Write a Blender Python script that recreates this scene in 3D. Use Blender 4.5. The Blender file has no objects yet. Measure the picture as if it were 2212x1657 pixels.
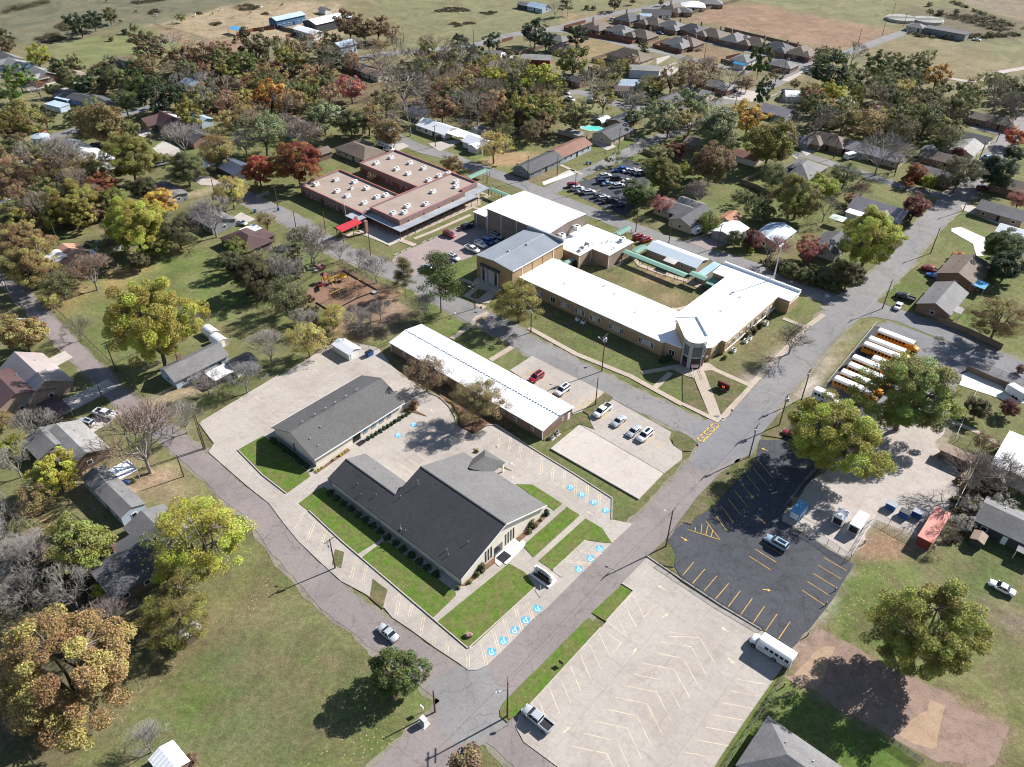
import bpy, math, random
import numpy as np
from mathutils import Vector
random.seed(7); rng = np.random.RandomState(5)
SC = bpy.context.scene; COL = SC.collection
PI = math.pi; R = math.radians
# ------------------------------------------------------------------ camera
F_ = 1700.; TH = R(37.97); RO = R(0.72); CH = 125.
c_, s_ = math.cos(TH), math.sin(TH)
FW = np.array([0, c_, -s_]); _r = np.array([1., 0, 0]); _u = np.array([0, s_, c_])
RT = math.cos(RO)*_r + math.sin(RO)*_u; UP = -math.sin(RO)*_r + math.cos(RO)*_u
cd = bpy.data.cameras.new('camera'); cam = bpy.data.objects.new('camera', cd); COL.objects.link(cam)
cd.sensor_fit = 'HORIZONTAL'; cd.sensor_width = 36; cd.lens = 36*F_/2212
cd.clip_start = 1; cd.clip_end = 12000
from mathutils import Matrix
m = Matrix((( RT[0], UP[0], -FW[0], 0), (RT[1], UP[1], -FW[1], 0), (RT[2], UP[2], -FW[2], CH), (0, 0, 0, 1)))
cam.matrix_world = m
SC.camera = cam
# ------------------------------------------------------------------ light
SUN_AZ, SUN_EL = R(30.5), R(34.5)          # towards the sun, from +X counter-clockwise
w = bpy.data.worlds.new('World'); SC.world = w; w.use_nodes = True
nt = w.node_tree; bg = nt.nodes['Background']; sky = nt.nodes.new('ShaderNodeTexSky')
sky.sky_type = 'NISHITA'; sky.sun_disc = False; sky.sun_elevation = SUN_EL
sky.sun_rotation = PI/2 - SUN_AZ; sky.air_density = 1.0; sky.dust_density = 0.4
nt.links.new(sky.outputs[0], bg.inputs[0]); bg.inputs[1].default_value = 0.065
sl = bpy.data.lights.new('sun', 'SUN'); sl.energy = 5.0; sl.angle = R(0.5); sl.color = (1, .965, .925)
so = bpy.data.objects.new('sun', sl); COL.objects.link(so)
sd = Vector((math.cos(SUN_AZ)*math.cos(SUN_EL), math.sin(SUN_AZ)*math.cos(SUN_EL), math.sin(SUN_EL)))
so.rotation_euler = sd.to_track_quat('Z', 'Y').to_euler(); so.location = (200, 200, 300)
SC.view_settings.view_transform = 'Standard'; SC.view_settings.look = 'None'
SC.view_settings.exposure = 1.0; SC.render.engine = 'CYCLES'; SC.cycles.filter_width = 1.1; SC.view_settings.gamma = 1
# ------------------------------------------------------------------ survey: points read off the photograph, set on the ground
TI = {}
for i, k in enumerate('ABCDEFGHI'): TI[k] = ([0, 1333, 2666][i % 3]*.553, [0, 998, 1997][i//3]*.553, .3338)
for k, x, y in (('J', 1000, 1400), ('K', 1700, 1700), ('L', 1150, 550), ('M', 1800, 700), ('Q', 2500, 950)): TI[k] = (x*.553, y*.553, .20027)
TI['R'] = (1150*.553, 950*.553, .12517)
def tv(tok):
    a, b = tok[1:].split(','); o = TI[tok[0]]
    return o[0]+float(a)*o[2], o[1]+float(b)*o[2]
def un(X, Y, h=0.):
    d = FW + (X-1106)/F_*RT - (Y-828.5)/F_*UP
    k = (h-CH)/d[2]; return (float(d[0]*k), float(d[1]*k))
def g(tok, h=0.): return un(*tv(tok), h)
def gs(s, h=0.): return [g(t, h) for t in s.split()]
def pr(x, y, z):
    d = np.array([x, y, z-CH]); ww = d @ FW
    return 1106+F_*(d @ RT)/ww, 828.5-F_*(d @ UP)/ww
AZ = R(-41.0)                                # the town grid
def tag(o, label=None, cat=None, group=None, kind=None):
    if label: o['label'] = label
    if cat: o['category'] = cat
    if group: o['group'] = group
    if kind: o['kind'] = kind
    return o
def empty(name, x, y, rz=0, z=0, label=None, cat=None, group=None):
    o = bpy.data.objects.new(name, None); COL.objects.link(o); o.location = (x, y, z); o.rotation_euler = (0, 0, rz)
    o.empty_display_size = .3
    return tag(o, label, cat, group)
def kids(o): return list(ALLK.get(o.as_pointer(), []))
ALLK = {}
def par(o, p):
    o.parent = p; ALLK.setdefault(p.as_pointer(), []).append(o)
def copy_tree(o, parent=None):
    c = o.copy(); COL.objects.link(c)
    if parent: par(c, parent)
    for ch in kids(o): copy_tree(ch, c)
    return c
class MB:
    def __init__(s): s.v = []; s.f = []
    def poly(s, pts):
        n = len(s.v); s.v += [tuple(p) for p in pts]; s.f.append(list(range(n, n+len(pts)))); return s
    def box(s, x0, y0, z0, x1, y1, z1):
        n = len(s.v); s.v += [(x0,y0,z0),(x1,y0,z0),(x1,y1,z0),(x0,y1,z0),(x0,y0,z1),(x1,y0,z1),(x1,y1,z1),(x0,y1,z1)]
        s.f += [[n+i for i in q] for q in ((0,3,2,1),(4,5,6,7),(0,1,5,4),(1,2,6,5),(2,3,7,6),(3,0,4,7))]; return s
    def cbox(s, cx, cy, cz, dx, dy, dz): return s.box(cx-dx/2, cy-dy/2, cz-dz/2, cx+dx/2, cy+dy/2, cz+dz/2)
    def prism(s, pts, z0, z1, bottom=True):
        if area(pts) < 0: pts = pts[::-1]
        n = len(s.v); k = len(pts)
        s.v += [(p[0], p[1], z0) for p in pts]+[(p[0], p[1], z1) for p in pts]
        if bottom: s.f.append(list(range(n+k-1, n-1, -1)))
        s.f.append(list(range(n+k, n+2*k)))
        for i in range(k): j = (i+1) % k; s.f.append([n+i, n+j, n+k+j, n+k+i])
        return s
    def hull(s, a, b):      # loft between two equal rings
        n = len(s.v); k = len(a); s.v += [tuple(p) for p in a]+[tuple(p) for p in b]
        for i in range(k): j = (i+1) % k; s.f.append([n+i, n+j, n+k+j, n+k+i])
        s.f.append(list(range(n+k-1, n-1, -1))); s.f.append(list(range(n+k, n+2*k))); return s
    def rings(s, rs, caps=True):
        n = len(s.v); k = len(rs[0])
        for r in rs: s.v += [tuple(p) for p in r]
        for q in range(len(rs)-1):
            for i in range(k):
                j = (i+1) % k; a = n+q*k; s.f.append([a+i, a+j, a+k+j, a+k+i])
        if caps: s.f.append(list(range(n+k-1, n-1, -1))); a = n+(len(rs)-1)*k; s.f.append(list(range(a, a+k)))
        return s
    def tube(s, p0, p1, r0, r1=None, n=6, caps=True):
        r1 = r0 if r1 is None else r1
        a = Vector(p0); b = Vector(p1); d = (b-a)
        if d.length < 1e-6: return s
        d.normalize(); q = Vector((0, 0, 1)) if abs(d.z) < .9 else Vector((1, 0, 0)); e = d.cross(q).normalized(); h = d.cross(e)
        ra = [a+(e*math.cos(t)+h*math.sin(t))*r0 for t in [2*PI*i/n for i in range(n)]]
        rb = [b+(e*math.cos(t)+h*math.sin(t))*r1 for t in [2*PI*i/n for i in range(n)]]
        k = len(s.v); s.v += [tuple(p) for p in ra+rb]
        for i in range(n): j = (i+1) % n; s.f.append([k+i, k+n+i, k+n+j, k+j])
        if caps: s.f.append(list(range(k, k+n))); s.f.append(list(range(k+2*n-1, k+n-1, -1)))
        return s
    def blob(s, cx, cy, cz, rx, ry, rz, seed=0, jag=.15, nu=10, nv=6):
        rr = random.Random(seed); rs = []
        for i in range(1, nv):
            t = PI*i/nv; ring = []
            for j in range(nu):
                a = 2*PI*j/nu; q = 1+rr.uniform(-jag, jag)
                ring.append((cx+rx*q*math.sin(t)*math.cos(a), cy+ry*q*math.sin(t)*math.sin(a), cz-rz*q*math.cos(t)))
            rs.append(ring)
        return s.rings(rs)
    def mesh(s, name, mat, smooth=False):
        me = bpy.data.meshes.new(name); me.from_pydata(s.v, [], s.f)
        if mat: me.materials.append(mat)
        uvl = me.uv_layers.new(name='UVMap').data
        for p in me.polygons:
            n = p.normal
            if abs(n.z) > .995: U = Vector((1, 0, 0)); W = Vector((0, 1, 0))
            else: U = Vector((0, 0, 1)).cross(n).normalized(); W = n.cross(U)
            for li in p.loop_indices:
                co = me.vertices[me.loops[li].vertex_index].co; uvl[li].uv = (co.dot(U), co.dot(W))
            p.use_smooth = smooth
        return me
    def build(s, name, mat, parent=None, smooth=False, label=None):
        me = s.mesh(name, mat, smooth); o = bpy.data.objects.new(name, me); COL.objects.link(o)
        if parent: par(o, parent)
        if label: o['label'] = label
        return o
def area(p): return sum(p[i-1][0]*p[i][1]-p[i][0]*p[i-1][1] for i in range(len(p)))/2
# ------------------------------------------------------------------ materials
MC = {}
def nodes(name):
    mt = bpy.data.materials.new(name); mt.use_nodes = True; t = mt.node_tree
    return mt, t, t.nodes['Principled BSDF']
class NB:
    def __init__(s, t): s.t = t
    def n(s, typ, **kw):
        o = s.t.nodes.new(typ)
        for k, v in kw.items(): setattr(o, k, v)
        return o
    def l(s, a, b): s.t.links.new(a, b)
    def noise(s, vec, scale, detail=4, rough=.6, dist=0):
        o = s.n('ShaderNodeTexNoise'); o.inputs['Scale'].default_value = scale; o.inputs['Detail'].default_value = detail
        o.inputs['Roughness'].default_value = rough; o.inputs['Distortion'].default_value = dist; s.l(vec, o.inputs['Vector']); return o.outputs['Fac']
    def ramp(s, fac, a, b, ca=0., cb=1.):
        o = s.n('ShaderNodeMapRange'); o.inputs[1].default_value = a; o.inputs[2].default_value = b
        o.inputs[3].default_value = ca; o.inputs[4].default_value = cb; s.l(fac, o.inputs[0]); return o.outputs[0]
    def mix(s, fac, a, b, mode='MIX'):
        o = s.n('ShaderNodeMix', data_type='RGBA', blend_type=mode)
        for v, i in ((fac, 0), (a, 6), (b, 7)):
            if hasattr(v, 'links'): s.l(v, o.inputs[i])
            else: o.inputs[i].default_value = v if i == 0 else (tuple(v)+(1,))[:4]
        return o.outputs[2]
    def math(s, op, a, b=0.):
        o = s.n('ShaderNodeMath', operation=op)
        for v, i in ((a, 0), (b, 1)):
            if hasattr(v, 'links'): s.l(v, o.inputs[i])
            else: o.inputs[i].default_value = v
        return o.outputs[0]
def mul(c, k): return tuple(x*k for x in c)
def mat(name, col, rough=.8, kind='plain', var=.18, scale=.6, spec=.3, metal=0., c2=None, p=1., bump=.0, objcol=False, uv=True):
    if name in MC: return MC[name]
    mt, t, b = nodes(name); N = NB(t); MC[name] = mt
    tc = N.n('ShaderNodeTexCoord'); vec = tc.outputs['UV'] if uv else tc.outputs['Object']; ob = tc.outputs['Object']
    base = col
    if objcol:
        oi = N.n('ShaderNodeObjectInfo'); base = oi.outputs['Color']
    def dk(k): return N.mix(1., base, (k, k, k), 'MULTIPLY') if objcol else mul(base, k)
    h = None
    if kind == 'brick':
        o = N.n('ShaderNodeTexBrick'); N.l(vec, o.inputs['Vector']); o.inputs['Scale'].default_value = 1.
        o.inputs['Brick Width'].default_value = .42*p; o.inputs['Row Height'].default_value = .15*p; o.inputs['Mortar Size'].default_value = .015*p
        for i, q in ((1, dk(1.12)), (2, dk(.84)), (3, c2 or mul(col, 1.25) if not objcol else (.3, .28, .26))):
            if hasattr(q, 'links'): N.l(q, o.inputs[i])
            else: o.inputs[i].default_value = tuple(q)+(1,)
        c = o.outputs[0]
    elif kind == 'shingle':
        o = N.n('ShaderNodeTexBrick'); N.l(vec, o.inputs['Vector']); o.inputs['Scale'].default_value = 1.
        o.inputs['Brick Width'].default_value = .5*p; o.inputs['Row Height'].default_value = .28*p; o.inputs['Mortar Size'].default_value = .03*p
        for i, q in ((1, dk(1.12)), (2, dk(.88)), (3, dk(.72))):
            if hasattr(q, 'links'): N.l(q, o.inputs[i])
            else: o.inputs[i].default_value = tuple(q)+(1,)
        c = o.outputs[0]
    elif kind in ('rib', 'siding', 'planks'):
        sp = N.n('ShaderNodeSeparateXYZ'); N.l(vec, sp.inputs[0])
        ax = sp.outputs[1] if kind == 'siding' else sp.outputs[0]
        fr = N.math('FRACT', N.math('MULTIPLY', ax, 1/p))
        ln = N.math('LESS_THAN', fr, .16 if kind != 'planks' else .09)
        c = N.mix(ln, base, dk(.62 if kind != 'siding' else .7)); h = N.math('MULTIPLY', ln, -1. if kind != 'rib' else 1.)
    else:
        c = N.mix(0., base, base)
    n1 = N.noise(ob, scale*.25, 5, .65); n2 = N.noise(ob, scale*6, 5, .7)
    f = N.math('MULTIPLY', N.ramp(n1, .3, .7, 1-var, 1+var), N.ramp(n2, .3, .7, 1-var*.7, 1+var*.7))
    cc = N.n('ShaderNodeCombineColor'); [N.l(f, cc.inputs[i]) for i in range(3)]
    c = N.mix(1., c, cc.outputs[0], 'MULTIPLY')
    N.l(c, b.inputs['Base Color']); b.inputs['Roughness'].default_value = rough; b.inputs['Metallic'].default_value = metal
    b.inputs['Specular IOR Level'].default_value = spec
    if h is not None or bump:
        bu = N.n('ShaderNodeBump'); bu.inputs['Distance'].default_value = .04; bu.inputs['Strength'].default_value = .6 if h is not None else bump
        N.l(h if h is not None else n2, bu.inputs['Height']); N.l(bu.outputs[0], b.inputs['Normal'])
    return mt
def ground_mat():
    mt, t, b = nodes('ground_cover'); N = NB(t); tc = N.n('ShaderNodeTexCoord'); ob = tc.outputs['Object']
    at = N.n('ShaderNodeAttribute', attribute_name='zc'); zc = at.outputs['Color']; al = at.outputs['Alpha']
    n0 = N.noise(ob, .035, 6, .6, .6); n1 = N.noise(ob, .22, 7, .68, .4); n2 = N.noise(ob, .9, 7, .8); n3 = N.noise(ob, 3, 4, .8)
    c = N.mix(N.ramp(n0, .45, .68, 0, .42), zc, (.17, .13, .07))
    c = N.mix(N.ramp(n1, .50, .68, 0, .68), c, (.16, .125, .075))
    c = N.mix(N.ramp(n1, .47, .3, 0, .5), c, N.mix(1., zc, (.75, 1.05, .6), 'MULTIPLY'))
    nw = N.noise(ob, .07, 8, .72, 1.2); f = N.math('MULTIPLY', N.math('MULTIPLY', N.ramp(n2, .3, .7, .62, 1.38), N.ramp(n3, .33, .67, .68, 1.32)), N.ramp(nw, .35, .65, .74, 1.22))
    cc = N.n('ShaderNodeCombineColor'); [N.l(f, cc.inputs[i]) for i in range(3)]
    c = N.mix(1., c, cc.outputs[0], 'MULTIPLY')
    vo = N.n('ShaderNodeTexVoronoi'); vo.inputs['Scale'].default_value = 1.5; N.l(ob, vo.inputs['Vector'])
    near = N.math('LESS_THAN', vo.outputs['Distance'], .16)
    n4 = N.noise(ob, .09, 4, .6); msk = N.math('MULTIPLY', near, N.math('GREATER_THAN', N.math('ADD', al, N.ramp(n4, .3, .7, -.5, .5)), .55))
    c = N.mix(msk, c, (.42, .32, .19))
    N.l(c, b.inputs['Base Color']); b.inputs['Roughness'].default_value = .95; b.inputs['Specular IOR Level'].default_value = .1
    bu = N.n('ShaderNodeBump'); bu.inputs['Distance'].default_value = .12; bu.inputs['Strength'].default_value = .7; N.l(n2, bu.inputs['Height']); N.l(bu.outputs[0], b.inputs['Normal'])
    return mt
def lawn_mat(name, col, dry):
    mt, t, b = nodes(name); N = NB(t); tc = N.n('ShaderNodeTexCoord'); ob = tc.outputs['Object']
    n1 = N.noise(ob, .3, 7, .7, .5); n2 = N.noise(ob, 1.1, 7, .8); n3 = N.noise(ob, 3.5, 4, .8)
    c = N.mix(N.ramp(n1, .40, .62), col, dry)
    f = N.math('MULTIPLY', N.ramp(n2, .28, .72, .6, 1.4), N.ramp(n3, .3, .7, .75, 1.25))
    cc = N.n('ShaderNodeCombineColor'); [N.l(f, cc.inputs[i]) for i in range(3)]
    N.l(N.mix(1., c, cc.outputs[0], 'MULTIPLY'), b.inputs['Base Color']); b.inputs['Roughness'].default_value = .95; b.inputs['Specular IOR Level'].default_value = .1
    bu = N.n('ShaderNodeBump'); bu.inputs['Distance'].default_value = .1; bu.inputs['Strength'].default_value = .7; N.l(n2, bu.inputs['Height']); N.l(bu.outputs[0], b.inputs['Normal'])
    return mt
def pave_mat(name, col, stain, joint=0., crack=.0, var=.12, rot=AZ, lanes=None):
    mt, t, b = nodes(name); N = NB(t); tc = N.n('ShaderNodeTexCoord'); ob = tc.outputs['Object']
    mp = N.n('ShaderNodeMapping'); mp.inputs['Rotation'].default_value = (0, 0, -rot); N.l(ob, mp.inputs['Vector']); rv = mp.outputs[0]
    n0 = N.noise(ob, .07, 6, .65, .8); n1 = N.noise(ob, .5, 7, .7, .5); n2 = N.noise(ob, 5, 5, .7)
    c = N.mix(N.ramp(n0, .42, .7, 0, .65), col, stain)
    c = N.mix(N.ramp(n1, .5, .75, 0, .55), c, mul(stain, .8))
    f = N.math('MULTIPLY', N.ramp(n1, .3, .7, 1-var, 1+var), N.ramp(n2, .3, .7, 1-var, 1+var)); n5 = N.noise(ob, 1.6, 4, .8); f = N.math('MULTIPLY', f, N.ramp(n5, .35, .65, .93, 1.07))
    cc = N.n('ShaderNodeCombineColor'); [N.l(f, cc.inputs[i]) for i in range(3)]
    c = N.mix(1., c, cc.outputs[0], 'MULTIPLY')
    if joint:
        o = N.n('ShaderNodeTexBrick', offset=0.); N.l(rv, o.inputs['Vector']); o.inputs['Scale'].default_value = 1.; o.inputs['Brick Width'].default_value = joint; o.inputs['Row Height'].default_value = joint
        o.inputs['Mortar Size'].default_value = .035; o.inputs['Mortar Smooth'].default_value = .2
        c = N.mix(N.math('MULTIPLY', o.outputs['Fac'], .38), c, mul(stain, .45))
    if crack:
        vo = N.n('ShaderNodeTexVoronoi', feature='DISTANCE_TO_EDGE'); vo.inputs['Scale'].default_value = .11
        d = N.n('ShaderNodeMix', data_type='VECTOR'); nn = N.n('ShaderNodeTexNoise'); nn.inputs['Scale'].default_value = .35; nn.inputs['Detail'].default_value = 6; N.l(ob, nn.inputs['Vector'])
        ad = N.n('ShaderNodeVectorMath', operation='MULTIPLY_ADD'); N.l(nn.outputs['Color'], ad.inputs[0]); ad.inputs[1].default_value = (5, 5, 0); N.l(ob, ad.inputs[2]); N.l(ad.outputs[0], vo.inputs['Vector'])
        c = N.mix(N.math('MULTIPLY', N.ramp(vo.outputs['Distance'], .0, .014, 1., 0.), crack), c, mul(stain, .4))
    N.l(c, b.inputs['Base Color']); b.inputs['Roughness'].default_value = .9; b.inputs['Specular IOR Level'].default_value = .15
    bu = N.n('ShaderNodeBump'); bu.inputs['Distance'].default_value = .02; bu.inputs['Strength'].default_value = .5; N.l(n2, bu.inputs['Height']); N.l(bu.outputs[0], b.inputs['Normal'])
    return mt
def leaf_mat(name, tr=.24, attr=None):
    mt, t, b = nodes(name); N = NB(t); oi = N.n('ShaderNodeAttribute', attribute_name=attr) if attr else N.n('ShaderNodeObjectInfo'); at = N.n('ShaderNodeAttribute', attribute_name='lv')
    sp = N.n('ShaderNodeSeparateColor'); N.l(at.outputs['Color'], sp.inputs[0])
    hs = N.n('ShaderNodeHueSaturation'); N.l(oi.outputs['Color'], hs.inputs['Color'])
    N.l(N.math('ADD', N.math('MULTIPLY', sp.outputs[1], .085), .465), hs.inputs['Hue'])
    N.l(N.ramp(sp.outputs[0], 0, 1, .55, 1.5), hs.inputs['Value']); N.l(N.ramp(sp.outputs[2], 0, 1, .8, 1.1), hs.inputs['Saturation'])
    N.l(hs.outputs[0], b.inputs['Base Color']); b.inputs['Roughness'].default_value = .6; b.inputs['Specular IOR Level'].default_value = .25
    tl = N.n('ShaderNodeBsdfTranslucent'); N.l(hs.outputs[0], tl.inputs[0]); ms = N.n('ShaderNodeMixShader'); ms.inputs[0].default_value = tr
    N.l(b.outputs[0], ms.inputs[1]); N.l(tl.outputs[0], ms.inputs[2]); N.l(ms.outputs[0], t.nodes['Material Output'].inputs[0]); return mt
def mesh_mat(name, col, cell=.35, wd=.12):
    mt, t, b = nodes(name); N = NB(t); tc = N.n('ShaderNodeTexCoord'); sp = N.n('ShaderNodeSeparateXYZ'); N.l(tc.outputs['UV'], sp.inputs[0])
    u = N.math('ADD', sp.outputs[0], sp.outputs[1]); v = N.math('SUBTRACT', sp.outputs[0], sp.outputs[1])
    a = N.math('MAXIMUM', N.math('LESS_THAN', N.math('FRACT', N.math('MULTIPLY', u, 1/cell)), wd), N.math('LESS_THAN', N.math('FRACT', N.math('MULTIPLY', v, 1/cell)), wd))
    b.inputs['Base Color'].default_value = tuple(col)+(1,); N.l(a, b.inputs['Alpha']); b.inputs['Roughness'].default_value = .5; b.inputs['Metallic'].default_value = .5; return mt
GRASS = ground_mat(); LAWN = lawn_mat('lawn_grass', (.085, .15, .022), (.135, .13, .05)); LAWN2 = lawn_mat('dull_lawn', (.085, .10, .036), (.15, .12, .07))
CONC = pave_mat('concrete', (.385, .347, .308), (.265, .23, .20), 5.2, .12, .16); CONC2 = pave_mat('pale_concrete', (.47, .425, .38), (.36, .315, .28), 0, .15)
CONCW = pave_mat('white_concrete', (.66, .63, .56), (.5, .46, .4), 3)
WALK = pave_mat('walk_concrete', (.42, .35, .28), (.30, .25, .2), 1.8)
ASP = pave_mat('black_asphalt', (.072, .074, .084), (.045, .046, .053), 0, .4, .28); ROADM = pave_mat('worn_asphalt', (.225, .215, .21), (.15, .143, .142), 0, .45, .17)
ROADP = pave_mat('pink_worn_asphalt', (.235, .203, .193), (.155, .134, .13), 0, .35, .17); GRAVM = pave_mat('grey_worn_lot', (.20, .195, .20), (.13, .13, .135), 0, .3, .15)
GRAVEL = pave_mat('gravel', (.40, .355, .32), (.28, .245, .215), 0, 0, .22); PINK = pave_mat('pinkish_lot', (.31, .25, .235), (.22, .175, .165), 0, .3, .15)
DRIVE = pave_mat('driveway_concrete', (.44, .40, .36), (.33, .29, .26), 4)
YEL = mat('yellow_paint', (.52, .33, .08), .9, var=.4, scale=1.5); CREAM = mat('faded_cream_paint', (.55, .46, .33), .9, var=.35, scale=1.5); WPAINT = mat('white_paint', (.8, .8, .8), .6)
BLUEP = mat('blue_paint', (.09, .34, .56), .8, var=.35, scale=2)
WOOD = mat('pole_wood', (.10, .075, .055), .9, var=.3, uv=False); DARK = mat('dark_metal', (.03, .03, .035), .5, metal=.3); GREYM = mat('grey_metal', (.42, .43, .44), .45, metal=.4)
GLASS = mat('window_glass', (.025, .03, .04), .12, spec=.8, var=.3); BARK = mat('bark', (.14, .115, .095), .95, var=.35, uv=False, scale=1.5); BARKG = mat('grey_bark', (.25, .225, .205), .95, var=.3, uv=False, scale=1.5)
TRIM = mat('white_trim', (.75, .74, .72), .6); LEAF = leaf_mat('leaves'); NEEDLE = leaf_mat('needles', .15); LEAFA = leaf_mat('wood_leaves', .2, 'bc'); WIREM = mat('fence_wire', (.16, .16, .165), .6, metal=.2)
CHAIN = mesh_mat('chain_link', (.45, .45, .46)); CHAIND = mesh_mat('dark_chain_link', (.06, .06, .06))
# ------------------------------------------------------------------ ground
def inpoly(px, py, P):
    ins = np.zeros(px.shape, bool); n = len(P)
    for i in range(n):
        x0, y0 = P[i-1]; x1, y1 = P[i]
        c = ((y0 > py) != (y1 > py)) & (px < (x1-x0)*(py-y0)/((y1-y0) if abs(y1-y0) > 1e-9 else 1e-9)+x0); ins ^= c
    return ins
def sdist(px, py, P):
    d = np.full(px.shape, 1e9); n = len(P)
    for i in range(n):
        x0, y0 = P[i-1]; x1, y1 = P[i]; dx, dy = x1-x0, y1-y0; L = dx*dx+dy*dy+1e-9
        t = np.clip(((px-x0)*dx+(py-y0)*dy)/L, 0, 1); d = np.minimum(d, np.hypot(px-x0-t*dx, py-y0-t*dy))
    return np.where(inpoly(px, py, P), d, -d)
def axis(a, lo, hi, st, far):
    v = list(np.arange(lo, hi+.1, st)); s = st
    while v[-1] < far: s *= 1.35; v.append(v[-1]+s)
    s = st
    while v[0] > -a: s *= 1.35; v.insert(0, v[0]-s)
    return np.array(v)
GX = axis(6000, -350, 380, 3, 6000); GY = axis(3000, 30, 330, 2.2, 340); GY = np.concatenate([GY, axis(0, 345, 640, 5, 9000)[axis(0, 345, 640, 5, 9000) > 344]])
XX, YY = np.meshgrid(GX, GY); px, py = XX.ravel(), YY.ravel()
def vnoise(x, y, s, seed):
    r = np.random.RandomState(seed); Tn = r.rand(64, 64); x = x/s; y = y/s; xi = np.floor(x).astype(int); yi = np.floor(y).astype(int); fx = x-xi; fy = y-yi
    fx = fx*fx*(3-2*fx); fy = fy*fy*(3-2*fy); q = lambda a, b: Tn[a % 64, b % 64]
    return (q(xi, yi)*(1-fx)+q(xi+1, yi)*fx)*(1-fy)+(q(xi, yi+1)*(1-fx)+q(xi+1, yi+1)*fx)*fy
GRN = (.105, .135, .042); OLV = (.15, .14, .068); DRY = (.24, .18, .105); BRN = (.17, .13, .08); LIT = (.20, .125, .07); BG = (.075, .14, .022); PALE = (.20, .185, .105); REDD = (.23, .145, .10); GRV = (.36, .31, .27)
col = np.zeros((len(px), 4)); nz = vnoise(px, py, 22, 1)
for i in range(3): col[:, i] = GRN[i]*(1-nz)+OLV[i]*nz
col[:, 3] = .25
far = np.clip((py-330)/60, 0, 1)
for i in range(3): col[:, i] = col[:, i]*(1-far)+np.array(PALE)[i]*.85*far
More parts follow.
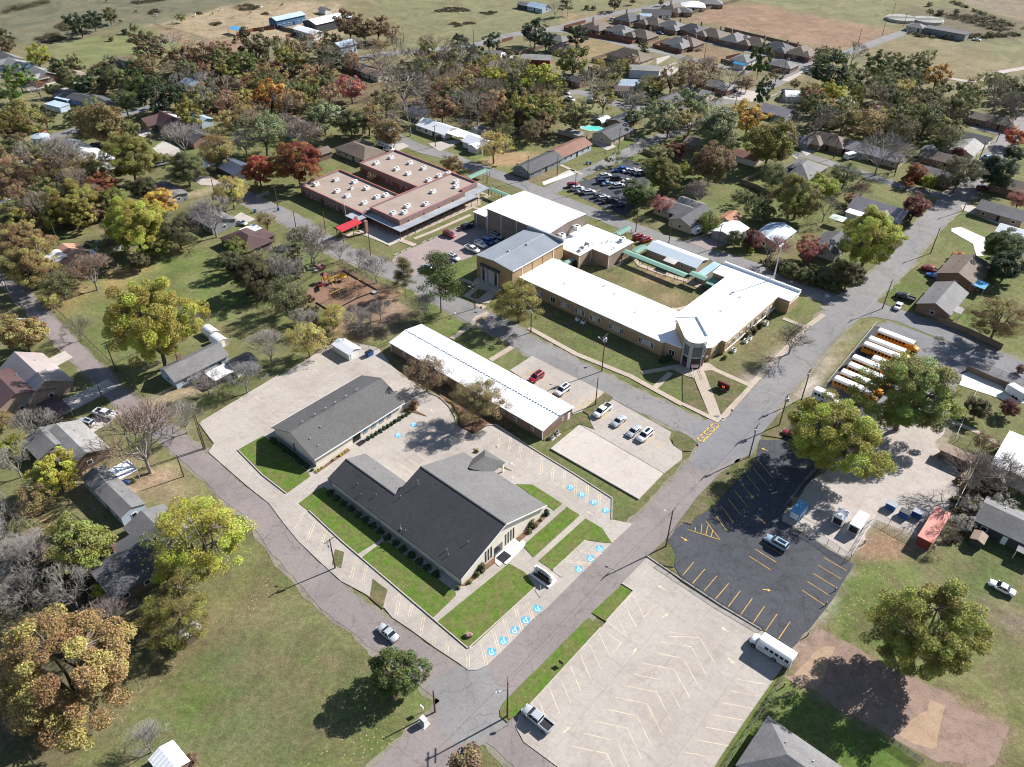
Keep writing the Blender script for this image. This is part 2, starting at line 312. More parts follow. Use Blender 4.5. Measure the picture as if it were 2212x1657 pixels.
ZN = [
 ('A-400,420 A350,250 A850,200 A1000,160 A2210,-60 A-400,-80', (.125, .125, .085), 14, 0), ('A300,330 A560,260 A1000,170 A1350,270 A900,400 A520,445 A330,390', (.155, .178, .075), 8, 0),
 ('A1000,165 A1200,110 A1600,10 A2210,10 A2210,240 A1900,260 A1500,240 A1350,268', (.31, .24, .16), 5, 0), ('A990,168 A1350,270 A1600,245 A1700,300 A1400,330 A1200,290', (.26, .165, .12), 4, 0),
 ('B200,0 B2000,-40 B1600,80 B1250,190 B700,290 B400,290 B420,140', (.17, .168, .092), 10, 0), ('B2210,-60 C2300,-100 C2300,400 C1500,200 C1000,90 C500,10', (.17, .168, .09), 6, 0),
 ('C0,120 C300,30 C450,20 C1000,130 C1440,210 C1150,290 C1000,340 C700,260 C0,125', (.24, .155, .11), 4, 0), ('C1150,330 C1480,220 C1800,300 C2210,430 C2210,620 C1500,440', (.20, .165, .10), 8, 0), ('C1450,60 C1700,40 C2250,130 C2250,260 C1500,240 C1440,150', (.13, .11, .075), 6, 0),
 ('C1650,-40 C2400,200 C2400,-100', (.20, .16, .12), 5, 0), ('B1560,230 B1900,300 B1750,350 B1500,440 B1500,300', DRY, 5, 0), ('C60,300 C400,340 C350,400 C230,400 C0,360', (.22, .15, .10), 3, 0), ('B1450,90 B1850,80 B1720,140 B1450,150', (.24, .18, .11), 3, 0),
 ('D370,310 D560,230 D600,190 D900,20 D1250,-40 D1320,-30 D1600,80 D1680,300 D1500,390 D1000,560 D780,690 D560,560 D340,390', (.125, .15, .05), 3, 0),
 ('D330,300 D560,215 D900,60 D1100,-20 D900,80 D640,230 D480,330 D380,390', (.34, .215, .10), 5, .9),
 ('D1300,880 D1000,990 D950,960 D1250,850', (.30, .23, .16), 2, 0), ('D560,1440 D850,1380 D1150,1340 D1300,1560 D1100,1620 D820,1580 D600,1500', (.31, .22, .15), 4, .7),
 ('A1250,1100 A1560,1170 A1400,1230 A1180,1290 A1150,1270 A1380,1190', (.36, .27, .2), 3, .3), ('A170,900 A480,840 A490,850 A230,950 A0,1040 A0,960', (.36, .27, .2), 3, 0),
 ('R150,850 R830,410 R1700,850 R2150,1210 R1450,1480 R800,1100 R380,1030', (.235, .165, .12), 1.2, .1), ('R840,1090 R1430,820 R1750,850 R1250,1080 R950,1130', (.34, .21, .12), 1.5, 0),
 ('R1500,1480 R2150,1210 R2300,1260 R1900,1500 R1200,1657 R300,1657 R700,1400', (.20, .16, .10), 3, .6), ('R500,1657 R900,1380 R1300,1600 R1100,1800 R500,1800', (.30, .19, .10), 3, .8),
 ('B1000,960 B1250,980 B1200,1080 B1000,1090 B930,1040', (.33, .22, .13), 3, .2), ('B1250,1090 B1450,1090 B1480,1110 B1280,1190 B1100,1130', (.19, .15, .085), 3, 0),
 ('M1280,960 M1700,1000 M2300,1150 M2700,1400 Q600,650 Q400,730', (.17, .14, .07), 3, .1), ('Q0,280 Q120,260 Q700,480 Q500,480 Q300,440 Q0,420', (.27, .19, .11), 2, 0), ('Q150,560 Q380,580 Q320,680 Q200,640', (.27, .2, .13), 2, 0),
 ('F1300,1010 F1500,1100 F1640,1060 F1720,1150 F1650,1250 F1900,1400 F1820,1657 I1720,60 I1600,260 I1240,50 I1080,320 I640,60 F700,1657 F900,1400 F1100,1250', (.39, .325, .285), 1.5, .05),
 ('F1640,1000 F1720,1080 F1640,1260 F1500,1300 F1550,1150', (.33, .28, .25), 1.5, .1), ('F1560,480 F2210,760 F2210,700 F1640,430', (.30, .26, .23), 3, .1),
 ('F380,800 F830,480 F960,380 F900,560 F700,700 F400,960 F250,1070', (.33, .28, .245), 1.5, 0), ('F960,640 F1150,500 F1130,440 F1000,600 F850,860 F700,960 F620,1010', (.33, .285, .25), 1.5, 0),
 ('I720,760 I860,750 I1080,880 I1450,1100 I1700,1180 I2110,1400 I2060,1620 I1900,1657 I1620,1600 I1390,1480 I1100,1320 I860,1160 I650,1030 I700,900', (.235, .155, .125), .5, 0),
 ('I900,850 I1000,880 I870,1130 I720,1060', (.34, .235, .14), 1.5, 0), ('I1620,1240 I1750,1300 I1620,1560 I1400,1470 I1480,1380', (.40, .28, .17), .8, 0),
 ('I1240,80 I1380,160 I1560,260 I1300,330 I1100,340 I1120,290', (.24, .15, .10), 1.5, .95), ('I1100,340 I1440,360 I1240,700 I1000,800 I940,750 I1060,500', (.12, .145, .045), 2, .72),
 ('I1960,560 I2300,760 I2300,860 I1940,620', (.21, .155, .12), 1.5, 0), ('I1850,0 I2300,150 I2300,560 I1850,560', (.10, .12, .045), 3, .3), ('I1080,330 I1100,340 I980,560 I860,720 I720,900 I680,880 I860,690 I1050,380', (.33, .29, .26), .8, 0),
 ('G1000,1657 G900,1300 G1200,1000 G1500,700 G1900,850 G2210,1200 G2210,1657', (.11, .118, .055), 6, .1), ('G930,1100 G1300,1000 G1250,1300 G1000,1300', (.10, .135, .035), 4, 0), ('G1300,800 G1480,600 G1250,880 G900,1250 G700,1300 G800,1180', (.18, .14, .075), 4, .8),
 ('G0,0 G1000,500 G900,1100 G300,1600 G-200,1657 G-300,0', (.10, .085, .05), 8, .6), ('G130,0 G360,40 G250,240 G170,120', (.35, .22, .13), 2, .6),
 ('H-200,1500 H300,1400 H640,1250 H350,1657 H-200,1700', (.11, .125, .045), 3, .85), ('H850,1657 H800,1560 H960,1600', LIT, 2, .9),
 ('I0,1657 I620,1000 I700,1060 I900,1250 I1350,1500 I1600,1657 I1500,1900 I0,1900', (.085, .13, .03), 2, .1), ('A0,1100 A700,1100 A650,1500 A200,1450 A0,1600', (.17, .11, .075), 8, .9),
 ('B-100,450 B500,420 B1100,600 B1300,900 B700,760 B0,700', (.14, .11, .065), 10, .9), ('A1150,500 A2100,620 A2000,900 A1300,700', (.14, .11, .07), 8, .8), ('C900,700 C1800,800 C1500,900 C1000,860', (.15, .11, .07), 6, .9),
 ('E1215,1235 E1355,1245 E1925,1590 E2210,1420 E2200,1657 E1740,1657 E1750,1590', (.10, .125, .04), 1, .1), ('E280,600 E330,620 E1290,1220 E900,1110 E740,1000 E560,880 E430,800', (.12, .085, .055), 1, .8),
 ('F1250,240 F1520,80 F1640,110 F1300,300', (.1, .13, .035), 2, .1), ('F1130,420 F1240,400 F1290,430 F1180,470 F970,640', (.15, .14, .06), 1, .2)]
for s, c, fe, lf in ZN:
    P = gs(s); d = sdist(px, py, P); wj = (vnoise(px, py, 6, 3)-.5)*fe*2.2
    a = np.clip(.5+(d+wj)/(2*fe), 0, 1)[:, None]; col = col*(1-a)+a*np.array([c+(lf,)])
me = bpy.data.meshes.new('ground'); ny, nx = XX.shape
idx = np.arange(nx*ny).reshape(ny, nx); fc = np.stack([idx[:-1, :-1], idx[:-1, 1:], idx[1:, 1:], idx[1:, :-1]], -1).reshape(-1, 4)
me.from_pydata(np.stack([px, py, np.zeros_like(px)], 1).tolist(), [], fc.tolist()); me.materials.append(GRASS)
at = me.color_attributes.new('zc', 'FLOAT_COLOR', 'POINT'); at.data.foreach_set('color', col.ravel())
go = bpy.data.objects.new('ground', me); COL.objects.link(go); go['kind'] = 'structure'
# ------------------------------------------------------------------ flat sheets
def jag(P, j, st=2.):
    out = []
    for i in range(len(P)):
        a = P[i]; b = P[(i+1) % len(P)]; L = math.hypot(b[0]-a[0], b[1]-a[1]); n = max(1, int(L/st))
        for k in range(n):
            t = k/n; q = 0 if (k == 0 and j < .2) else j; out.append((a[0]+(b[0]-a[0])*t+random.uniform(-q, q), a[1]+(b[1]-a[1])*t+random.uniform(-q, q)))
    return out
def sheet(name, P, z, m, j=0., kind='structure'):
    if isinstance(P, str): P = gs(P)
    if j: P = jag(P, j)
    o = MB().prism(P, 0.001, z, False).build(name, m); o['kind'] = kind; return o
def strip(P, w, round_=True):
    L = []; Rr = []
    for i, p in enumerate(P):
        a = P[max(0, i-1)]; b = P[min(len(P)-1, i+1)]; dx, dy = b[0]-a[0], b[1]-a[1]; q = math.hypot(dx, dy) or 1
        ww = w[i] if isinstance(w, (list, tuple)) else w
        L.append((p[0]-dy/q*ww/2, p[1]+dx/q*ww/2)); Rr.append((p[0]+dy/q*ww/2, p[1]-dx/q*ww/2))
    return L+Rr[::-1]
def smooth(P, n=5):
    out = []
    for i in range(len(P)-1):
        p0 = P[max(0, i-1)]; p1 = P[i]; p2 = P[i+1]; p3 = P[min(len(P)-1, i+2)]
        for k in range(n):
            t = k/n; out.append(tuple(.5*((2*p1[a])+(-p0[a]+p2[a])*t+(2*p0[a]-5*p1[a]+4*p2[a]-p3[a])*t*t+(-p0[a]+3*p1[a]-3*p2[a]+p3[a])*t**3) for a in (0, 1)))
    return out+[P[-1]]
S_H = []
LV = [.03]
def lv(): LV[0] += .0021; return LV[0]
def road(name, s, w, m, j=.25, z=None, n=5):
    Q = smooth(gs(s), n); w = [w[0]+(w[1]-w[0])*(i/len(Q))**1.6 for i in range(len(Q))] if isinstance(w, tuple) else w
    if w != 4 and (w == 8.5 or w == 8.2 or w == 7.2 or isinstance(w, list)): S_H.append((Q, w))
    P = strip(Q, w); P = [(x+random.uniform(-j, j), y+random.uniform(-j, j)) for x, y in P]; z = z or lv(); k = len(P)//2; mb = MB(); mb.v = [(x, y, z) for x, y in P]+[(x, y, .001) for x, y in P]
    for i in range(k-1): mb.f.append([2*k-1-i, 2*k-2-i, i+1, i])
    for i in range(2*k): q = (i+1) % (2*k); mb.f.append([i, q, 2*k+q, 2*k+i])
    o = mb.build(name, m); o['kind'] = 'structure'; return o
# far / residential roads first (lowest)
road('road', 'B-900,470 B-500,460 B0,395 B150,372 B300,348 B480,332 B870,290 B1000,250 B1180,212 B1400,180 B1700,100 B2000,50 B2210,0 B2600,-90', 8, ROADM)
road('road', 'B1330,195 B1560,215 B1800,280 B2210,370 C200,420 C430,470', 6.5, ROADM)
road('road', 'B2350,200 C100,250 C430,330 C850,420', 6.5, ROADM); road('road', 'B1730,120 B2000,180 B2210,230 C40,240', 6, ROADM)
road('road', 'B1400,610 B1560,600 B1750,665 B1950,700 C200,670 C420,620 C600,540 C720,470 C850,400 C1000,360 C1180,300 C1420,215 C1530,195', [6, 6, 6, 7, 8, 8, 8, 8, 8, 8, 7, 5, 5][:13]and 7, ROADM)
road('path', 'C1740,508 C1850,525 C1930,520 C2050,470 C2210,440 C2500,380', 4, GRAVEL)
road('road', 'B1330,1245 B1500,1155 B1700,1065 B1850,990 B1960,930 B2150,860 C100,800 C300,700', 6.5, ROADM)
road('road', 'C700,990 C840,1020 C980,1065 C1160,1120 C1370,1190 C1600,1250 C1830,1290', 5.5, ROADM)
road('road', 'C1870,820 C2000,850 C2110,880 C2300,920', 5, ROADM); road('road', 'C2090,890 C2060,960 C1980,1040 C1900,1150', 6, ROADM)
road('road', 'F1080,300 F1250,345 F1430,400 F1600,465 F1800,545 F2000,650 F2210,745 F2500,860', 7.5, GRAVM)
road('road', 'A-500,1100 A0,1000 A230,920 A480,845 A560,800 A700,770 A950,700 A1150,650 A1500,590', 6, GRAVM, .4)
road('road', 'A1030,930 A1100,960 A1300,1160 A1500,1200 A1630,1300', 5, GRAVEL, .5)
road('road', 'B-80,720 B250,800 B345,885 B520,965 B690,1010 B800,1060 B950,1108 B1150,1185 B1330,1262 B1520,1335 B1700,1405 B1920,1490 B2210,1590 F200,0 F380,50 F560,120 F760,200 F960,285 F1090,320', 7, ROADM)
road('road', 'A1500,1240 A1640,1310 A1720,1345 A1905,1433 L100,940 L250,1040 L400,1130 L560,1220 L780,1300 L1080,1420 L1330,1530 L1500,1640 E700,305 E830,375 E1000,450 E1130,525 E1230,590 E1400,675 E1640,800 E1900,930 E2210,1075 F120,1150 F300,1230', 7.2, ROADM)
road('road', 'D-150,20 D0,115 D120,240 D280,400 D430,560 D580,720 D700,840 D840,970 D960,1060 D1080,1150 D1200,1260 D1350,1380 D1500,1530 D1650,1640 G1850,235 G2050,450 H0,600 H250,790 H450,930 H650,1080 H850,1240 H1000,1370 H1200,1530 H1420,1720 H1600,1900', (4.0, 8), ROADP)
road('road', 'H180,1900 H480,1620 H700,1400 H870,1225 H1010,1090 H1180,920 H1350,760 H1520,590 H1680,440 H1850,290 H2000,130 H2180,-60 F130,1400 F280,1220 F360,1130', 8.5, ROADP)
road('road', 'F230,1280 F430,1040 F600,850 F780,640 F940,460 F1060,330 F1180,240 F1300,140 F1400,40 F1460,-50 C1560,1490 C1680,1375 C1780,1275 C1870,1190 C1960,1080 C2060,960 C2200,800 C2400,640', 8.2, ROADM)
sheet('road', 'H560,1110 H760,1010 H930,1000 H1010,1110 H1160,1240 H1060,1240 H1030,1300 H1050,1400 H900,1520 H780,1520 H600,1400 H650,1300 H640,1220', lv(), ROADM, .2)
sheet('road', 'F60,1090 F240,1040 F330,1000 F480,1010 F620,1020 F520,1160 F450,1290 F330,1330 F180,1390 F60,1370 F100,1230', lv(), GRAVM, .2)
sheet('road', 'F880,330 F1000,330 F1180,200 F1260,240 F1260,300 F1400,360 F1360,420 F1250,400 F1150,410 F1050,480 F960,450 F960,380', lv(), ROADM, .2)
SHLD = pave_mat('gravel_shoulder', (.22, .195, .155), (.13, .125, .08), 0, 0, .35)
for Q, w in S_H:
    w2 = [q+1.7 for q in w] if isinstance(w, list) else w+1.7; P = strip(Q, w2); P = [(x+random.uniform(-.6, .6), y+random.uniform(-.6, .6)) for x, y in P]; k = len(P)//2; mb = MB(); mb.v = [(x, y, .028) for x, y in P]; mb.f = [[2*k-1-i, 2*k-2-i, i+1, i] for i in range(k-1)]; mb.build('road_shoulder', SHLD)['kind'] = 'structure'
SOIL = pave_mat('bare_soil', (.255, .18, .14), (.17, .115, .09), 0, 0, .35); SAND = pave_mat('pale_sand', (.34, .24, .16), (.25, .175, .125), 0, 0, .25)
sheet('bare_soil', 'I720,1050 I770,900 I860,755 I905,760 I1080,870 I1300,1000 I1500,1080 I1700,1185 I1900,1310 I2115,1395 I2060,1500 I2040,1630 I1900,1660 I1640,1610 I1390,1480 I1180,1370 I1010,1270 I860,1165 I650,1060', .012, SOIL, .6)
sheet('sand', 'I1620,1240 I1740,1290 I1680,1420 I1600,1560 I1400,1475 I1490,1370', .018, SAND, .9); sheet('sand', 'I900,850 I1010,890 I960,1010 I870,1130 I730,1050 I800,960', .018, SAND, .9)
PLAYM = pave_mat('play_mulch', (.22, .135, .09), (.15, .09, .06), 0, 0, .3)
sheet('play_mulch', 'R170,860 R500,620 R835,412 R1240,620 R1700,855 R1260,1085 R960,1130 R800,1105 R385,1035', .02, PLAYM, .3)
sheet('gravel_yard', 'F1300,1010 F1500,1100 F1600,1040 F1690,1110 F1640,1240 F1800,1400 F1780,1560 F1700,1657 I1640,0 I1540,180 I1240,50 I1085,310 I640,60 F700,1640 F900,1400 F1100,1250', .02, GRAVEL, .6)
sheet('parking_lot', 'L1130,1400 L1050,1300 L1090,1245 L1250,1165 L1560,1035 L1790,920 M60,460 M480,600 M400,700 M180,815 M0,880 L1790,1290 L1640,1370 L1380,1400 L1290,1470', lv(), PINK, .12)
sheet('parking_lot', 'B1440,1215 B1580,1165 B1800,1070 B1850,1030 B1980,1080 B2010,1140 B1960,1250 B1840,1400 B1700,1350 B1550,1275', lv(), ASP, .15)
sheet('parking_lot', 'F870,900 F930,845 F1250,455 F1330,425 F1700,560 F2210,780 F2210,870 F1840,740 F1790,800 F1740,1000 F1650,1060 F1480,1100 F1290,1010', lv(), GRAVM, .2)
sheet('parking_lot', 'F500,1195 F640,1195 F690,1110 F780,980 F870,900 F1300,1010 F1130,1240 F900,1370 F660,1657 I640,62 I1075,325 I1105,345 I980,560 I860,715 I705,890 I510,768 I250,612 I0,448 H2155,355 H2165,300 H2140,235 H2110,190 H2165,108 I5,80 I55,92 I70,55 I195,-20 F345,1475 F470,1330', lv(), ASP, .12)
sheet('parking_lot', 'F930,845 F1250,455 F1320,480 F1270,560 F1000,880', lv(), ASP)
sheet('parking_lot', 'H1815,470 H1980,300 H2055,350 I0,470 I250,630 I510,775 I705,895 I640,1020 I430,1320 I240,1600 I60,1900 H1700,1900 H1400,1657 H1180,1495 H1130,1400 H1150,1320 H1225,1252 H1680,757 H1715,716 H1890,520', .16, CONC, .0)
sheet('parking_lot', 'D1290,1090 D1500,965 D1800,785 D2010,660 D2110,590 E60,560 E240,600 E330,720 E430,800 E560,890 E640,925 E700,985 E735,1050 E745,1100 E860,1165 E935,1110 E1000,1100 E1220,1245 E1500,1415 E1750,1575 H1747,55 H1885,85 H1745,215 H1500,460 H1335,625 H1240,700 H1100,850 H945,1000 H880,1030 H820,1030 H760,985 H600,880 H450,770 H330,690 H280,630 H160,540 H0,455 G2060,320 G1930,195 G1840,85 D1740,1605 D1600,1495 D1480,1390 D1350,1275 D1385,1220', .16, CONC, .0)
sheet('parking_lot', 'E1090,745 E1235,652 E1705,888 E1565,1010 E1500,1030 E1480,985', .14, CONC, .0)
sheet('parking_lot', 'E1755,935 E2135,1145 E2120,1190 E2150,1235 E2205,1260 E2205,1320 E2090,1412 E1540,1095 E1635,1130 E1600,1040', .14, CONC, .0)
SL = g('E1355,1248', .35), g('E1540,1095', .35), g('E2085,1410', .35), g('E1925,1575', .35)
o = MB().prism(list(SL), 0, .35).build('concrete_slab', CONC2); tag(o, 'bare raised concrete slab beside the parked cars and street corner', 'slab')
# drives, walks
for s, m in (('D200,725 D420,618 D472,660 D300,755', DRIVE), ('D410,930 D560,870 D700,800 D760,850 D500,990 D400,1040', DRIVE), ('D490,1110 D600,1050 D740,1000 D800,1010 D700,1090 D560,1170', DRIVE),
    ('A840,860 A960,830 A1000,850 A930,890', DRIVE), ('A985,960 A1080,920 A1170,960 A1040,1005', DRIVE), ('A1470,1430 A1560,1375 A1655,1420 A1530,1465', DRIVE), ('B300,940 B400,925 B440,945 B340,990', DRIVE),
    ('C760,975 C840,945 C900,960 C800,1010', DRIVE), ('C740,1020 C850,1050 C800,1080 C700,1000', DRIVE), ('C1740,1480 C1800,1470 C1960,1540 C1950,1657 C1900,1657 C1880,1580 C1740,1500', CONCW), ('C1800,1330 C1850,1320 C2120,1450 C2100,1475 C1810,1360', DRIVE),
    ('F1810,770 F1850,750 F2120,850 F2100,870 F2210,930 F2210,960 F2110,945 F1790,840', CONCW), ('C640,520 C820,440 C830,450 C680,530', DRIVE), ('C20,1560 C180,1500 C300,1580 C160,1620', PINK), ('C240,590 C380,580 C520,600 C450,660 C260,640', DRIVE),
    ('B1030,350 B1130,340 B1120,380 B980,380', DRIVE), ('B1600,910 B1700,900 B1780,950 B1720,975', DRIVE), ('B2040,380 B2120,360 B2130,370 B2040,420', DRIVE), ('B1980,480 B2120,430 B2200,440 B2120,500 B2000,500', GRAVEL), ('B560,930 B780,900 B800,910 B640,980 B600,960', GRAVEL),
    ('A150,560 A340,515 A370,530 A200,600', DRIVE), ('A370,580 A500,560 A520,580 A380,610', DRIVE), ('A0,450 A30,440 A0,520', DRIVE), ('C1480,600 C1500,90 C1500,95', None)):
    if m: sheet('driveway', s, lv(), m, .08)
def walk(s, w=1.6, m=None, z=.16): o = MB().prism(strip(gs(s), w), 0.001, z, False).build('pavement', m or WALK); o['kind'] = 'structure'; return o
walk('E1215,470 E1520,640 E1870,782 E2210,968 F0,958 F235,1075', 1.5); walk('F245,1068 F442,842 F800,468 F912,385', 1.5, z=.165); walk('F650,408 F800,468', 1.5, z=.155)
sheet('pavement', 'F72,700 F130,695 F250,1040 F175,1040 F75,795', .17, WALK); walk('F130,705 F440,845', 1.5, z=.15); sheet('pavement', 'Q300,1330 Q540,1290 Q750,1300 Q860,1380 Q680,1420 Q590,1460 Q480,1430 Q400,1385', .145, WALK)
walk('Q330,1400 Q150,1570', 1.5, z=.15); walk('Q20,1400 Q370,1340', 1.4, z=.14); walk('M0,1080 M200,1150 M420,1190', 1.4, z=.14); sheet('pavement', 'M150,1080 M440,1170 M300,1340 M200,1340 M20,1260 M160,1160', .13, WALK); sheet('lawn', 'M95,1270 M195,1185 M285,1215 M185,1300', .15, LAWN2)
walk('M160,1350 M260,1390', 1.8, z=.14); walk('E715,540 E830,460 E880,400 E950,370', 1.5, z=.14); walk('E965,680 E1105,595', 1.6, z=.14); walk('L1290,1060 L1540,960 L1790,850 L1900,800', 1.4, z=.14); walk('L1140,1070 L1300,1130', 2, z=.14)
sheet('pavement', 'L640,850 L1140,1075 L2010,690 L1990,560 L1850,560 L1050,860 L800,780', .13, WALK); walk('L470,1080 L640,990 L760,1010 L1040,1125', 1.5, z=.12); walk('L1990,560 L2100,590 M60,290 M230,330', 1.8, z=.12)
walk('M1680,900 M1840,830 Q0,240 Q250,330 Q520,410 Q700,450', 1.8, z=.13); sheet('pavement', 'Q490,430 Q560,400 Q700,450 Q630,490', .135, WALK); walk('Q350,715 Q420,715 Q520,690', 1.6, z=.13)
walk('F1700,1060 F1900,1140 F2100,1250', 1.5, z=.1); walk('B1130,840 B1280,870', 1., z=.1); walk('B1310,1190 B1500,1100', 2.2, DRIVE, .1); walk('B1400,1060 B1560,1130', 1.5, z=.1)
sheet('pavement', 'B1300,1180 B1490,1115 B1520,1125 B1310,1200', .12, CONCW); sheet('pavement', 'C1140,870 C1140,871 C1141,870', .01, WALK)
# church lawns, raised behind kerbs
for s in ('D1540,1258 D1700,1165 D1990,1402 D2010,1432 D1855,1545 D1700,1425', 'J465,1570 J630,1440 J735,1392 H265,165 H240,198 H105,280 H0,192 G2100,80', 'H135,302 H285,188 H740,528 H742,550 H592,695',
          'H625,718 H1085,342 H1190,400 H1255,495 H862,868 H820,888', 'K945,1200 K1420,780 K1560,870 K1060,1325', 'K1115,1360 K1620,905 K1800,1010 K1905,1170 K1780,1160 K1620,1135 K1262,1462', 'K870,535 K1050,540 K1370,745 K1285,820', 'K700,325 K825,390 K690,350'):
    P = gs(s); sheet('lawn', P, .24, LAWN)
for s, m in (('E1562,1008 E1705,888 E1758,922 E1602,1035', LAWN2), ('E1505,1032 E1600,1060 E1640,1130 E1540,1092 E1310,1200 E1300,1170', LAWN2), ('E2140,1190 E2180,1142 F40,1170 F97,1220 F60,1268 F0,1270 E2150,1232', LAWN2),
             ('H1620,660 H1815,478 H1888,522 H1712,716', LAWN), ('H1605,694 H1672,757 H1222,1250 H1150,1300 H1075,1370 H1030,1330 H1027,1290 H1060,1230 H1590,700', LAWN), ('H205,440 H300,512 H268,636 H185,562', LAWN2), ('G2170,250 H20,268 H0,372 G2150,345', LAWN2),
             ('F452,1305 F360,1335 F250,1405 F100,1560 H2100,185 H1982,292 H2060,350 H2150,365 H2163,300 H2137,235 H2106,190 H2162,105 I2,75 I57,88 I68,52 I192,-24 F340,1470 F470,1342', LAWN2), ('F505,1165 F660,990 F760,930 F830,950 F700,1090 F640,1185', LAWN2),
             ('F140,750 F190,745 F425,850 F250,1030', LAWN2), ('F0,780 F65,800 F170,1030 F0,950', LAWN2), ('B1560,1155 B1790,1050 B1800,1070 B1590,1165', LAWN2)):
    sheet('lawn', s, .2, m, .06)
MULCH = mat('mulch', (.16, .09, .055), .95, var=.4, scale=2)
for s in ('J635,1245 J985,975 J1015,1000 J650,1252', 'K545,1400 K640,1322 K680,1352 K350,1620 K240,1640 K300,1600', 'K860,1130 K1170,860 K1240,850 K1150,940 K920,1150', 'J1590,560 J1660,540 J1830,620 J1840,632 J1700,590 J1600,585', 'K410,150 K470,160 K440,190', 'E1000,1240 E1010,1240 E1008,1245', 'E630,930 E720,960 E770,1060 E760,1105 E860,1150 E930,1110 E990,1095 E880,1040 E760,960 E640,900'):
    sheet('mulch_bed', s, .27, MULCH, .05)
sheet('pavement', 'K650,1310 K715,1235 K860,1120 K905,1165 K940,1135 K975,1165 K965,1205 K770,1402 K735,1385 K690,1420 K645,1385', .285, CONCW)
# kerbs
def kerb(s, label=None, w=.18, z=.36, m=None):
    o = MB().prism(strip(gs(s), w), .002, z, False).build('kerb', m or CONC2); o['kind'] = 'structure'
for s in ('D1855,1545 D1700,1425 D1540,1262 D1720,1160', 'G2000,0 H0,195 H400,535 H820,892', 'H828,888 H1255,498', 'H1372,385 H1580,192', 'E935,1105 E1000,1098 E1222,1243 E1500,1413 E1752,1575 H1750,55',
          'E560,888 E640,922 E702,985 E738,1050 E748,1100', 'D1300,1085 D1800,782', 'H1222,1255 H1678,758', 'H1714,716 H1890,522 H1815,472', 'H1980,296 H2055,348 I0,450 I250,616 I510,772'): kerb(s)
# ------------------------------------------------------------------ painted lines
PZ = .168
def line(s, w=.11, m=None, z=None, top=PZ, name='parking_line'):
    P = gs(s); mb = MB(); a, b = P[0], P[1]; Q = strip([a, b], w)
    mb.poly([(x, y, top) for x, y in (Q if area(Q) > 0 else Q[::-1])]); o = mb.build(name, m or YEL); o['kind'] = 'structure'; return o
def lines(ls, m=None, w=.11, top=PZ):
    mb = MB()
    for s in ls:
        P = gs(s)
        for i in range(len(P)-1):
            Q = strip([P[i], P[i+1]], w); mb.poly([(x, y, top) for x, y in (Q if area(Q) > 0 else Q[::-1])])
    o = mb.build('painted_lines', m or YEL); o['kind'] = 'structure'
lines(['H1890,525 H1830,600', 'H1833,605 H1908,750', 'H1895,545 H1958,690 H2028,612 H1895,528', 'H1775,668 H1850,815 H1712,715', 'H1665,790 H1740,945 H1812,858 H1690,768', 'H1605,860 H1678,1018', 'H1547,932 H1615,1088', 'H1482,1005 H1550,1165', 'H1418,1082 H1485,1245', 'H1345,1142 H1415,1315', 'H1275,1220 H1325,1345'] +
      ['H2123,782 I2,802', 'H2065,848 I60,882', 'H2008,915 H2210,955', 'H1950,987 H2155,1028', 'H1893,1058 H2100,1100', 'H1832,1132 H2040,1172', 'H1770,1206 H1975,1248', 'H1697,1280 H1915,1328', 'H1632,1360 H1852,1408', 'H1566,1440 H1786,1492', 'H1492,1524 H1718,1572'] +
      ['I-98,812 I110,820 I207,985', 'I60,885 I155,1065', 'I5,958 I100,1130', 'H2155,1030 H2195,1107', 'I0,1125 I45,1208', 'H2100,1100 H2195,1282', 'H2040,1172 H2133,1357', 'H1978,1250 H2073,1437', 'H1915,1330 H2005,1520', 'H1852,1410 H1943,1606', 'H1786,1492 H1862,1657', 'H1718,1572 H1760,1657'] +
      ['I355,1092 I545,1125', 'I304,1165 I505,1202', 'I252,1242 I455,1280', 'I196,1320 I400,1357', 'I148,1400 I350,1438', 'I84,1482 I298,1522', 'I22,1565 I235,1605'], CREAM, .12)
dbl = []
for s in ('K570,5 K588,0', 'K695,30 K680,135', 'K815,30 K790,208', 'K928,90 K905,280', 'K1043,170 K1020,352', 'K1158,248 K1138,430', 'K1275,320 K1258,505', 'K1395,390 K1382,585', 'K1520,460 K1508,662', 'K1645,545 K1632,742', 'K1772,625 K1765,822',
          'H1970,5 H1970,6', 'H100,300 H65,435', 'H165,355 H140,460', 'H380,545 H355,680', 'H457,610 H440,690', 'H533,690 H518,780', 'H605,810 H598,860', 'H693,845 H682,925', 'H820,925 H822,1015', 'H903,840 H940,1000', 'H980,770 H1025,915', 'H1053,700 H1100,845', 'H1127,633 H1170,772', 'H1200,588 H1242,705',
          'K1560,1255 K1800,1290', 'K1410,1360 K1680,1400', 'G1965,10 G1915,120', 'G2038,68 G1990,190', 'G2110,130 G2065,265', 'J1730,1030 J1865,1110', 'J1650,1095 J1760,1170', 'J1545,1150 J1685,1240'):
    a, b = gs(s); dx, dy = b[0]-a[0], b[1]-a[1]; L = math.hypot(dx, dy)
    if L < .6: continue
    for o_ in (-.22, .22): dbl.append(((a[0]-dy/L*o_, a[1]+dx/L*o_), (b[0]-dy/L*o_, b[1]+dx/L*o_)))
mb = MB()
for a, b in dbl:
    Q = strip([a, b], .11); mb.poly([(x, y, PZ) for x, y in (Q if area(Q) > 0 else Q[::-1])])
o = mb.build('painted_lines', CREAM); o['kind'] = 'structure'
lines(['J-20,410 J85,480', 'J175,290 J280,360', 'J530,170 J580,210', 'J630,125 J680,165', 'J800,262 J960,275', 'J685,325 J840,343', 'J565,390 J705,408', 'J440,460 J510,468', 'J330,530 J480,548', 'J195,598 J350,616', 'J80,672 J220,690', 'J1420,760 J1380,770 J1420,800', 'J1500,690 J1490,735', 'J1545,680 J1520,760 J1600,810 J1640,790'], CREAM, .1)
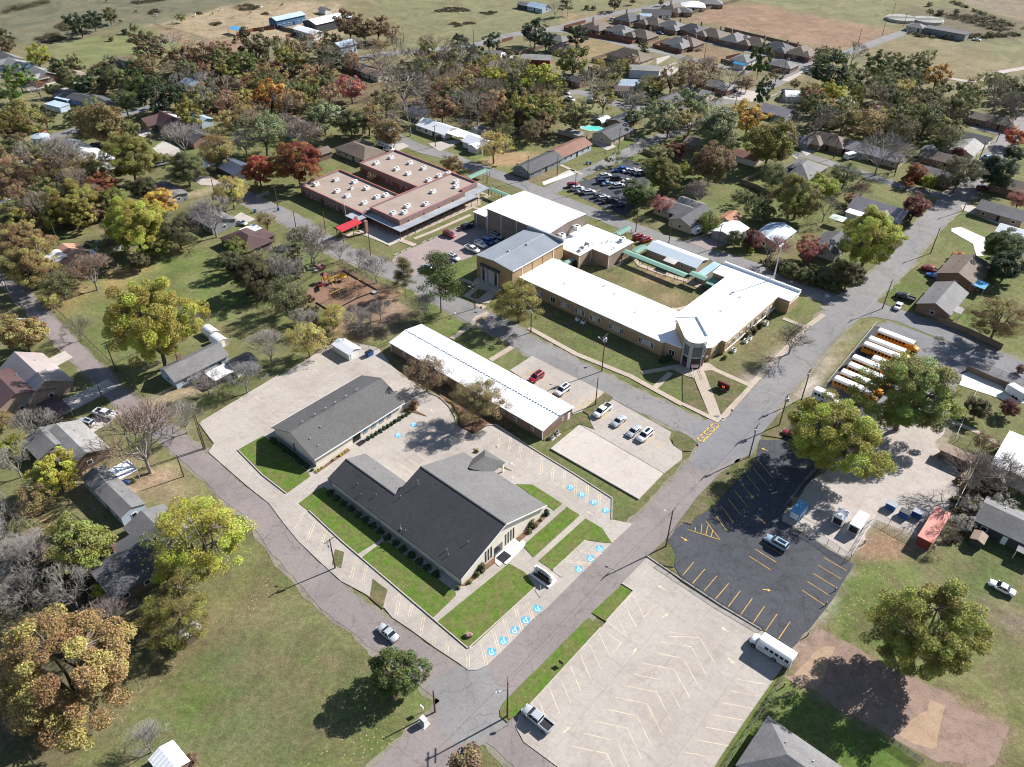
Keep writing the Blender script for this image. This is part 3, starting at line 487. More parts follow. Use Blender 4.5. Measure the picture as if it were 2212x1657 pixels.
lines(['I510,200 I645,282', 'I468,247 I606,333', 'I430,293 I572,384', 'I913,302 I1062,388', 'I878,352 I1025,441', 'I845,405 I985,490', 'I807,457 I950,549', 'I771,512 I920,612', 'I545,152 I680,232', 'I72,332 I0,418', 'I145,377 I64,470', 'I221,422 I136,522', 'I298,470 I210,573', 'I373,518 I292,625', 'I450,568 I370,680', 'I530,617 I452,730', 'I611,668 I536,778', 'I696,717 I621,828',
       'I30,120 I242,187 I152,68', 'I118,146 I126,86', 'I150,156 I168,80', 'I186,166 I195,122', 'I80,135 I84,108', 'I203,15 I287,132', 'I272,0 I330,78', 'I355,0 I376,26', 'F495,1335 F583,1440', 'F457,1378 F542,1482', 'F417,1426 F502,1532', 'F375,1470 F462,1580', 'F337,1525 F422,1632', 'F295,1577 F355,1655', 'F252,1627 F275,1657', 'F730,1110 F770,1130'], YEL, .13, .125)
lines(['F205,1083 F92,1193', 'F240,1098 F130,1208', 'F195,1085 F240,1100', 'F172,1110 F215,1125', 'F150,1132 F192,1147', 'F130,1152 F172,1168', 'F110,1172 F150,1190', 'F92,1193 F130,1208'], YEL, .3, .14)
lines(['E905,390 E845,450', 'E950,375 E880,455', 'E905,392 E935,402', 'E885,410 E918,420', 'E868,428 E900,440'], YEL, .25, .12)
lines(['E1125,768 E1195,728', 'E1172,795 E1243,752', 'E1195,780 E1265,745 E1172,798', 'E1215,808 E1290,765', 'E1265,835 E1318,798', 'E1305,865 E1362,822', 'E1345,905 E1400,865', 'E1430,930 E1487,888', 'E1480,960 E1543,918', 'E1515,990 E1640,895 E1697,885', 'E1510,1000 E1700,888', 'E1560,1000 E1700,895', 'E1530,985 E1560,1000', 'E1560,965 E1590,980', 'E1590,943 E1620,957', 'E1620,922 E1650,935', 'E1640,1075 E1735,1015', 'E1672,1068 E1728,1022', 'E1730,1100 E1770,1070', 'E1785,1130 E1845,1080', 'E1962,1228 E2020,1175', 'E2025,1262 E2083,1207'], YEL, .13, .148)
lines(['B1590,1165 B1650,1140', 'B1700,1195 B1790,1160', 'B1730,1210 B1840,1160', 'B1850,1120 B1960,1075', 'B1600,1260 B1680,1225', 'B1780,1330 B1830,1300'], YEL, .2, .1)
# wheelchair bays
def wheelchair(tok, rot, z=.172, k=1.):
    x, y = g(tok); e = empty('wheelchair_marking', x, y, rot, z)
    MB().box(-.72*k, -.72*k, 0, .72*k, .72*k, .006).build('marking_panel', BLUEP, e)
    mb = MB()
    def seg(x0, y0, x1, y1, w=.12): 
        Q = strip([(x0*k, y0*k), (x1*k, y1*k)], w*k); mb.prism(Q, .008, .014, False)
    mb.prism([(.11*k*math.cos(t)-.02*k, .11*k*math.sin(t)+.5*k) for t in [i*PI/4 for i in range(8)]], .008, .014, False)
    seg(-.04, .42, .0, .02); seg(0, .05, .32, .05); seg(.30, .08, .42, -.4); seg(.40, -.4, .56, -.34); seg(-.02, .25, .25, .22, .09)
    pts = [(.38*math.cos(t)+.02, .38*math.sin(t)-.22) for t in [PI*.75+i*PI/8 for i in range(10)]]
    for i in range(9): seg(*pts[i], *pts[i+1], .1)
    mb.build('wheelchair_symbol', WPAINT, e); return e
WCH = []
for tok, rt, d in (('K1458,572', 180, 'leftmost of the four along the kerb'), ('K1578,650', 180, 'second from left of the four along the kerb'), ('K1710,732', 180, 'third from left of the four along the kerb'), ('K1840,817', 180, 'rightmost of the four along the kerb'),
                ('K1770,1225', 45, 'farthest of three below the right sidewalk'), ('K1673,1332', 45, 'middle of three below the right sidewalk'), ('K1548,1447', 45, 'nearest of three, beside the church sign'),
                ('H1270,632', 30, 'nearest the church sign in the row of five'), ('H1194,707', 30, 'second from the church sign in the row of five'), ('H1122,772', 30, 'middle one in the roadside row of five'), ('H1049,840', 30, 'fourth from the church sign in the row of five'), ('H972,912', 30, 'last one, nearest the street corner'),
                ('J1703,722', -170, 'farther of two beside the round hedge'), ('J1533,835', -170, 'nearer of two beside the round hedge')):
    e = wheelchair(tok, R(rt-40)); tag(e, 'blue wheelchair marking '+d, 'marking', 'wheelchair parking markings'); WCH.append(e)
def arrow(tok, rt, m, top, k=1.):
    x, y = g(tok); P = [(-1, -.12), (.2, -.12), (.2, -.45), (1, 0), (.2, .45), (.2, .12), (-1, .12)]
    c, s = math.cos(rt), math.sin(rt); Q = [(x+k*(a*c-b*s), y+k*(a*s+b*c)) for a, b in P]; o = MB().poly([(a, b, top) for a, b in Q]).build('painted_arrow', m); o['kind'] = 'structure'
for tok, rt, m, top in (('K1668,846', 139, CREAM, PZ), ('K838,316', 139, CREAM, PZ), ('K848,458', 160, CREAM, PZ), ('H2070,497', 139, CREAM, PZ), ('H1897,910', 60, CREAM, PZ), ('H2097,678', 30, CREAM, PZ), ('H1460,1417', 40, CREAM, PZ), ('I275,770', 139, CREAM, PZ), ('I312,970', -60, CREAM, PZ), ('I545,512', -10, YEL, .125), ('I10,182', -41, YEL, .125), ('I520,68', 120, YEL, .125), ('F530,1258', 139, YEL, .13), ('J820,182', 40, CREAM, PZ), ('J1895,572', 120, CREAM, PZ)):
    arrow(tok, R(rt), m, top, .8)
# ------------------------------------------------------------------ large buildings, measured on the town grid (u along the long streets, v across)
CA, SA = math.cos(AZ), math.sin(AZ)
def W(u, v): return (u*CA-v*SA, u*SA+v*CA)
def UV(x, y): return (x*CA+y*SA, -x*SA+y*CA)
LAND = []          # (x, y, short name) for telling neighbours apart
class Bld:
    def __init__(s, name, u, v, label, cat, land=None, group=None):
        s.u, s.v = u, v; x, y = W(u, v); s.o = empty(name, x, y, AZ, 0, label, cat, group)
        if land: LAND.append((x, y, land))
    def add(s, name, mb, m, parent=None, label=None, smooth=False):
        mb.v = [(p[0]-s.u, p[1]-s.v, p[2]) for p in mb.v]
        return mb.build(name, m, parent or s.o, smooth, label)
BRT = mat('tan_brick', (.33, .225, .125), kind='brick', var=.12); BRR = mat('red_brick', (.27, .135, .095), kind='brick', var=.15, c2=(.3, .25, .22)); BRRD = mat('dark_red_brick', (.16, .075, .06), kind='brick')
BRB = mat('brown_brick', (.2, .115, .08), kind='brick', c2=(.26, .2, .17)); BRO = mat('mixed_brown_brick', (.24, .165, .12), kind='brick', c2=(.36, .32, .28), var=.25)
WHR = mat('white_membrane_roof', (.86, .86, .86), .5, var=.05, scale=.2); WRIB = mat('white_rib_metal', (.85, .86, .88), .35, 'rib', .05, p=.75); GRIB = mat('grey_rib_metal', (.30, .32, .35), .35, 'rib', .1, p=.85, metal=.2)
TANR = mat('tan_gravel_roof', (.30, .235, .195), .9, var=.12, scale=.8); COP = mat('red_coping', (.42, .13, .10), .5); CANM = mat('weathered_canopy_metal', (.30, .315, .34), .5, var=.35, scale=.5)
GREENM = mat('green_metal', (.19, .33, .26), .4, 'rib', .1, p=.5); REDM = mat('red_metal', (.5, .04, .05), .4, 'rib', .1, p=.6); BROWNP = mat('brown_post', (.13, .06, .045), .6)
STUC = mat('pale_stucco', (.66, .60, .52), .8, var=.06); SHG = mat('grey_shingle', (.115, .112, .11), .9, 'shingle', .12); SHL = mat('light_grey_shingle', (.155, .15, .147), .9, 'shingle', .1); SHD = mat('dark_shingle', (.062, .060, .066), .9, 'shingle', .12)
PANEL = mat('tan_metal_panel', (.21, .165, .14), .6, 'rib', .08, p=.9); STONE = mat('grey_stone', (.42, .41, .40), .8, var=.1); ACM = mat('ac_white', (.66, .66, .64), .5, var=.1)
def roof2(u0, u1, v0, v1, he, hr, axis='u', ov=.5, th=.18, off=0.):
    a = MB()
    if axis == 'u':
        vm = (v0+v1)/2+off; u0 -= ov; u1 += ov; v0 -= ov; v1 += ov
        for va in (v0, v1):
            P = [(u0, va, he), (u1, va, he), (u1, vm, hr), (u0, vm, hr)]
            if va == v1: P = P[::-1]
            a.hull([(p[0], p[1], p[2]-th) for p in P], P)
    else:
        um = (u0+u1)/2+off; u0 -= ov; u1 += ov; v0 -= ov; v1 += ov
        for ua in (u0, u1):
            P = [(ua, v1, he), (ua, v0, he), (um, v0, hr), (um, v1, hr)]
            if ua == u1: P = P[::-1]
            a.hull([(p[0], p[1], p[2]-th) for p in P], P)
    return a
def gwall(u0, u1, v0, v1, he, hr, axis='u', off=0.):
    a = MB(); t = .12
    if axis == 'u':
        vm = (v0+v1)/2+off; A = [(u0, v0, 0), (u0, v1, 0), (u0, v1, he-t), (u0, vm, hr-t-.1), (u0, v0, he-t)]; B = [(u1,)+p[1:] for p in A]
    else:
        um = (u0+u1)/2+off; A = [(u0, v0, 0), (u1, v0, 0), (u1, v0, he-t), (um, v0, hr-t-.1), (u0, v0, he-t)]; B = [(p[0], v1, p[2]) for p in A]
    return a.hull(A, B)
def win(b, side, c, pos, z, w_, h_, parent=None, frame=TRIM, glass=GLASS, name='window', inner=True, d=.06, mull=1):
    # side 'u'/'v' = plane of constant v / constant u ; pos = that coordinate with outward sign in d
    fr = MB(); t = .09
    def bx(c0, c1, z0, z1, dd, mb):
        if side == 'u': mb.box(c0, min(pos, pos+dd), z0, c1, max(pos, pos+dd), z1)
        else: mb.box(min(pos, pos+dd), c0, z0, max(pos, pos+dd), c1, z1)
    bx(c-w_/2, c+w_/2, z, z+t, d, fr); bx(c-w_/2, c+w_/2, z+h_-t, z+h_, d, fr)
    for k in range(mull+2):
        q = c-w_/2+(w_-t)*k/(mull+1); bx(q, q+t, z+t, z+h_-t, d, fr)
    f = b.add(name, fr, frame, parent)
    if inner:
        gm = MB(); bx(c-w_/2+t, c+w_/2-t, z+t, z+h_-t, d*.5, gm); o = b.add('pane', gm, glass, f)
    return f
def door(b, side, c, pos, w_, h_, m=None, d=.07, name='door', z=0):
    mb = MB()
    if side == 'u': mb.box(c-w_/2, min(pos, pos+d), z, c+w_/2, max(pos, pos+d), z+h_)
    else: mb.box(min(pos, pos+d), c-w_/2, z, max(pos, pos+d), c+w_/2, z+h_)
    return b.add(name, mb, m or DARK)
def acunit(b, u, v, z, kind=0, name='air_conditioner'):
    mb = MB(); du, dv, h = (1.3, 1.9, .95) if kind == 0 else (1., 1., .9)
    mb.box(u-du/2, v-dv/2, z+.12, u+du/2, v+dv/2, z+h)
    mb.box(u-du/2-.1, v-dv/2-.1, z, u+du/2+.1, v+dv/2+.1, z+.12)
    o = b.add(name, mb, ACM); f = MB().tube((u+.1, v, z+h), (u+.1, v, z+h+.08), .38, .38, 10); b.add('fan', f, DARK, o)
    if kind == 0: b.add('hood', MB().hull([(u-.65, v-1.5, z+.3), (u+.65, v-1.5, z+.3), (u+.65, v-.95, z+.3), (u-.65, v-.95, z+.3)], [(u-.65, v-1.3, z+.5), (u+.65, v-1.3, z+.5), (u+.65, v-.95, z+.8), (u-.65, v-.95, z+.8)]), ACM, o)
    return o
def vent(b, u, v, z, r=.12, h=.5): return b.add('roof_vent', MB().tube((u, v, z), (u, v, z+h), r, r, 8).tube((u, v, z+h), (u, v, z+h+.12), r*1.7, r*1.2, 8), GREYM)
# --- side building of the church
b = Bld('church_hall', -125.2, 81, 'long low stucco hall with grey hipless gable roof beside the dark roofed church', 'church hall', 'the grey roofed church hall')
u0, u1, v0, v1, he, hr = -132.9, -117.5, 68.1, 94.3, 2.9, 6.3
b.add('wall', gwall(u0, u1, v0, v1, he, hr, 'v'), STUC); b.add('roof', roof2(u0, u1, v0, v1, he, hr, 'v', .55), SHG)
b.add('fascia', MB().box(u1+.55, v0-.5, he-.25, u1+.63, v1+.5, he+.02).box(u0-.63, v0-.5, he-.25, u0-.55, v1+.5, he+.02), TRIM)
for v in (82.6, 85.1, 87.6, 90.0): win(b, 'v', v, u1, .8, 1.2, 1.5, frame=GREYM, glass=mat('bright_glass', (.25, .38, .45), .1, spec=.8))
d_ = door(b, 'v', 79.9, u1, 2.2, 2.3); b.add('door_mat', MB().box(u1+.6, 78.9, .16, u1+2., 80.9, .19), DARK)
for v in (71, 74.5, 77.6, 80.5, 83.7, 87): vent(b, -126.2, v+.8, 5.95, .13, .35)
for u, v in ((-121.5, 70.2), (-119.2, 70.5), (-122.5, 74)): vent(b, u, v, 2.9+(u1-u)*.44, .1, .35)
b.add('sign_post', MB().box(-125.4, 67.9, 0, -125.2, 68.0, 2.6), DARK)
# --- church
b = Bld('church', -82, 79, 'large church with steep charcoal front roof slope and pale grey back slope', 'church', 'the dark roofed church')
U0, U1, V0, VR, V1, HE, HR = -94., -69.6, 65.9, 78.8, 91.8, 2.9, 7.75
b.add('wall', MB().hull([(U0+.3, V0+.6, 0), (U0+.3, V1-.6, 0), (U0+.3, V1-.6, HE+.1), (U0+.3, VR, HR-.3), (U0+.3, V0+.6, HE+.1)], [(U1-.5, V0+.6, 0), (U1-.5, V1-.6, 0), (U1-.5, V1-.6, HE+.1), (U1-.5, VR, HR-.3), (U1-.5, V0+.6, HE+.1)]), STUC)
S_ = (HR-HE)/(VR-V0); wr = 71.3; hw = HE+S_*(wr-V0)
b.add('wing_wall', MB().hull([(-109.6, V0+.6, 0), (-109.6, 76., 0), (-109.6, 76., HE), (-109.6, wr, hw-.3), (-109.6, V0+.6, HE)], [(U0, V0+.6, 0), (U0, 76., 0), (U0, 76., HE), (U0, wr, hw-.3), (U0, V0+.6, HE)]), STUC)
th = .2
P = [(-110.2, V0, HE), (U1, V0, HE), (U1, VR, HR), (U0, VR, HR), (U0, wr, hw), (-110.2, wr, hw)]
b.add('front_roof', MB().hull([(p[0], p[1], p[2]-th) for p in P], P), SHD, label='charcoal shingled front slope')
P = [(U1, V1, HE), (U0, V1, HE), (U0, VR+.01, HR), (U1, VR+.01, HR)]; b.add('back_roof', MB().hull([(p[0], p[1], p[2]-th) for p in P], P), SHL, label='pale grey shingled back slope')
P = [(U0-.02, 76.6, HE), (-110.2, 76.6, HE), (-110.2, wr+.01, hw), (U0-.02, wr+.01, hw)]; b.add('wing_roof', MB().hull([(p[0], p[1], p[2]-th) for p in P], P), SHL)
b.add('ridge_cap', MB().box(U0-.03, VR-.14, HR-.02, U1+.03, VR+.14, HR+.05).box(-110.25, wr-.12, hw-.02, U0, wr+.12, hw+.05), SHD)
b.add('fascia', MB().hull([(U1, V0, HE-.25), (U1+.06, V0, HE-.25), (U1+.06, V0, HE+.04), (U1, V0, HE+.04)], [(U1, VR, HR-.25), (U1+.06, VR, HR-.25), (U1+.06, VR, HR+.04), (U1, VR, HR+.04)])
      .hull([(U1, V1, HE-.25), (U1+.06, V1, HE-.25), (U1+.06, V1, HE+.04), (U1, V1, HE+.04)], [(U1, VR, HR-.25), (U1+.06, VR, HR-.25), (U1+.06, VR, HR+.04), (U1, VR, HR+.04)]), TRIM)
for k, v in enumerate((73.4, 74.2, 75.0, 79.3, 80.1, 80.9, 81.7)): win(b, 'v', v, U1-.5, .8, .34, 3.2, frame=DARK, name='slot_window', inner=False, mull=0)
for k, v in enumerate((73.4, 74.2, 75.0, 79.3, 80.1, 80.9, 81.7)): b.add('slot_pane', MB().box(U1-.5, v-.14, .9, U1-.46, v+.14, 3.9), GLASS)
door(b, 'v', 77.1, U1-.5, 2.4, 2.7, GLASS); b.add('door_mat', MB().box(-69.6, 75.8, .29, -67.6, 78.3, .32), DARK)
P = [(-90.9, 90.2, 3.1), (-85, 90.2, 3.1), (-85, 95.2, 3.1), (-88, 96.6, 3.1), (-90.9, 95.2, 3.1)]
b.add('porch_roof', MB().hull([(-91, 91, 2.95), (-84.8, 91, 2.95), (-84.8, 95.6, 2.95), (-91, 95.6, 2.95)], [(-88.2, 87.5, 4.9), (-87.6, 87.5, 4.9), (-87.6, 92.6, 4.9), (-88.2, 92.6, 4.9)]).box(-91, 91.2, 2.75, -84.8, 95.6, 2.95), SHG)
for u in (-90.7, -85.1): b.add('porch_post', MB().box(u-.15, 95, 0, u+.15, 95.3, 2.8), TRIM)
def zr(v): return HE+S_*(v-V0)
for u, v, h in ((-103, 68.6, .4), (-97.5, 69, .5), (-92.5, 71.5, .5), (-91.3, 75.5, 1.4), (-76, 68.5, .5), (-73.5, 72, .5), (-75, 68, .4), (-86, 66.8, .6), (-100.5, 67.3, .4)): vent(b, u, v, zr(v)-.05, .06, h)
for u, v in ((-104, 74.5), (-99, 75)): vent(b, u, v, HE+(76.6-v)*S_-.05, .06, .3)
b.add('service_mast', MB().tube((-87.3, 66.6, 3), (-87.3, 66.6, 4.6), .05).box(-87.45, 66.5, 3.1, -87.1, 66.7, 3.6), GREYM)
# --- long white-roofed classroom building
b = Bld('classroom_building', -112, 115, 'very long brick building with ribbed white metal roof between church and school', 'classroom building', 'the long white metal roofed building')
u0, u1, v0, v1 = -138.6, -85.4, 109.5, 120.8
b.add('wall', gwall(u0, u1, v0, v1, 3.05, 4.1), BRB); b.add('roof', roof2(u0, u1, v0, v1, 3.1, 4.15, 'u', .35, .12), WRIB)
rc = MB()
for k in range(60): rc.box(u0+k*.9, 115.0, 4.13, u0+k*.9+.62, 115.3, 4.2)
b.add('ridge_vent', rc, mat('blue_grey_metal', (.12, .16, .24), .4))
for u in (-133.5, -125.9, -118, -107.5, -98, -94, -88.6): win(b, 'u', u, v0, 1., .9, 1.1, d=-.06)
win(b, 'v', 117, u1, 1.2, .8, 1.); door(b, 'v', 119.4, u1, 1, 2.1, TRIM); b.add('gable_panel', MB().hull([(u1+.02, v0-.2, 2.95), (u1+.02, v1+.2, 2.95), (u1+.02, 115.15, 4.0)], [(u1+.1, v0-.2, 2.95), (u1+.1, v1+.2, 2.95), (u1+.1, 115.15, 4.0)]), mat('grey_panel', (.36, .38, .4), .5, 'rib', p=.4))
for u, v in ((u0, v0), (u1, v0)): b.add('downpipe', MB().box(u-.1, v-.14, 0, u+.02, v-.02, 3), TRIM)
for v in (111.4, 113.4): x, y = W(u1+1.2, v); e = Bld('air_conditioner', u1+1.3, v, 'grey round condenser unit on the grass, %s one by the brick end wall' % ('farther' if v > 112 else 'nearer'), 'air conditioner'); e.add('casing', MB().tube((u1+1.3, v, .1), (u1+1.3, v, .95), .5, .5, 12), GREYM); e.add('fan', MB().tube((u1+1.3, v, .95), (u1+1.3, v, 1.02), .34, .34, 10), DARK); e.add('pad', MB().box(u1+.6, v-.7, 0, u1+2, v+.7, .1), CONC2)
# --- auditorium
b = Bld('auditorium', -141.4, 166, 'tall tan brick auditorium with ribbed grey metal roof and dark columned portal', 'auditorium', 'the grey ribbed auditorium')
u0, u1, v0, v1 = -148.6, -134, 153.7, 178
b.add('wall', gwall(u0, u1, v0, v1, 8, 8.7, 'v'), BRT); b.add('roof', roof2(u0, u1, v0, v1, 8.05, 8.8, 'v', .15, .15), GRIB)
b.add('ridge_cap', MB().box(-141.55, v0, 8.72, -141.05, v1-1, 8.84), GREYM); b.add('parapet', MB().box(u0-.1, v1-.5, 8, u1+.1, v1+.1, 9.2), GREYM)
b.add('gutter', MB().box(u1+.15, v0, 7.8, u1+.35, v1, 8.0), TRIM)
for u, v in ((-142, 161), (-140.6, 168)): vent(b, u, v, 8.75, .25, .35)
pt = MB()
for u in (-146.2, -144.6, -144.0, -141.7, -141.1, -139.5): pt.box(u-.22, v0-.55, 0.4, u+.22, v0+.1, 5.4)
b.add('portal_columns', pt, STONE); b.add('portal_lintel', MB().box(-146.7, v0-.75, 5.4, -138.9, v0+.1, 6.1), mat('dark_lintel', (.07, .075, .08), .7))
for u in (-145.3, -140.3): door(b, 'u', u, v0, 1.1, 3.6, DARK, -.08, z=.4)
b.add('centre_panel', MB().box(-143.7, v0-.25, .4, -142, v0, 5.3), STONE)
st = MB()
for k in range(4): st.box(-147.8-.0*k, v0-.8-.45*(k+1), 0, -138, v0-.35*0-.45*k-.0 if k == 0 else v0-.8-.45*k, .55-.13*k)
b.add('steps', st, CONC2)
for v in (158, 163, 168, 173): b.add('pilaster', MB().box(u1, v-.1, 4.4, u1+.12, v+.1, 7.9), TRIM if v in (158, 173) else BRT)
# --- school
b = Bld('school', -90, 175, 'huge L shaped tan brick school with glaring white flat roof and grey entrance tower', 'school', 'the L shaped white roofed school')
O_ = [(-135.6, 157.1), (-83.2, 157.1), (-82.9, 157.9), (-78.3, 158.3), (-73.6, 162.4), (-72.3, 164), (-72.3, 168.7), (-70.9, 168.9), (-71.2, 199.6), (-67.4, 199.6), (-67.4, 206.2), (-92.4, 206.2), (-92.2, 199.2), (-87.8, 199.2), (-87.8, 172.6), (-133.9, 172.6), (-133.9, 157.2)]
O_ = [(-133.8, 157.1)]+O_[1:-2]+[(-133.8, 172.6)]
b.add('wall', MB().prism(O_, 0, 4.35), BRT)
def grow(P, d):
    out = []; n = len(P)
    if area(P) < 0: P = P[::-1]
    for i in range(n):
        a, q, c = P[i-1], P[i], P[(i+1) % n]; e1 = (q[0]-a[0], q[1]-a[1]); e2 = (c[0]-q[0], c[1]-q[1]); l1 = math.hypot(*e1); l2 = math.hypot(*e2)
        n1 = (e1[1]/l1, -e1[0]/l1); n2 = (e2[1]/l2, -e2[0]/l2); k = 1+n1[0]*n2[0]+n1[1]*n2[1]; k = max(k, .4)
        out.append((q[0]+(n1[0]+n2[0])*d/k, q[1]+(n1[1]+n2[1])*d/k))
    return out
b.add('roof', MB().prism(grow(O_, .25), 4.35, 4.62), WHR)
b.add('cornice_band', MB().prism(grow(O_, .08), 3.55, 3.75), mat('pale_band', (.45, .36, .25), .8))
b.add('parapet', MB().box(-92.4, 205.9, 4.62, -67.2, 206.4, 5.35), WHR)
zz = 1.
PW = mat('window_panel', (.45, .43, .38), .7, 'rib', p=.5)
for u, n in ((-126.6, 3), (-121, 1), (-116.8, 3), (-111.2, 3), (-105.6, 3), (-98.3, 4), (-88.2, 4)):
    if n == 1: win(b, 'u', u, 157.1, 1.1, 1.9, 1.9, d=-.08)
    else:
        w_ = 2.1 if n == 4 else .95
        for s in (-1, 1): win(b, 'u', u+s*(w_/2+.55+.3), 157.1, 1.1, 1.05, 1.9, d=-.08)
        b.add('window_panel', MB().box(u-w_/2-.28, 157.03, 1.1, u+w_/2+.28, 157.1, 3.), PW)
win(b, 'u', -80.6, 158.02, 1.1, 1.9, 1.7, d=-.12); win(b, 'v', 166.5, -72.3, 1.0, 2., 1.6, d=.08)
for v in (171.2, 174.2, 178, 182, 187.4, 191.9, 195.6): win(b, 'v', v, -70.98, 1.1, 1.3, 1.9, d=.12)
for v in (176.1, 184.7, 193.7): b.add('window_panel', MB().box(-71.2, v-.9, 1.1, -70.93, v+.9, 3.1), PW)
b.add('stone_band', MB().box(-71.1, 169.5, .8, -70.8, 199.4, 1.05).box(-67.5, 199.7, 3.1, -67.32, 206.1, 3.35), TRIM)
RT_ = [(-84.2, 164.4), (-80.1, 168.4), (-73.2, 162.2)]+[(-75.35+2.9*math.cos(t), 159.95+2.9*math.sin(t)) for t in [PI*.25-i*PI/8 for i in range(1, 8)]]+[(-77.5, 157.8)]
b.add('tower_wall', MB().prism([(-84.1, 164.5), (-80.1, 168.3), (-73.3, 162.1), (-77.5, 157.9)], 0, 8.3), BRT)
dr = [(-75.35+2.85*math.cos(t), 159.95+2.85*math.sin(t)) for t in [PI*.25-i*PI/10 for i in range(0, 11)]]
b.add('entrance_drum', MB().prism(dr, 0, 8.3), STONE); b.add('tower_roof', MB().prism(grow([(-84.2, 164.4), (-80.1, 168.4), (-73.3, 162.2)]+dr[1:-1]+[(-77.4, 157.8)], .15), 8.3, 8.5), WHR)
b.add('tower_parapet', MB().prism(strip([(-80.1, 168.2), (-73.4, 162.2)], .35), 8.5, 9.0).prism(strip([(-84.1, 164.4), (-80.3, 168.2)], .3), 8.5, 8.75), WHR)
for i, t in enumerate((PI*.25-PI*.2, -PI*.25, -PI*.25-PI*.45+PI*.0)):
    t = [PI*.25-PI*.16, -PI*.25, -PI*.75+PI*.16][i]; cx, cy = -75.35+2.72*math.cos(t), 159.95+2.72*math.sin(t); nx, ny = math.cos(t), math.sin(t); wd = [.75, 1.2, .75][i]
    def slab(z0, z1, d, w__): return MB().prism([(cx-ny*w__+nx*d0, cy+nx*w__+ny*d0) for d0 in (0, d)]+[(cx+ny*w__+nx*d0, cy-nx*w__+ny*d0) for d0 in (d, 0)], z0, z1)
    f = b.add('entrance_window', slab(3.9, 6.9, .22, wd), mat('grey_glass', (.12, .13, .14), .3)); f = b.add('entrance_door', slab(.2, 3.3, .22, wd), DARK)
    mb = slab(.5, 1.6, .26, wd*.8); b.add('door_poster', mb, mat('poster_pale', (.6, .45, .45), .6, var=.4, scale=6) if i == 1 else mat('poster_dark', (.22, .04, .05), .6, var=.4, scale=6), f)
cb = MB()
for t in [PI*.25-i*PI/3.03 for i in range(4)]: cb.tube((-75.35+2.9*math.cos(t), 159.95+2.9*math.sin(t), 0), (-75.35+2.9*math.cos(t), 159.95+2.9*math.sin(t), 8.2), .28, .28, 8)
b.add('entrance_columns', cb, STONE)
for u, v in ((-121.5, 163), (-97, 164.5), (-86, 168), (-79.3, 181), (-79, 191.5), (-107, 168), (-112, 170)): vent(b, u, v, 4.6, .16, .35)
b.add('wall_plaque', MB().hull([(-73.05, 162.75, 1.2), (-72.55, 163.35, 1.2), (-72.5, 163.3, 1.2), (-73., 162.7, 1.2)], [(-73.05, 162.75, 2.2), (-72.55, 163.35, 2.2), (-72.5, 163.3, 2.2), (-73., 162.7, 2.2)]), WPAINT)
for u, v, t in ((-69.6, 172.3, 'nearest'), (-69.3, 178.4, 'second'), (-69.2, 180.6, 'third'), (-69.2, 190.4, 'farthest')):
    e = Bld('air_conditioner', u, v, 'white condenser box against the school side wall, %s from the entrance' % t, 'air conditioner', None, 'condensers on the school side'); acunit(e, u, v, .1, 1)
for u, v, t in ((-110.7, 155.8, 'small round green'), (-108.6, 155.6, 'square pale')):
    e = Bld('air_conditioner', u, v, t+' condenser unit on the shaded lawn below the school windows', 'air conditioner'); acunit(e, u, v, .05, 1)
# --- gym and cafeteria block
b = Bld('gymnasium', -153, 187.5, 'high gymnasium block with white roof, ribbed tan upper walls and white downpipes', 'gymnasium', 'the tall white roofed gym')
u0, u1, v0, v1 = -166.6, -140.1, 178.1, 197
b.add('lower_wall', MB().box(u0, v0, 0, u1, v1, 4.2), BRO); b.add('upper_wall', MB().hull([(u0-.05, v0-.05, 4.2), (u0-.05, v1+.05, 4.2), (u0-.05, v1+.05, 8.9), (u0-.05, 187.5, 9.5), (u0-.05, v0-.05, 8.9)], [(u1+.05, v0-.05, 4.2), (u1+.05, v1+.05, 4.2), (u1+.05, v1+.05, 8.9), (u1+.05, 187.5, 9.5), (u1+.05, v0-.05, 8.9)]), PANEL)
b.add('roof', roof2(u0, u1, v0, v1, 9, 9.7, 'u', .2, .16), WHR)
for u in (-166.5, -160.4, -153.6, -146.8): b.add('downpipe', MB().box(u-.1, v0-.22, 0, u+.1, v0-.06, 8.8), TRIM)
b.add('side_wing_wall', MB().box(-174.4, 179.6, 0, -166.65, 197.5, 4.6), BRO); b.add('side_wing_roof', MB().box(-174.7, 179.3, 4.6, -166.66, 197.8, 4.8), WHR)
for u in (-173.2, -168.5): b.add('downpipe', MB().box(u-.1, 179.4, 0, u+.1, 179.56, 4.5), TRIM)
for u, v in ((-172, 184), (-171, 188)): vent(b, u, v, 4.8, .25, .3)
for u, v in ((-138.2, 182.6), (-138.2, 190.4)):
    o = b.add('cooler_frame', MB().box(u-.9, v-1, 4.7, u-.8, v-.9, 6.4).box(u+.8, v-1, 4.7, u+.9, v-.9, 6.4).box(u-.9, v+.9, 4.7, u-.8, v+1, 6.4).box(u+.8, v+.9, 4.7, u+.9, v+1, 6.4).box(u-1, v-1.1, 6.4, u+1, v+1.1, 6.5), GREYM)
    b.add('cooler', MB().box(u-.8, v-.9, 6.5, u+.8, v+.9, 7.8), ACM, o); b.add('duct', MB().hull([(u-1.9, v-.6, 6.6), (u-.8, v-.6, 6.6), (u-.8, v+.6, 6.6), (u-1.9, v+.6, 6.6)], [(u-1.9, v-.6, 7.4), (u-.8, v-.6, 7.7), (u-.8, v+.6, 7.7), (u-1.9, v+.6, 7.4)]), GREYM, o); b.add('fan', MB().tube((u, v, 7.8), (u, v, 7.9), .5, .5, 12), DARK, o)
b = Bld('cafeteria', -131, 190, 'low cafeteria block with white flat roof and rooftop units beside the gymnasium', 'cafeteria', 'the low white roofed cafeteria')
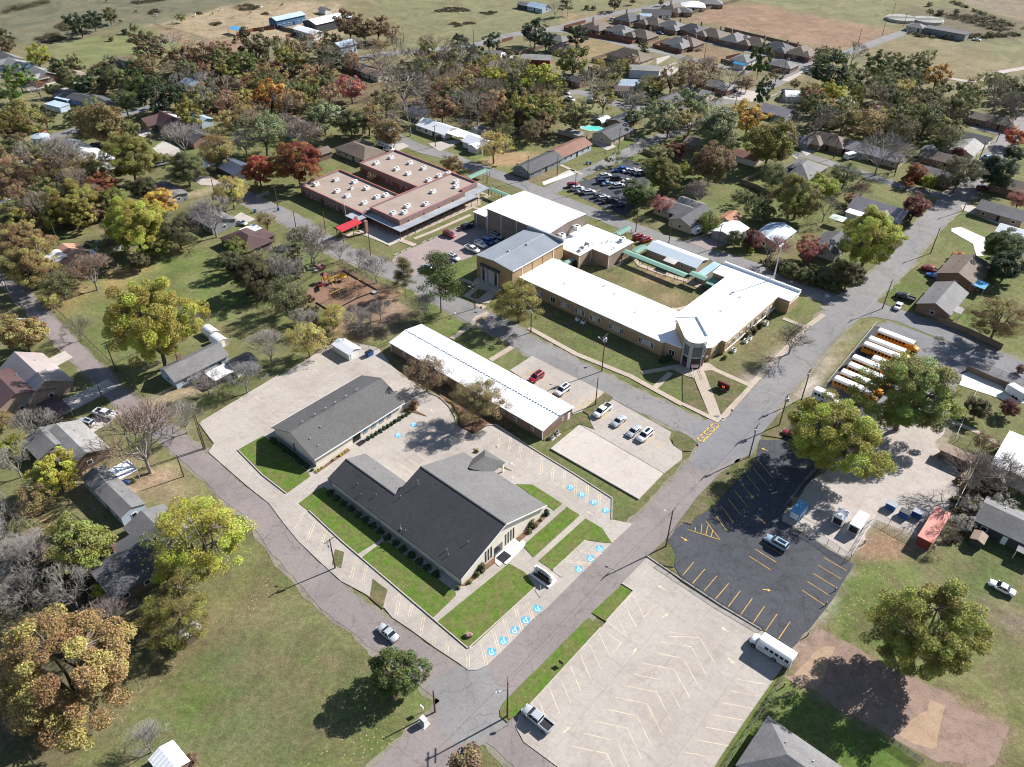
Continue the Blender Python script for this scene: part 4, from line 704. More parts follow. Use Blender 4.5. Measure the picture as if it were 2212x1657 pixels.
O2 = [(-139.9, 179.9), (-128.8, 179.9), (-128.8, 186.3), (-122, 186.3), (-121.6, 198.7), (-139.9, 198.7)]
b.add('wall', MB().prism(O2, 0, 4.4), BRO); b.add('roof', MB().prism(grow(O2, .2), 4.4, 4.62), WHR)
for u, v in ((-128.8, 180), (-122, 186.4), (-128.7, 186.2)): b.add('downpipe', MB().box(u-.1, v-.35, 0, u+.1, v-.2, 4.3), TRIM)
acunit(b, -130.4, 184.4, 4.9, 0); acunit(b, -124.4, 196.8, 4.9, 0); b.add('cooler', MB().box(-131.4, 185.6, 4.9, -129.6, 187.4, 6.4), ACM); b.add('duct', MB().box(-131, 181.6, 4.7, -129.8, 184, 5.3), GREYM)
for u, v in ((-128.3, 191), (-127.6, 193), (-123.5, 190.5), (-130, 188.5)): vent(b, u, v, 4.6, .2, .5)
b.add('skylight', MB().box(-127, 193.8, 4.62, -126.2, 194.8, 4.8), mat('skylight', (.4, .6, .7), .2)); b.add('loading_door', MB().box(-131.5, 179.82, 0, -129.6, 179.9, 2.4), DARK)
# --- red elementary school
b = Bld('elementary_school', -215, 176, 'U shaped red brick elementary school with tan flat roofs, red coping and long canopy', 'elementary school', 'the tan roofed brick school')
BL = [(-236.2, -201.4, 152.7, 171.1, 5.), (-235.8, -201.4, 180.3, 198.6, 5.)]
def flat(nm, P, h):
    b.add(nm+'wall', MB().prism(P, 0, 2.1), BRRD); b.add(nm+'upper_wall', MB().prism(grow(P, .02), 2.1, h-.02), BRR); b.add(nm+'roof', MB().prism(grow(P, -.25), h, h+.06), TANR)
    Q = grow(P, .03); n = len(Q); mb = MB(); I = grow(P, -.25)
    for i in range(n):
        j = (i+1) % n; mb.hull([Q[i]+(h-.0,), Q[j]+(h-.0,), I[j]+(h-.0,), I[i]+(h-.0,)], [Q[i]+(h+.55,), Q[j]+(h+.55,), I[j]+(h+.55,), I[i]+(h+.55,)])
    b.add(nm+'parapet', mb, mat('grey_parapet', (.2, .22, .27), .6)); mb = MB(); Q = grow(P, .08); I = grow(P, -.3)
    for i in range(n):
        j = (i+1) % n; mb.hull([Q[i]+(h+.55,), Q[j]+(h+.55,), I[j]+(h+.55,), I[i]+(h+.55,)], [Q[i]+(h+.68,), Q[j]+(h+.68,), I[j]+(h+.68,), I[i]+(h+.68,)])
    b.add(nm+'coping', mb, COP)
flat('', [(-237.8, 153.6), (-202.8, 153.6), (-202.8, 172.2), (-237.8, 172.2)], 3.55); flat('', [(-237.4, 181.4), (-202.8, 181.4), (-202.8, 199.8), (-237.4, 199.8)], 3.55)
flat('', [(-202.75, 157.2), (-187.6, 157.2), (-187.6, 188.8), (-189.8, 188.8), (-189.8, 197.4), (-202.75, 197.4)], 4.65)
for i in range(15):
    u = -234+i*2.15
    if i % 5 != 4: win(b, 'u', u, 153.6, .8, 1., 1.2, d=-.08, mull=0)
for u in (-225, -215, -205.6): b.add('downpipe', MB().box(u-.08, 153.45, 0, u+.08, 153.58, 3.6), DARK)
for u in (-232, -229, -222, -219.5, -214, -211): win(b, 'u', u, 181.4, .8, 1., 1.2, d=-.08, mull=0)
for u, v in ((-232.5, 157), (-230.5, 164.5), (-224, 168), (-222.3, 158.5), (-216.5, 158.5), (-216.3, 167.3), (-207.6, 158.8), (-208, 165), (-206.8, 168.1), (-220.5, 163.5), (-231.5, 185), (-231.5, 192.6), (-221.5, 186.5), (-222, 194), (-215, 186.5), (-214.5, 194), (-205, 187.6), (-205, 193), (-204, 196.8)):
    acunit(b, u-1.3, v+1, 3.65, 0 if (u, v) != (-220.5, 163.5) else 1)
for u, v in ((-189.6, 161.5), (-192, 158.5), (-192.5, 165.5), (-189, 171), (-194.5, 179.8), (-191.5, 188.5), (-194.5, 191.5)): acunit(b, u-1.5, v+1.2, 4.75, 0)
for u, v in ((-204, 156.5), (-203.5, 172-1), (-202.8, 182.5), (-199, 162)): vent(b, u, v, 3.6, .2, .5)
CP = [(-202.4, 154.2), (-184.2, 154.2), (-184.2, 192), (-186, 192), (-186, 199.7), (-192.5, 200.6), (-192.5, 197.5), (-189.7, 197.5), (-189.7, 188.9), (-187.5, 188.9), (-187.5, 157.1), (-202.4, 157.1)]
b.add('canopy', MB().prism(CP, 3.1, 3.35), CANM); b.add('entry_canopy', MB().box(-207, 149.4, 3.15, -200.6, 153.5, 3.4), CANM)
for i in range(12): b.add('canopy_post', MB().box(-184.55, 154.2+i*3.43, 0, -184.4, 154.35+i*3.43, 3.1), BROWNP)
for u in (-187.8, -191.5, -195.2, -199): b.add('canopy_post', MB().box(u, 154.3, 0, u+.15, 154.45, 3.1), BROWNP)
for v in (195.5, 199.4): b.add('canopy_post', MB().box(-186.3, v, 0, -186.15, v+.15, 3.1), BROWNP)
aw = b.add('awning', MB().hull([(-201.4, 140.8, 3.9), (-197.1, 140.2, 3.9), (-197.4, 149.4, 3.9), (-201.4, 149.4, 3.9)], [(-201.4, 140.8, 4.1), (-197.1, 140.2, 4.1), (-197.4, 149.4, 4.1), (-201.4, 149.4, 4.1)]), REDM, label='bright red ribbed metal awning')
for u, v in ((-201.2, 141), (-197.3, 140.5), (-197.4, 145)): b.add('awning_post', MB().box(u-.08, v-.08, 0, u+.08, v+.08, 3.9), BROWNP)
b.add('brick_pier', MB().box(-197.3, 149.5, 0, -196.4, 150.6, 4.6).box(-202, 149.5, 0, -201.3, 150.3, 4.6), BRR)
for v in (161, 168.3, 175.5, 182.5): b.add('scupper', MB().hull([(-187.6, v-.35, 3.4), (-187.6, v+.35, 3.4), (-187.3, v+.2, 3.4)], [(-187.6, v-.1, 4.3), (-187.6, v+.1, 4.3), (-187.5, v, 4.3)]), COP)
for v in range(157, 187, 5): door(b, 'v', v, -187.6, 1.8, 2.4, GLASS, .06)
b.add('concrete_apron', MB().box(-200, 149, .15, -184, 155.8, .18), CONC2)
# --- portable classroom, tank, green walkway roofs
BLM = mat('pale_blue_metal', (.55, .62, .68), .35, 'rib', .06, p=.6); SIDT = mat('tan_siding', (.38, .31, .23), .8, 'siding', p=.25)
b = Bld('portable_classroom', -108.3, 204.6, 'narrow tan portable classroom with pale blue ribbed metal roof beside the green walkway', 'portable classroom', 'the portable classroom')
b.add('wall', gwall(-117.5, -99.1, 201, 208.2, 2.7, 3.8), SIDT); b.add('roof', roof2(-117.5, -99.1, 201, 208.2, 2.75, 3.9, 'u', .35, .1), BLM)
b.add('porch_roof', MB().hull([(-109.5, 198.2, 2.5), (-105.3, 198.2, 2.5), (-105.3, 200.8, 2.8), (-109.5, 200.8, 2.8)], [(-109.5, 198.2, 2.6), (-105.3, 198.2, 2.6), (-105.3, 200.8, 2.9), (-109.5, 200.8, 2.9)]), mat('tan_rib', (.5, .47, .44), .5, 'rib', p=.4))
for u in (-115.5, -112, -104, -100.8): win(b, 'u', u, 201, 1, .9, 1.2, d=-.06)
b = Bld('storage_container', -95.7, 203.3, 'long steel container with pale blue top between portable classroom and school', 'container')
b.add('body', MB().box(-97, 198.4, .1, -94.5, 208.2, 2.6), mat('container_tan', (.33, .3, .27), .6, 'rib', p=.4)); b.add('lid', MB().box(-97.06, 198.3, 2.6, -94.4, 208.3, 2.75), mat('container_top', (.3, .42, .52), .5, var=.2))
def gcan(u0, u1, v0, v1, h, label, ax='u'):
    b = Bld('walkway_canopy', (u0+u1)/2, (v0+v1)/2, label, 'canopy', None, 'green metal walkway canopies')
    if ax == 'u': b.add('canopy_roof', roof2(u0, u1, v0, v1, h, h+.35, 'u', .0, .08), GREENM)
    else: b.add('canopy_roof', roof2(u0, u1, v0, v1, h, h+.35, 'v', .0, .08), GREENM)
    L = (u1-u0) if ax == 'u' else (v1-v0); n = max(2, int(L/3)+1)
    for i in range(n):
        t = i/(n-1)
        for s in (.1, .9):
            u, v = ((u0+.1+(u1-u0-.2)*t), v0+(v1-v0)*s) if ax == 'u' else (u0+(u1-u0)*s, v0+.1+(v1-v0-.2)*t)
            b.add('post', MB().box(u-.05, v-.05, 0, u+.05, v+.05, h-.04), DARK)
gcan(-121.8, -98.6, 193.2, 195.9, 2.9, 'long green ribbed canopy over the courtyard walkway'); gcan(-120.3, -117.5, 196.1, 201.8, 2.9, 'short green canopy running from cafeteria corner towards the street', 'v'); gcan(-98.3, -92.7, 195.1, 198, 3.2, 'higher green canopy section at the school end of the walkway')
gcan(-131.8, -129, 202.3, 209.6, 2.9, 'green canopy between the cafeteria and the street kerb', 'v'); gcan(-132.2, -130.1, 175.3, 181.8, 2.8, 'small green canopy in the gap between auditorium and cafeteria', 'v'); gcan(-134.2, -132.3, 173.2, 176, 2.9, 'stub of green canopy against the auditorium wall')
gcan(-200.2, -197.4, 202, 212.6, 2.9, 'green canopy behind the brick school reaching to the far street', 'v'); gcan(-186.3, -176.4, 199.4, 201.5, 2.9, 'green canopy linking the brick school with the gym')
b = Bld('utility_shed', -90.6, 197.9, 'dark green metal shed tucked in the school courtyard corner', 'shed'); b.add('wall', MB().box(-92.2, 195.4, 0, -89.0, 198.9, 2.4), mat('dkgreen', (.05, .13, .1), .5)); b.add('roof', MB().hull([(-92.4, 195.2, 2.4), (-88.8, 195.2, 2.4), (-88.8, 199, 2.9), (-92.4, 199, 2.9)], [(-92.4, 195.2, 2.5), (-88.8, 195.2, 2.5), (-88.8, 199, 3.0), (-92.4, 199, 3.0)]), GREENM)
# --- small garage behind the classroom building
b = Bld('garage', -147.5, 99.8, 'white metal garage at the corner of the church parking lot', 'garage', 'the white lot garage')
gx, gy = UV(*g('E50,640')); gx += 0; 
b.add('wall', gwall(gx-4.2, gx+2.6, gy-1.9, gy+1.9, 2.3, 3.0), mat('white_siding', (.62, .6, .57), .7, 'siding', p=.25)); b.add('roof', roof2(gx-4.2, gx+2.6, gy-1.9, gy+1.9, 2.35, 3.1, 'u', .25, .1), WRIB); b.add('garage_door', MB().box(gx+2.6, gy-1.3, 0, gx+2.66, gy+1.3, 2.1), TRIM)
# ------------------------------------------------------------------ houses and sheds
def M_(n, c, k='plain', **kw): return mat(n, c, .8, k, **kw)
RF = {'grey': M_('roof_grey', (.17, .165, .165), 'shingle', p=1.3), 'lgrey': M_('roof_light_grey', (.27, .26, .25), 'shingle', p=1.3), 'dgrey': M_('roof_dark_grey', (.085, .085, .092), 'shingle', p=1.3), 'brown': M_('roof_brown', (.15, .115, .092), 'shingle', p=1.3),
      'tan': M_('roof_tan', (.27, .20, .15), 'shingle', p=1.3), 'red': M_('roof_red_brown', (.23, .125, .09), 'shingle', p=1.3), 'white': WRIB, 'blue': mat('roof_pale_blue', (.42, .52, .62), .35, 'rib', p=.7), 'maroon': mat('roof_maroon_metal', (.10, .06, .058), .4, 'rib', p=.6),
      'pinkmet': mat('roof_pale_mauve_metal', (.34, .29, .28), .4, 'rib', p=.6), 'rust': mat('roof_rusty', (.36, .17, .1), .8, 'rib', var=.4, p=.6), 'bblue': mat('roof_bright_blue', (.06, .28, .52), .4, 'rib', p=.6), 'salmon': mat('roof_salmon', (.48, .26, .18), .6, 'rib', p=.6),
      'lil': M_('roof_lilac_grey', (.23, .21, .235), 'shingle', p=1.3), 'pgreen': mat('roof_pale_green', (.5, .58, .5), .5, 'rib', p=.5), 'dblue': mat('roof_dark_blue_metal', (.09, .11, .15), .4, 'rib', p=.6), 'wflat': WHR, 'coral': mat('roof_coral', (.55, .2, .16), .6)}
WL = {'brick': BRB, 'red': BRR, 'tan': M_('wall_tan', (.42, .35, .26), 'siding', p=.25), 'white': M_('wall_white', (.62, .61, .58), 'siding', p=.25), 'grey': M_('wall_grey', (.22, .23, .24), 'siding', p=.25), 'brown': M_('wall_brown', (.14, .10, .075), 'siding', p=.25), 'cream': M_('wall_cream', (.52, .47, .38), 'plain'),
      'blue': M_('wall_blue', (.07, .15, .27), 'siding', p=.3), 'pblue': M_('wall_pale_blue', (.40, .47, .55), 'rib', p=.4), 'redm': M_('wall_red_metal', (.25, .05, .035), 'rib', p=.5), 'dark': M_('wall_dark', (.06, .062, .07), 'siding', p=.25), 'mix': BRO}
def hipm(L, Wd, he, hr, ov=.5, th=.15):
    a, c = L/2+ov, Wd/2+ov; q = max(.3, a-c)
    mb = MB(); n = 0; mb.v = [(-a, -c, he-th), (a, -c, he-th), (a, c, he-th), (-a, c, he-th), (-a, -c, he), (a, -c, he), (a, c, he), (-a, c, he), (-q, 0, hr), (q, 0, hr)]
    mb.f = [[3, 2, 1, 0], [0, 1, 5, 4], [1, 2, 6, 5], [2, 3, 7, 6], [3, 0, 4, 7], [4, 5, 9, 8], [5, 6, 9], [6, 7, 8, 9], [7, 4, 8]]; return mb
def rotmb(mb, cx, cy, q90):
    mb.v = [((cx-p[1], cy+p[0], p[2]) if q90 else (cx+p[0], cy+p[1], p[2])) for p in mb.v]; return mb
HS = []
def house(tok, L, Wd, rot, kind, wall, roof, label, land=None, cat='house', he=2.6, rise=None, ell=None, porch=None, chim=None, gar=None, nw=None, over=.45, lite=False, name=None, group=None):
    x, y = g(tok, he+.8); rise = rise if rise is not None else Wd*.22
    o = empty(name or {'house': 'house', 'shed': 'shed', 'barn': 'barn'}.get(cat, cat.replace(' ', '_')), x, y, AZ+R(rot), 0, label, cat, group)
    HS.append((x, y, max(L, Wd)/2, L, Wd, AZ+R(rot)))
    if land: LAND.append((x, y, land))
    wm, rm = WL[wall], RF[roof]; a, c = L/2, Wd/2
    if kind == 'gable':
        gwall(-a, a, -c, c, he, he+rise).build('wall', wm, o); roof2(-a, a, -c, c, he, he+rise, 'u', over, .14).build('roof', rm, o)
    elif kind == 'hip':
        MB().box(-a, -c, 0, a, c, he-.1).build('wall', wm, o); hipm(L, Wd, he, he+rise, over).build('roof', rm, o)
    elif kind == 'flat':
        MB().box(-a, -c, 0, a, c, he-.05).build('wall', wm, o); MB().box(-a-.3, -c-.3, he-.05, a+.3, c+.3, he+.12).build('roof', rm, o)
    elif kind == 'canopy':
        MB().hull([(-a, -c, he), (a, -c, he), (a, c, he+.2), (-a, c, he+.2)], [(-a, -c, he+.12), (a, -c, he+.12), (a, c, he+.32), (-a, c, he+.32)]).build('roof', rm, o)
        for sx in (-1, 1):
            for sy in (-1, 1): MB().box(sx*(a-.2)-.06, sy*(c-.2)-.06, 0, sx*(a-.2)+.06, sy*(c-.2)+.06, he+.05).build('post', GREYM, o)
        return o
    elif kind == 'quonset':
        rs = []; n = 10
        for xx in (-a, a): rs.append([(xx, -c*math.cos(t), .9+1.6*math.sin(t)) for t in [i*PI/n for i in range(n+1)]]+[(xx, c-.02, 0), (xx, -c+.02, 0)][:2])
        MB().hull([(p[0]*.97, p[1]*.97, p[2]*.97) for p in rs[0]], [(p[0]*.97, p[1]*.97, p[2]*.97) for p in rs[1]]).build('wall', wm, o)
        mb = MB(); n0 = 0
        for i in range(n):
            p, q = rs[0][i], rs[0][i+1]; r_, s_2 = rs[1][i], rs[1][i+1]; mb.hull([p, q, (q[0], q[1]*.96, q[2]-.06), (p[0], p[1]*.96, p[2]-.06)], [r_, s_2, (s_2[0], s_2[1]*.96, s_2[2]-.06), (r_[0], r_[1]*.96, r_[2]-.06)])
        mb.build('roof', rm, o); MB().box(a*.97, -.5, 0, a*.97+.05, .5, 1.9).build('door', TRIM, o); return o
    if ell:
        for E_ in (ell if isinstance(ell, list) else [ell]):
            ex, ey, l2, w2 = E_; r2 = w2*.22*(rise/(Wd*.22))
            if kind == 'hip': rotmb(MB().box(-l2/2, -w2/2, 0, l2/2, w2/2, he-.12), ex, ey, True).build('wing_wall', wm, o); rotmb(hipm(l2, w2, he-.02, he+min(r2, rise-.15), over), ex, ey, True).build('wing_roof', rm, o)
            else: rotmb(gwall(-l2/2, l2/2, -w2/2, w2/2, he-.02, he+r2-.05), ex, ey, True).build('wing_wall', wm, o); rotmb(roof2(-l2/2, l2/2, -w2/2, w2/2, he-.02, he+r2-.05, 'u', over, .14), ex, ey, True).build('wing_roof', rm, o)
    if porch:
        px_, py_, pl, pw, pc = porch; MB().box(px_-pl/2, py_-pw/2, 2.3, px_+pl/2, py_+pw/2, 2.42).build('porch_roof', RF[pc], o)
        for sx in (-1, 1): MB().box(px_+sx*(pl/2-.15)-.07, py_+math.copysign(pw/2-.2, py_)-.07, 0, px_+sx*(pl/2-.15)+.07, py_+math.copysign(pw/2-.2, py_)+.07, 2.3).build('porch_post', TRIM, o)
    if chim: MB().box(chim[0]-.45, chim[1]-.35, he, chim[0]+.45, chim[1]+.35, he+rise+.8).build('chimney', BRB, o)
    # openings on the four sides
    if not lite:
        n = nw if nw is not None else max(1, int(L/4))
        for s in (-1, 1):
            for i in range(n):
                cx = -a+L*(i+.5)/n
                if s < 0 and i == n//2 and n > 1: MB().box(cx-.5, -c-.06, 0, cx+.5, -c+.02, 2.1).build('door', DARK if wall != 'dark' else TRIM, o); continue
                f = MB().box(cx-.65, s*c-.07, .9, cx+.65, s*c+.07, 2.1).build('window', TRIM, o); MB().box(cx-.53, s*c-.09, 1.02, cx+.53, s*c+.09, 1.98).build('pane', GLASS, f)
        for s in (-1, 1):
            f = MB().box(s*a-.07, -.6, .9, s*a+.07, .6, 2.1).build('window', TRIM, o); MB().box(s*a-.09, -.48, 1.02, s*a+.09, .48, 1.98).build('pane', GLASS, f)
        for k in range(2): MB().tube((-a*.4+k*a*.7, c*.45, he+rise*.45), (-a*.4+k*a*.7, c*.45, he+rise*.62+.3), .1, .1, 6).build('roof_vent', GREYM, o)
    if gar:   # (side, centre) garage door
        s, cc = gar
        (MB().box(cc-2.2, s*c-.08, 0, cc+2.2, s*c+.08, 2.2) if abs(s) == 1 else MB().box(s/2*a-.08, cc-2.2, 0, s/2*a+.08, cc+2.2, 2.2)).build('garage_door', TRIM, o)
    return o
H = house
# far left
H('A60,370', 15, 9, 0, 'gable', 'white', 'grey', 'grey gabled house nearest the top left edge of the neighbourhood', 'the top left grey house', ell=(4, -4, 8, 6), rise=2.4)
H('A100,402', 15, 9, 0, 'gable', 'white', 'lgrey', 'pale grey roofed house just below the top left grey house', 'the pale grey roofed house at far left')
H('A268,470', 15, 10, 0, 'gable', 'brick', 'lgrey', 'light grey gabled house with wide dark garage by curved driveway at far left', 'the light grey house with garage', ell=(4, -4, 8, 7), rise=2.6)
H('A492,480', 14, 9, 0, 'hip', 'brick', 'tan', 'tan hip roofed house beside the pasture fence', 'the tan house by the pasture', rise=2.4); H('A195,415', 7, 5, 0, 'gable', 'white', 'blue', 'small pale blue roofed outbuilding behind the far left garage house', None, 'shed', lite=True)
H('A475,608', 21, 7, 14, 'gable', 'blue', 'dgrey', 'long charcoal roofed house with pale blue awning and tall motorhome behind', 'the long charcoal house', porch=(-2, -4.6, 9, 2.4, 'blue')); H('A365,662', 10, 5, 14, 'flat', 'pblue', 'blue', 'low pale blue metal outbuilding next to the long charcoal house', None, 'shed', lite=True)
H('A650,650', 15, 9, 0, 'gable', 'grey', 'dgrey', 'dark grey roofed house hidden under tall dark oaks', 'the dark house under the oaks'); H('A785,405', 14, 9, 0, 'hip', 'brown', 'dgrey', 'dark house behind bare tree at the pasture edge')
H('A1095,775', 19, 11, 0, 'gable', 'mix', 'maroon', 'large house with maroon roof, white metal section and stone walls', 'the maroon and white roofed house', ell=(-6, -3, 12, 9), rise=3)
H('A1105,745', 14, 5, 0, 'gable', 'mix', 'white', 'white metal roof section behind the maroon roofed house', None, 'shed', he=3.6, lite=True, rise=.9)
H('A1302,755', 9, 6, 0, 'gable', 'pblue', 'blue', 'pale blue metal shed behind the maroon and white roofed house', 'the pale blue metal shed', 'shed', lite=True)
H('A478,945', 15, 10, 0, 'gable', 'white', 'white', 'far half of the white metal building beside the grey water tank', None, 'metal building', rise=1.9, he=3.2, nw=4); H('A585,1010', 17, 12, 0, 'gable', 'white', 'white', 'long white metal building next to the grey water tank', 'the long white metal building', 'metal building', rise=2., he=3.2, nw=3)
H('A80,1045', 12, 7, 0, 'flat', 'pblue', 'blue', 'pale blue flat roof at left edge under brown trees', None, 'shed', lite=True); H('A1250,862', 16, 10, 0, 'gable', 'brick', 'dgrey', 'dark grey roofed house half hidden by bare trees below the maroon house', 'the dark house behind bare trees', rise=2.3)
H('A1325,1045', 8, 5, 0, 'canopy', 'white', 'white', 'white carport beneath the brown oak', None, 'carport'); H('A1520,1068', 13, 9, 0, 'gable', 'dark', 'dblue', 'dark blue metal roofed shed left of the red maple', 'the dark blue metal shed', 'shed', lite=True)
H('A1080,1215', 15, 7, 0, 'gable', 'grey', 'grey', 'long grey roofed carport house above the orange tree', 'the long grey carport house', rise=.8); H('A1370,1392', 14, 9, 0, 'gable', 'grey', 'grey', 'grey roofed house at the end of the driveway with silver car', 'the grey house by the silver car')
H('A1590,1535', 14, 10, 0, 'hip', 'brown', 'maroon', 'maroon metal hip roofed house with white metal gable near the street corner', 'the maroon hip roofed house', rise=2.3, ell=(1, 4, 8, 6)); H('A1620,1470', 6, 4.5, 90, 'canopy', 'white', 'white', 'white metal carport roof behind the maroon hip roofed house', None, 'carport')
H('A458,1628', 10, 8, 0, 'gable', 'white', 'salmon', 'house with salmon metal roof right of its white metal half', 'the salmon roofed house', rise=1.8); H('A385,1650', 6, 8, 0, 'gable', 'white', 'white', 'white metal roof adjoining the salmon roofed house', None, 'shed', rise=1.4, lite=True)
H('A693,1555', 7, 5, 90, 'gable', 'white', 'grey', 'small grey gabled shed beside the bright yellow green tree', None, 'shed', lite=True); H('A565,1640', 6, 5, 0, 'flat', 'white', 'wflat', 'small white flat shed beside the salmon roofed house', None, 'shed', lite=True)
H('A1915,790', 16, 11, 0, 'hip', 'cream', 'brown', 'brown grey hip roofed house behind the pale green tree', 'the brown hip house', ell=(3, -4, 8, 7)); H('A2072,968', 7, 6, 90, 'gable', 'brown', 'brown', 'brown gabled shed between the red maples and the brick school', 'the brown shed by the brick school', 'shed', lite=True)
H('A1718,400', 14, 8, 0, 'gable', 'brick', 'red', 'pinkish tan roofed house beneath the distant red maples', 'the pinkish roofed house'); H('A1955,530', 15, 9, 0, 'hip', 'brick', 'red', 'reddish brown hip roofed house beside the distant pines', 'the reddish hip house'); H('A1890,545', 7, 5, 0, 'canopy', 'white', 'white', 'white flat carport beside the reddish hip house', None, 'carport'); H('A2005,548', 6, 4, 0, 'canopy', 'white', 'bblue', 'bright blue carport behind the reddish hip house', None, 'carport')
H('A1430,655', 14, 9, 0, 'gable', 'brick', 'red', 'brown red roofed house hidden in bare trees left of the orange maple', 'the house left of the orange maple'); H('A60,1325', 10, 7, 0, 'gable', 'white', 'white', 'white shed hidden among trees at left edge', None, 'shed', lite=True)
H('A1240,522', 11, 6, 0, 'gable', 'pblue', 'blue', 'pale blue roofed house glimpsed behind the tall bare tree', 'the pale blue roofed house'); H('A2100,50', 7, 5, 0, 'gable', 'white', 'grey', 'grey shed between the barns and the big cottonwoods', None, 'shed', lite=True)
H('A1855,98', 21, 8, 90, 'gable', 'blue', 'blue', 'bright blue barn with pale blue metal roof by the horse paddock', 'the bright blue barn', 'barn', he=4.5, rise=1.4, nw=6); H('A1522,175', 9, 5, 0, 'canopy', 'white', 'bblue', 'bright blue roofed loafing shelter in the horse paddock', 'the blue shelter', 'shelter', he=3)
H('A2115,112', 26, 13, 90, 'gable', 'dark', 'white', 'huge white roofed riding arena with open dark side', 'the white riding arena', 'barn', he=5, rise=1.8, lite=True); H('A1992,187', 19, 7, 0, 'gable', 'white', 'white', 'long low white barn in front of the riding arena', 'the low white barn', 'barn', he=3.4, rise=1.2, nw=8)
H('B15,275', 11, 8, 90, 'gable', 'pblue', 'blue', 'tall pale blue house at foot of the brown cottonwoods', 'the pale blue tall house', he=5, nw=4); H('B110,418', 16, 9, 0, 'gable', 'brick', 'dgrey', 'dark roof below the road bend among bare trees', 'the dark roof by the road bend'); H('B215,460', 13, 7, 0, 'gable', 'cream', 'tan', 'tan roofed house among grey bare trees', 'the tan roofed house')
# top middle and subdivision
H('B940,335', 16, 8, 35, 'gable', 'white', 'grey', 'grey gabled house with screened porch and chimney beside paved yard', 'the grey porch house', ell=(-5, -3, 8, 7), chim=(-2, 2)); H('B1265,362', 15, 8, 35, 'gable', 'redm', 'lgrey', 'dark red barn shaped building with pale metal roof and blue awning', 'the dark red barn', 'barn', he=3.6, rise=1.6, porch=(-8, -3, 5, 5, 'blue'))
H('B1455,298', 19, 9, 0, 'gable', 'tan', 'tan', 'beige building with tan roof beside the dead grass field', 'the beige building', he=3); H('B1400,238', 14, 9, 0, 'hip', 'brick', 'grey', 'grey hip roofed house behind the round dark evergreens', 'the house behind the evergreens'); H('B1280,32', 13, 9, 0, 'gable', 'pblue', 'blue', 'pale blue house at the top edge beside tall pines', 'the pale blue top edge house'); H('B1185,18', 7, 6, 0, 'gable', 'dark', 'grey', 'dark shed at the top edge left of the pale blue house', None, 'shed', lite=True)
sub = [('B1645,160', 'leftmost brown grey hip house in the front row of the fenced subdivision'), ('B1812,188', 'second from left hip house in the front row of the fenced subdivision'), ('B1945,215', 'third from left hip house in the front row of the fenced subdivision'), ('B1862,108', 'leftmost hip house in the second row of the subdivision'), ('B2022,135', 'second hip house in the second row of the subdivision'), ('B2142,158', 'third hip house in the second row of the subdivision'),
       ('B2150,48', 'tall dark roofed house at the top of the subdivision road'), ('C70,180', 'hip house with solar panels in the subdivision back row'), ('C195,210', 'hip house second in the subdivision back row'), ('C340,240', 'hip house third in the subdivision back row'), ('C475,268', 'hip house fourth in the back row behind the tall green tree'), ('C622,298', 'hip house second last in the subdivision back row'), ('C770,325', 'last hip house of the back row by its brown fence'), ('B2180,270', 'dark hip house inside its own brown fence beside the subdivision street'), ('C30,262', 'hip house on the corner lot between the two subdivision streets')]
for i, (t, l) in enumerate(sub):
    H(t, 16, 12, 0 if i % 3 else 90, 'hip', 'brick', ['brown', 'grey', 'brown', 'dgrey'][i % 4], l, l.split(' in ')[0] if 0 else None, rise=3.2, ell=(4 if i % 2 else -4, -5, 7, 8), chim=(3, 4), group='hip roofed houses of the subdivision', nw=3)
LAND.append(g('B1950,170')+('the subdivision',)); LAND.append(g('C450,260')+('the subdivision back row',))
H('B2040,75', 18, 10, 35, 'gable', 'white', 'dgrey', 'white house with dark gabled roof near the top road', 'the white house with dark roof'); H('B1970,90', 7, 5, 35, 'gable', 'white', 'blue', 'pale blue roofed shed beside the white house with dark roof', None, 'shed', lite=True)
H('C70,25', 15, 11, 35, 'hip', 'cream', 'wflat', 'house with bright white hip roof at the top edge', 'the white hip roofed house', rise=2.6); H('C0,60', 12, 9, 35, 'hip', 'brick', 'dgrey', 'small dark hip house below the bright white hip roof'); H('C190,8', 14, 10, 35, 'hip', 'brick', 'grey', 'grey hip house at the top edge right of the bright white hip roof')
H('B1872,350', 22, 13, 0, 'hip', 'tan', 'brown', 'very large brown hip roofed house with double wing near the metal building', 'the very large brown hip house', rise=3.6, ell=(5, -6, 9, 11)); H('B1682,428', 13, 5, 0, 'flat', 'tan', 'tan', 'low tan flat building beside the very large hip house', 'the low tan building', 'shed', he=3)
H('B1962,428', 15, 9, 35, 'gable', 'pblue', 'lgrey', 'pale blue metal workshop with light roof along the pale fence', 'the pale blue workshop', 'workshop', he=4, rise=1.4, lite=True); H('B1872,528', 14, 9, 35, 'gable', 'white', 'blue', 'shed with pale blue metal roof right of the brown gabled house', 'the pale blue roofed shed', 'shed', lite=True); H('B1832,565', 9, 7, 35, 'gable', 'brick', 'brown', 'brown gabled house in front of the pale blue metal roof', None)
H('B1510,500', 12, 7, 0, 'gable', 'brick', 'dgrey', 'dark roofed house behind the tall yellow green poplar')
H('B620,808', 17, 9, 0, 'gable', 'white', 'white', 'white house with bright white metal roof and side carport on the far street', 'the white metal roofed house', rise=1.9); H('B738,843', 10, 7, 0, 'canopy', 'white', 'white', 'white flat carport roof beside the white metal roofed house', None, 'carport')
H('B890,905', 11, 8, 0, 'gable', 'white', 'white', 'second white metal roofed house behind the yellow brown tree', 'the second white metal roofed house', ell=(2, -3, 6, 5), rise=1.8); H('B822,868', 9, 6, 0, 'canopy', 'white', 'white', 'white flat carport in front of the second white metal roofed house', None, 'carport')
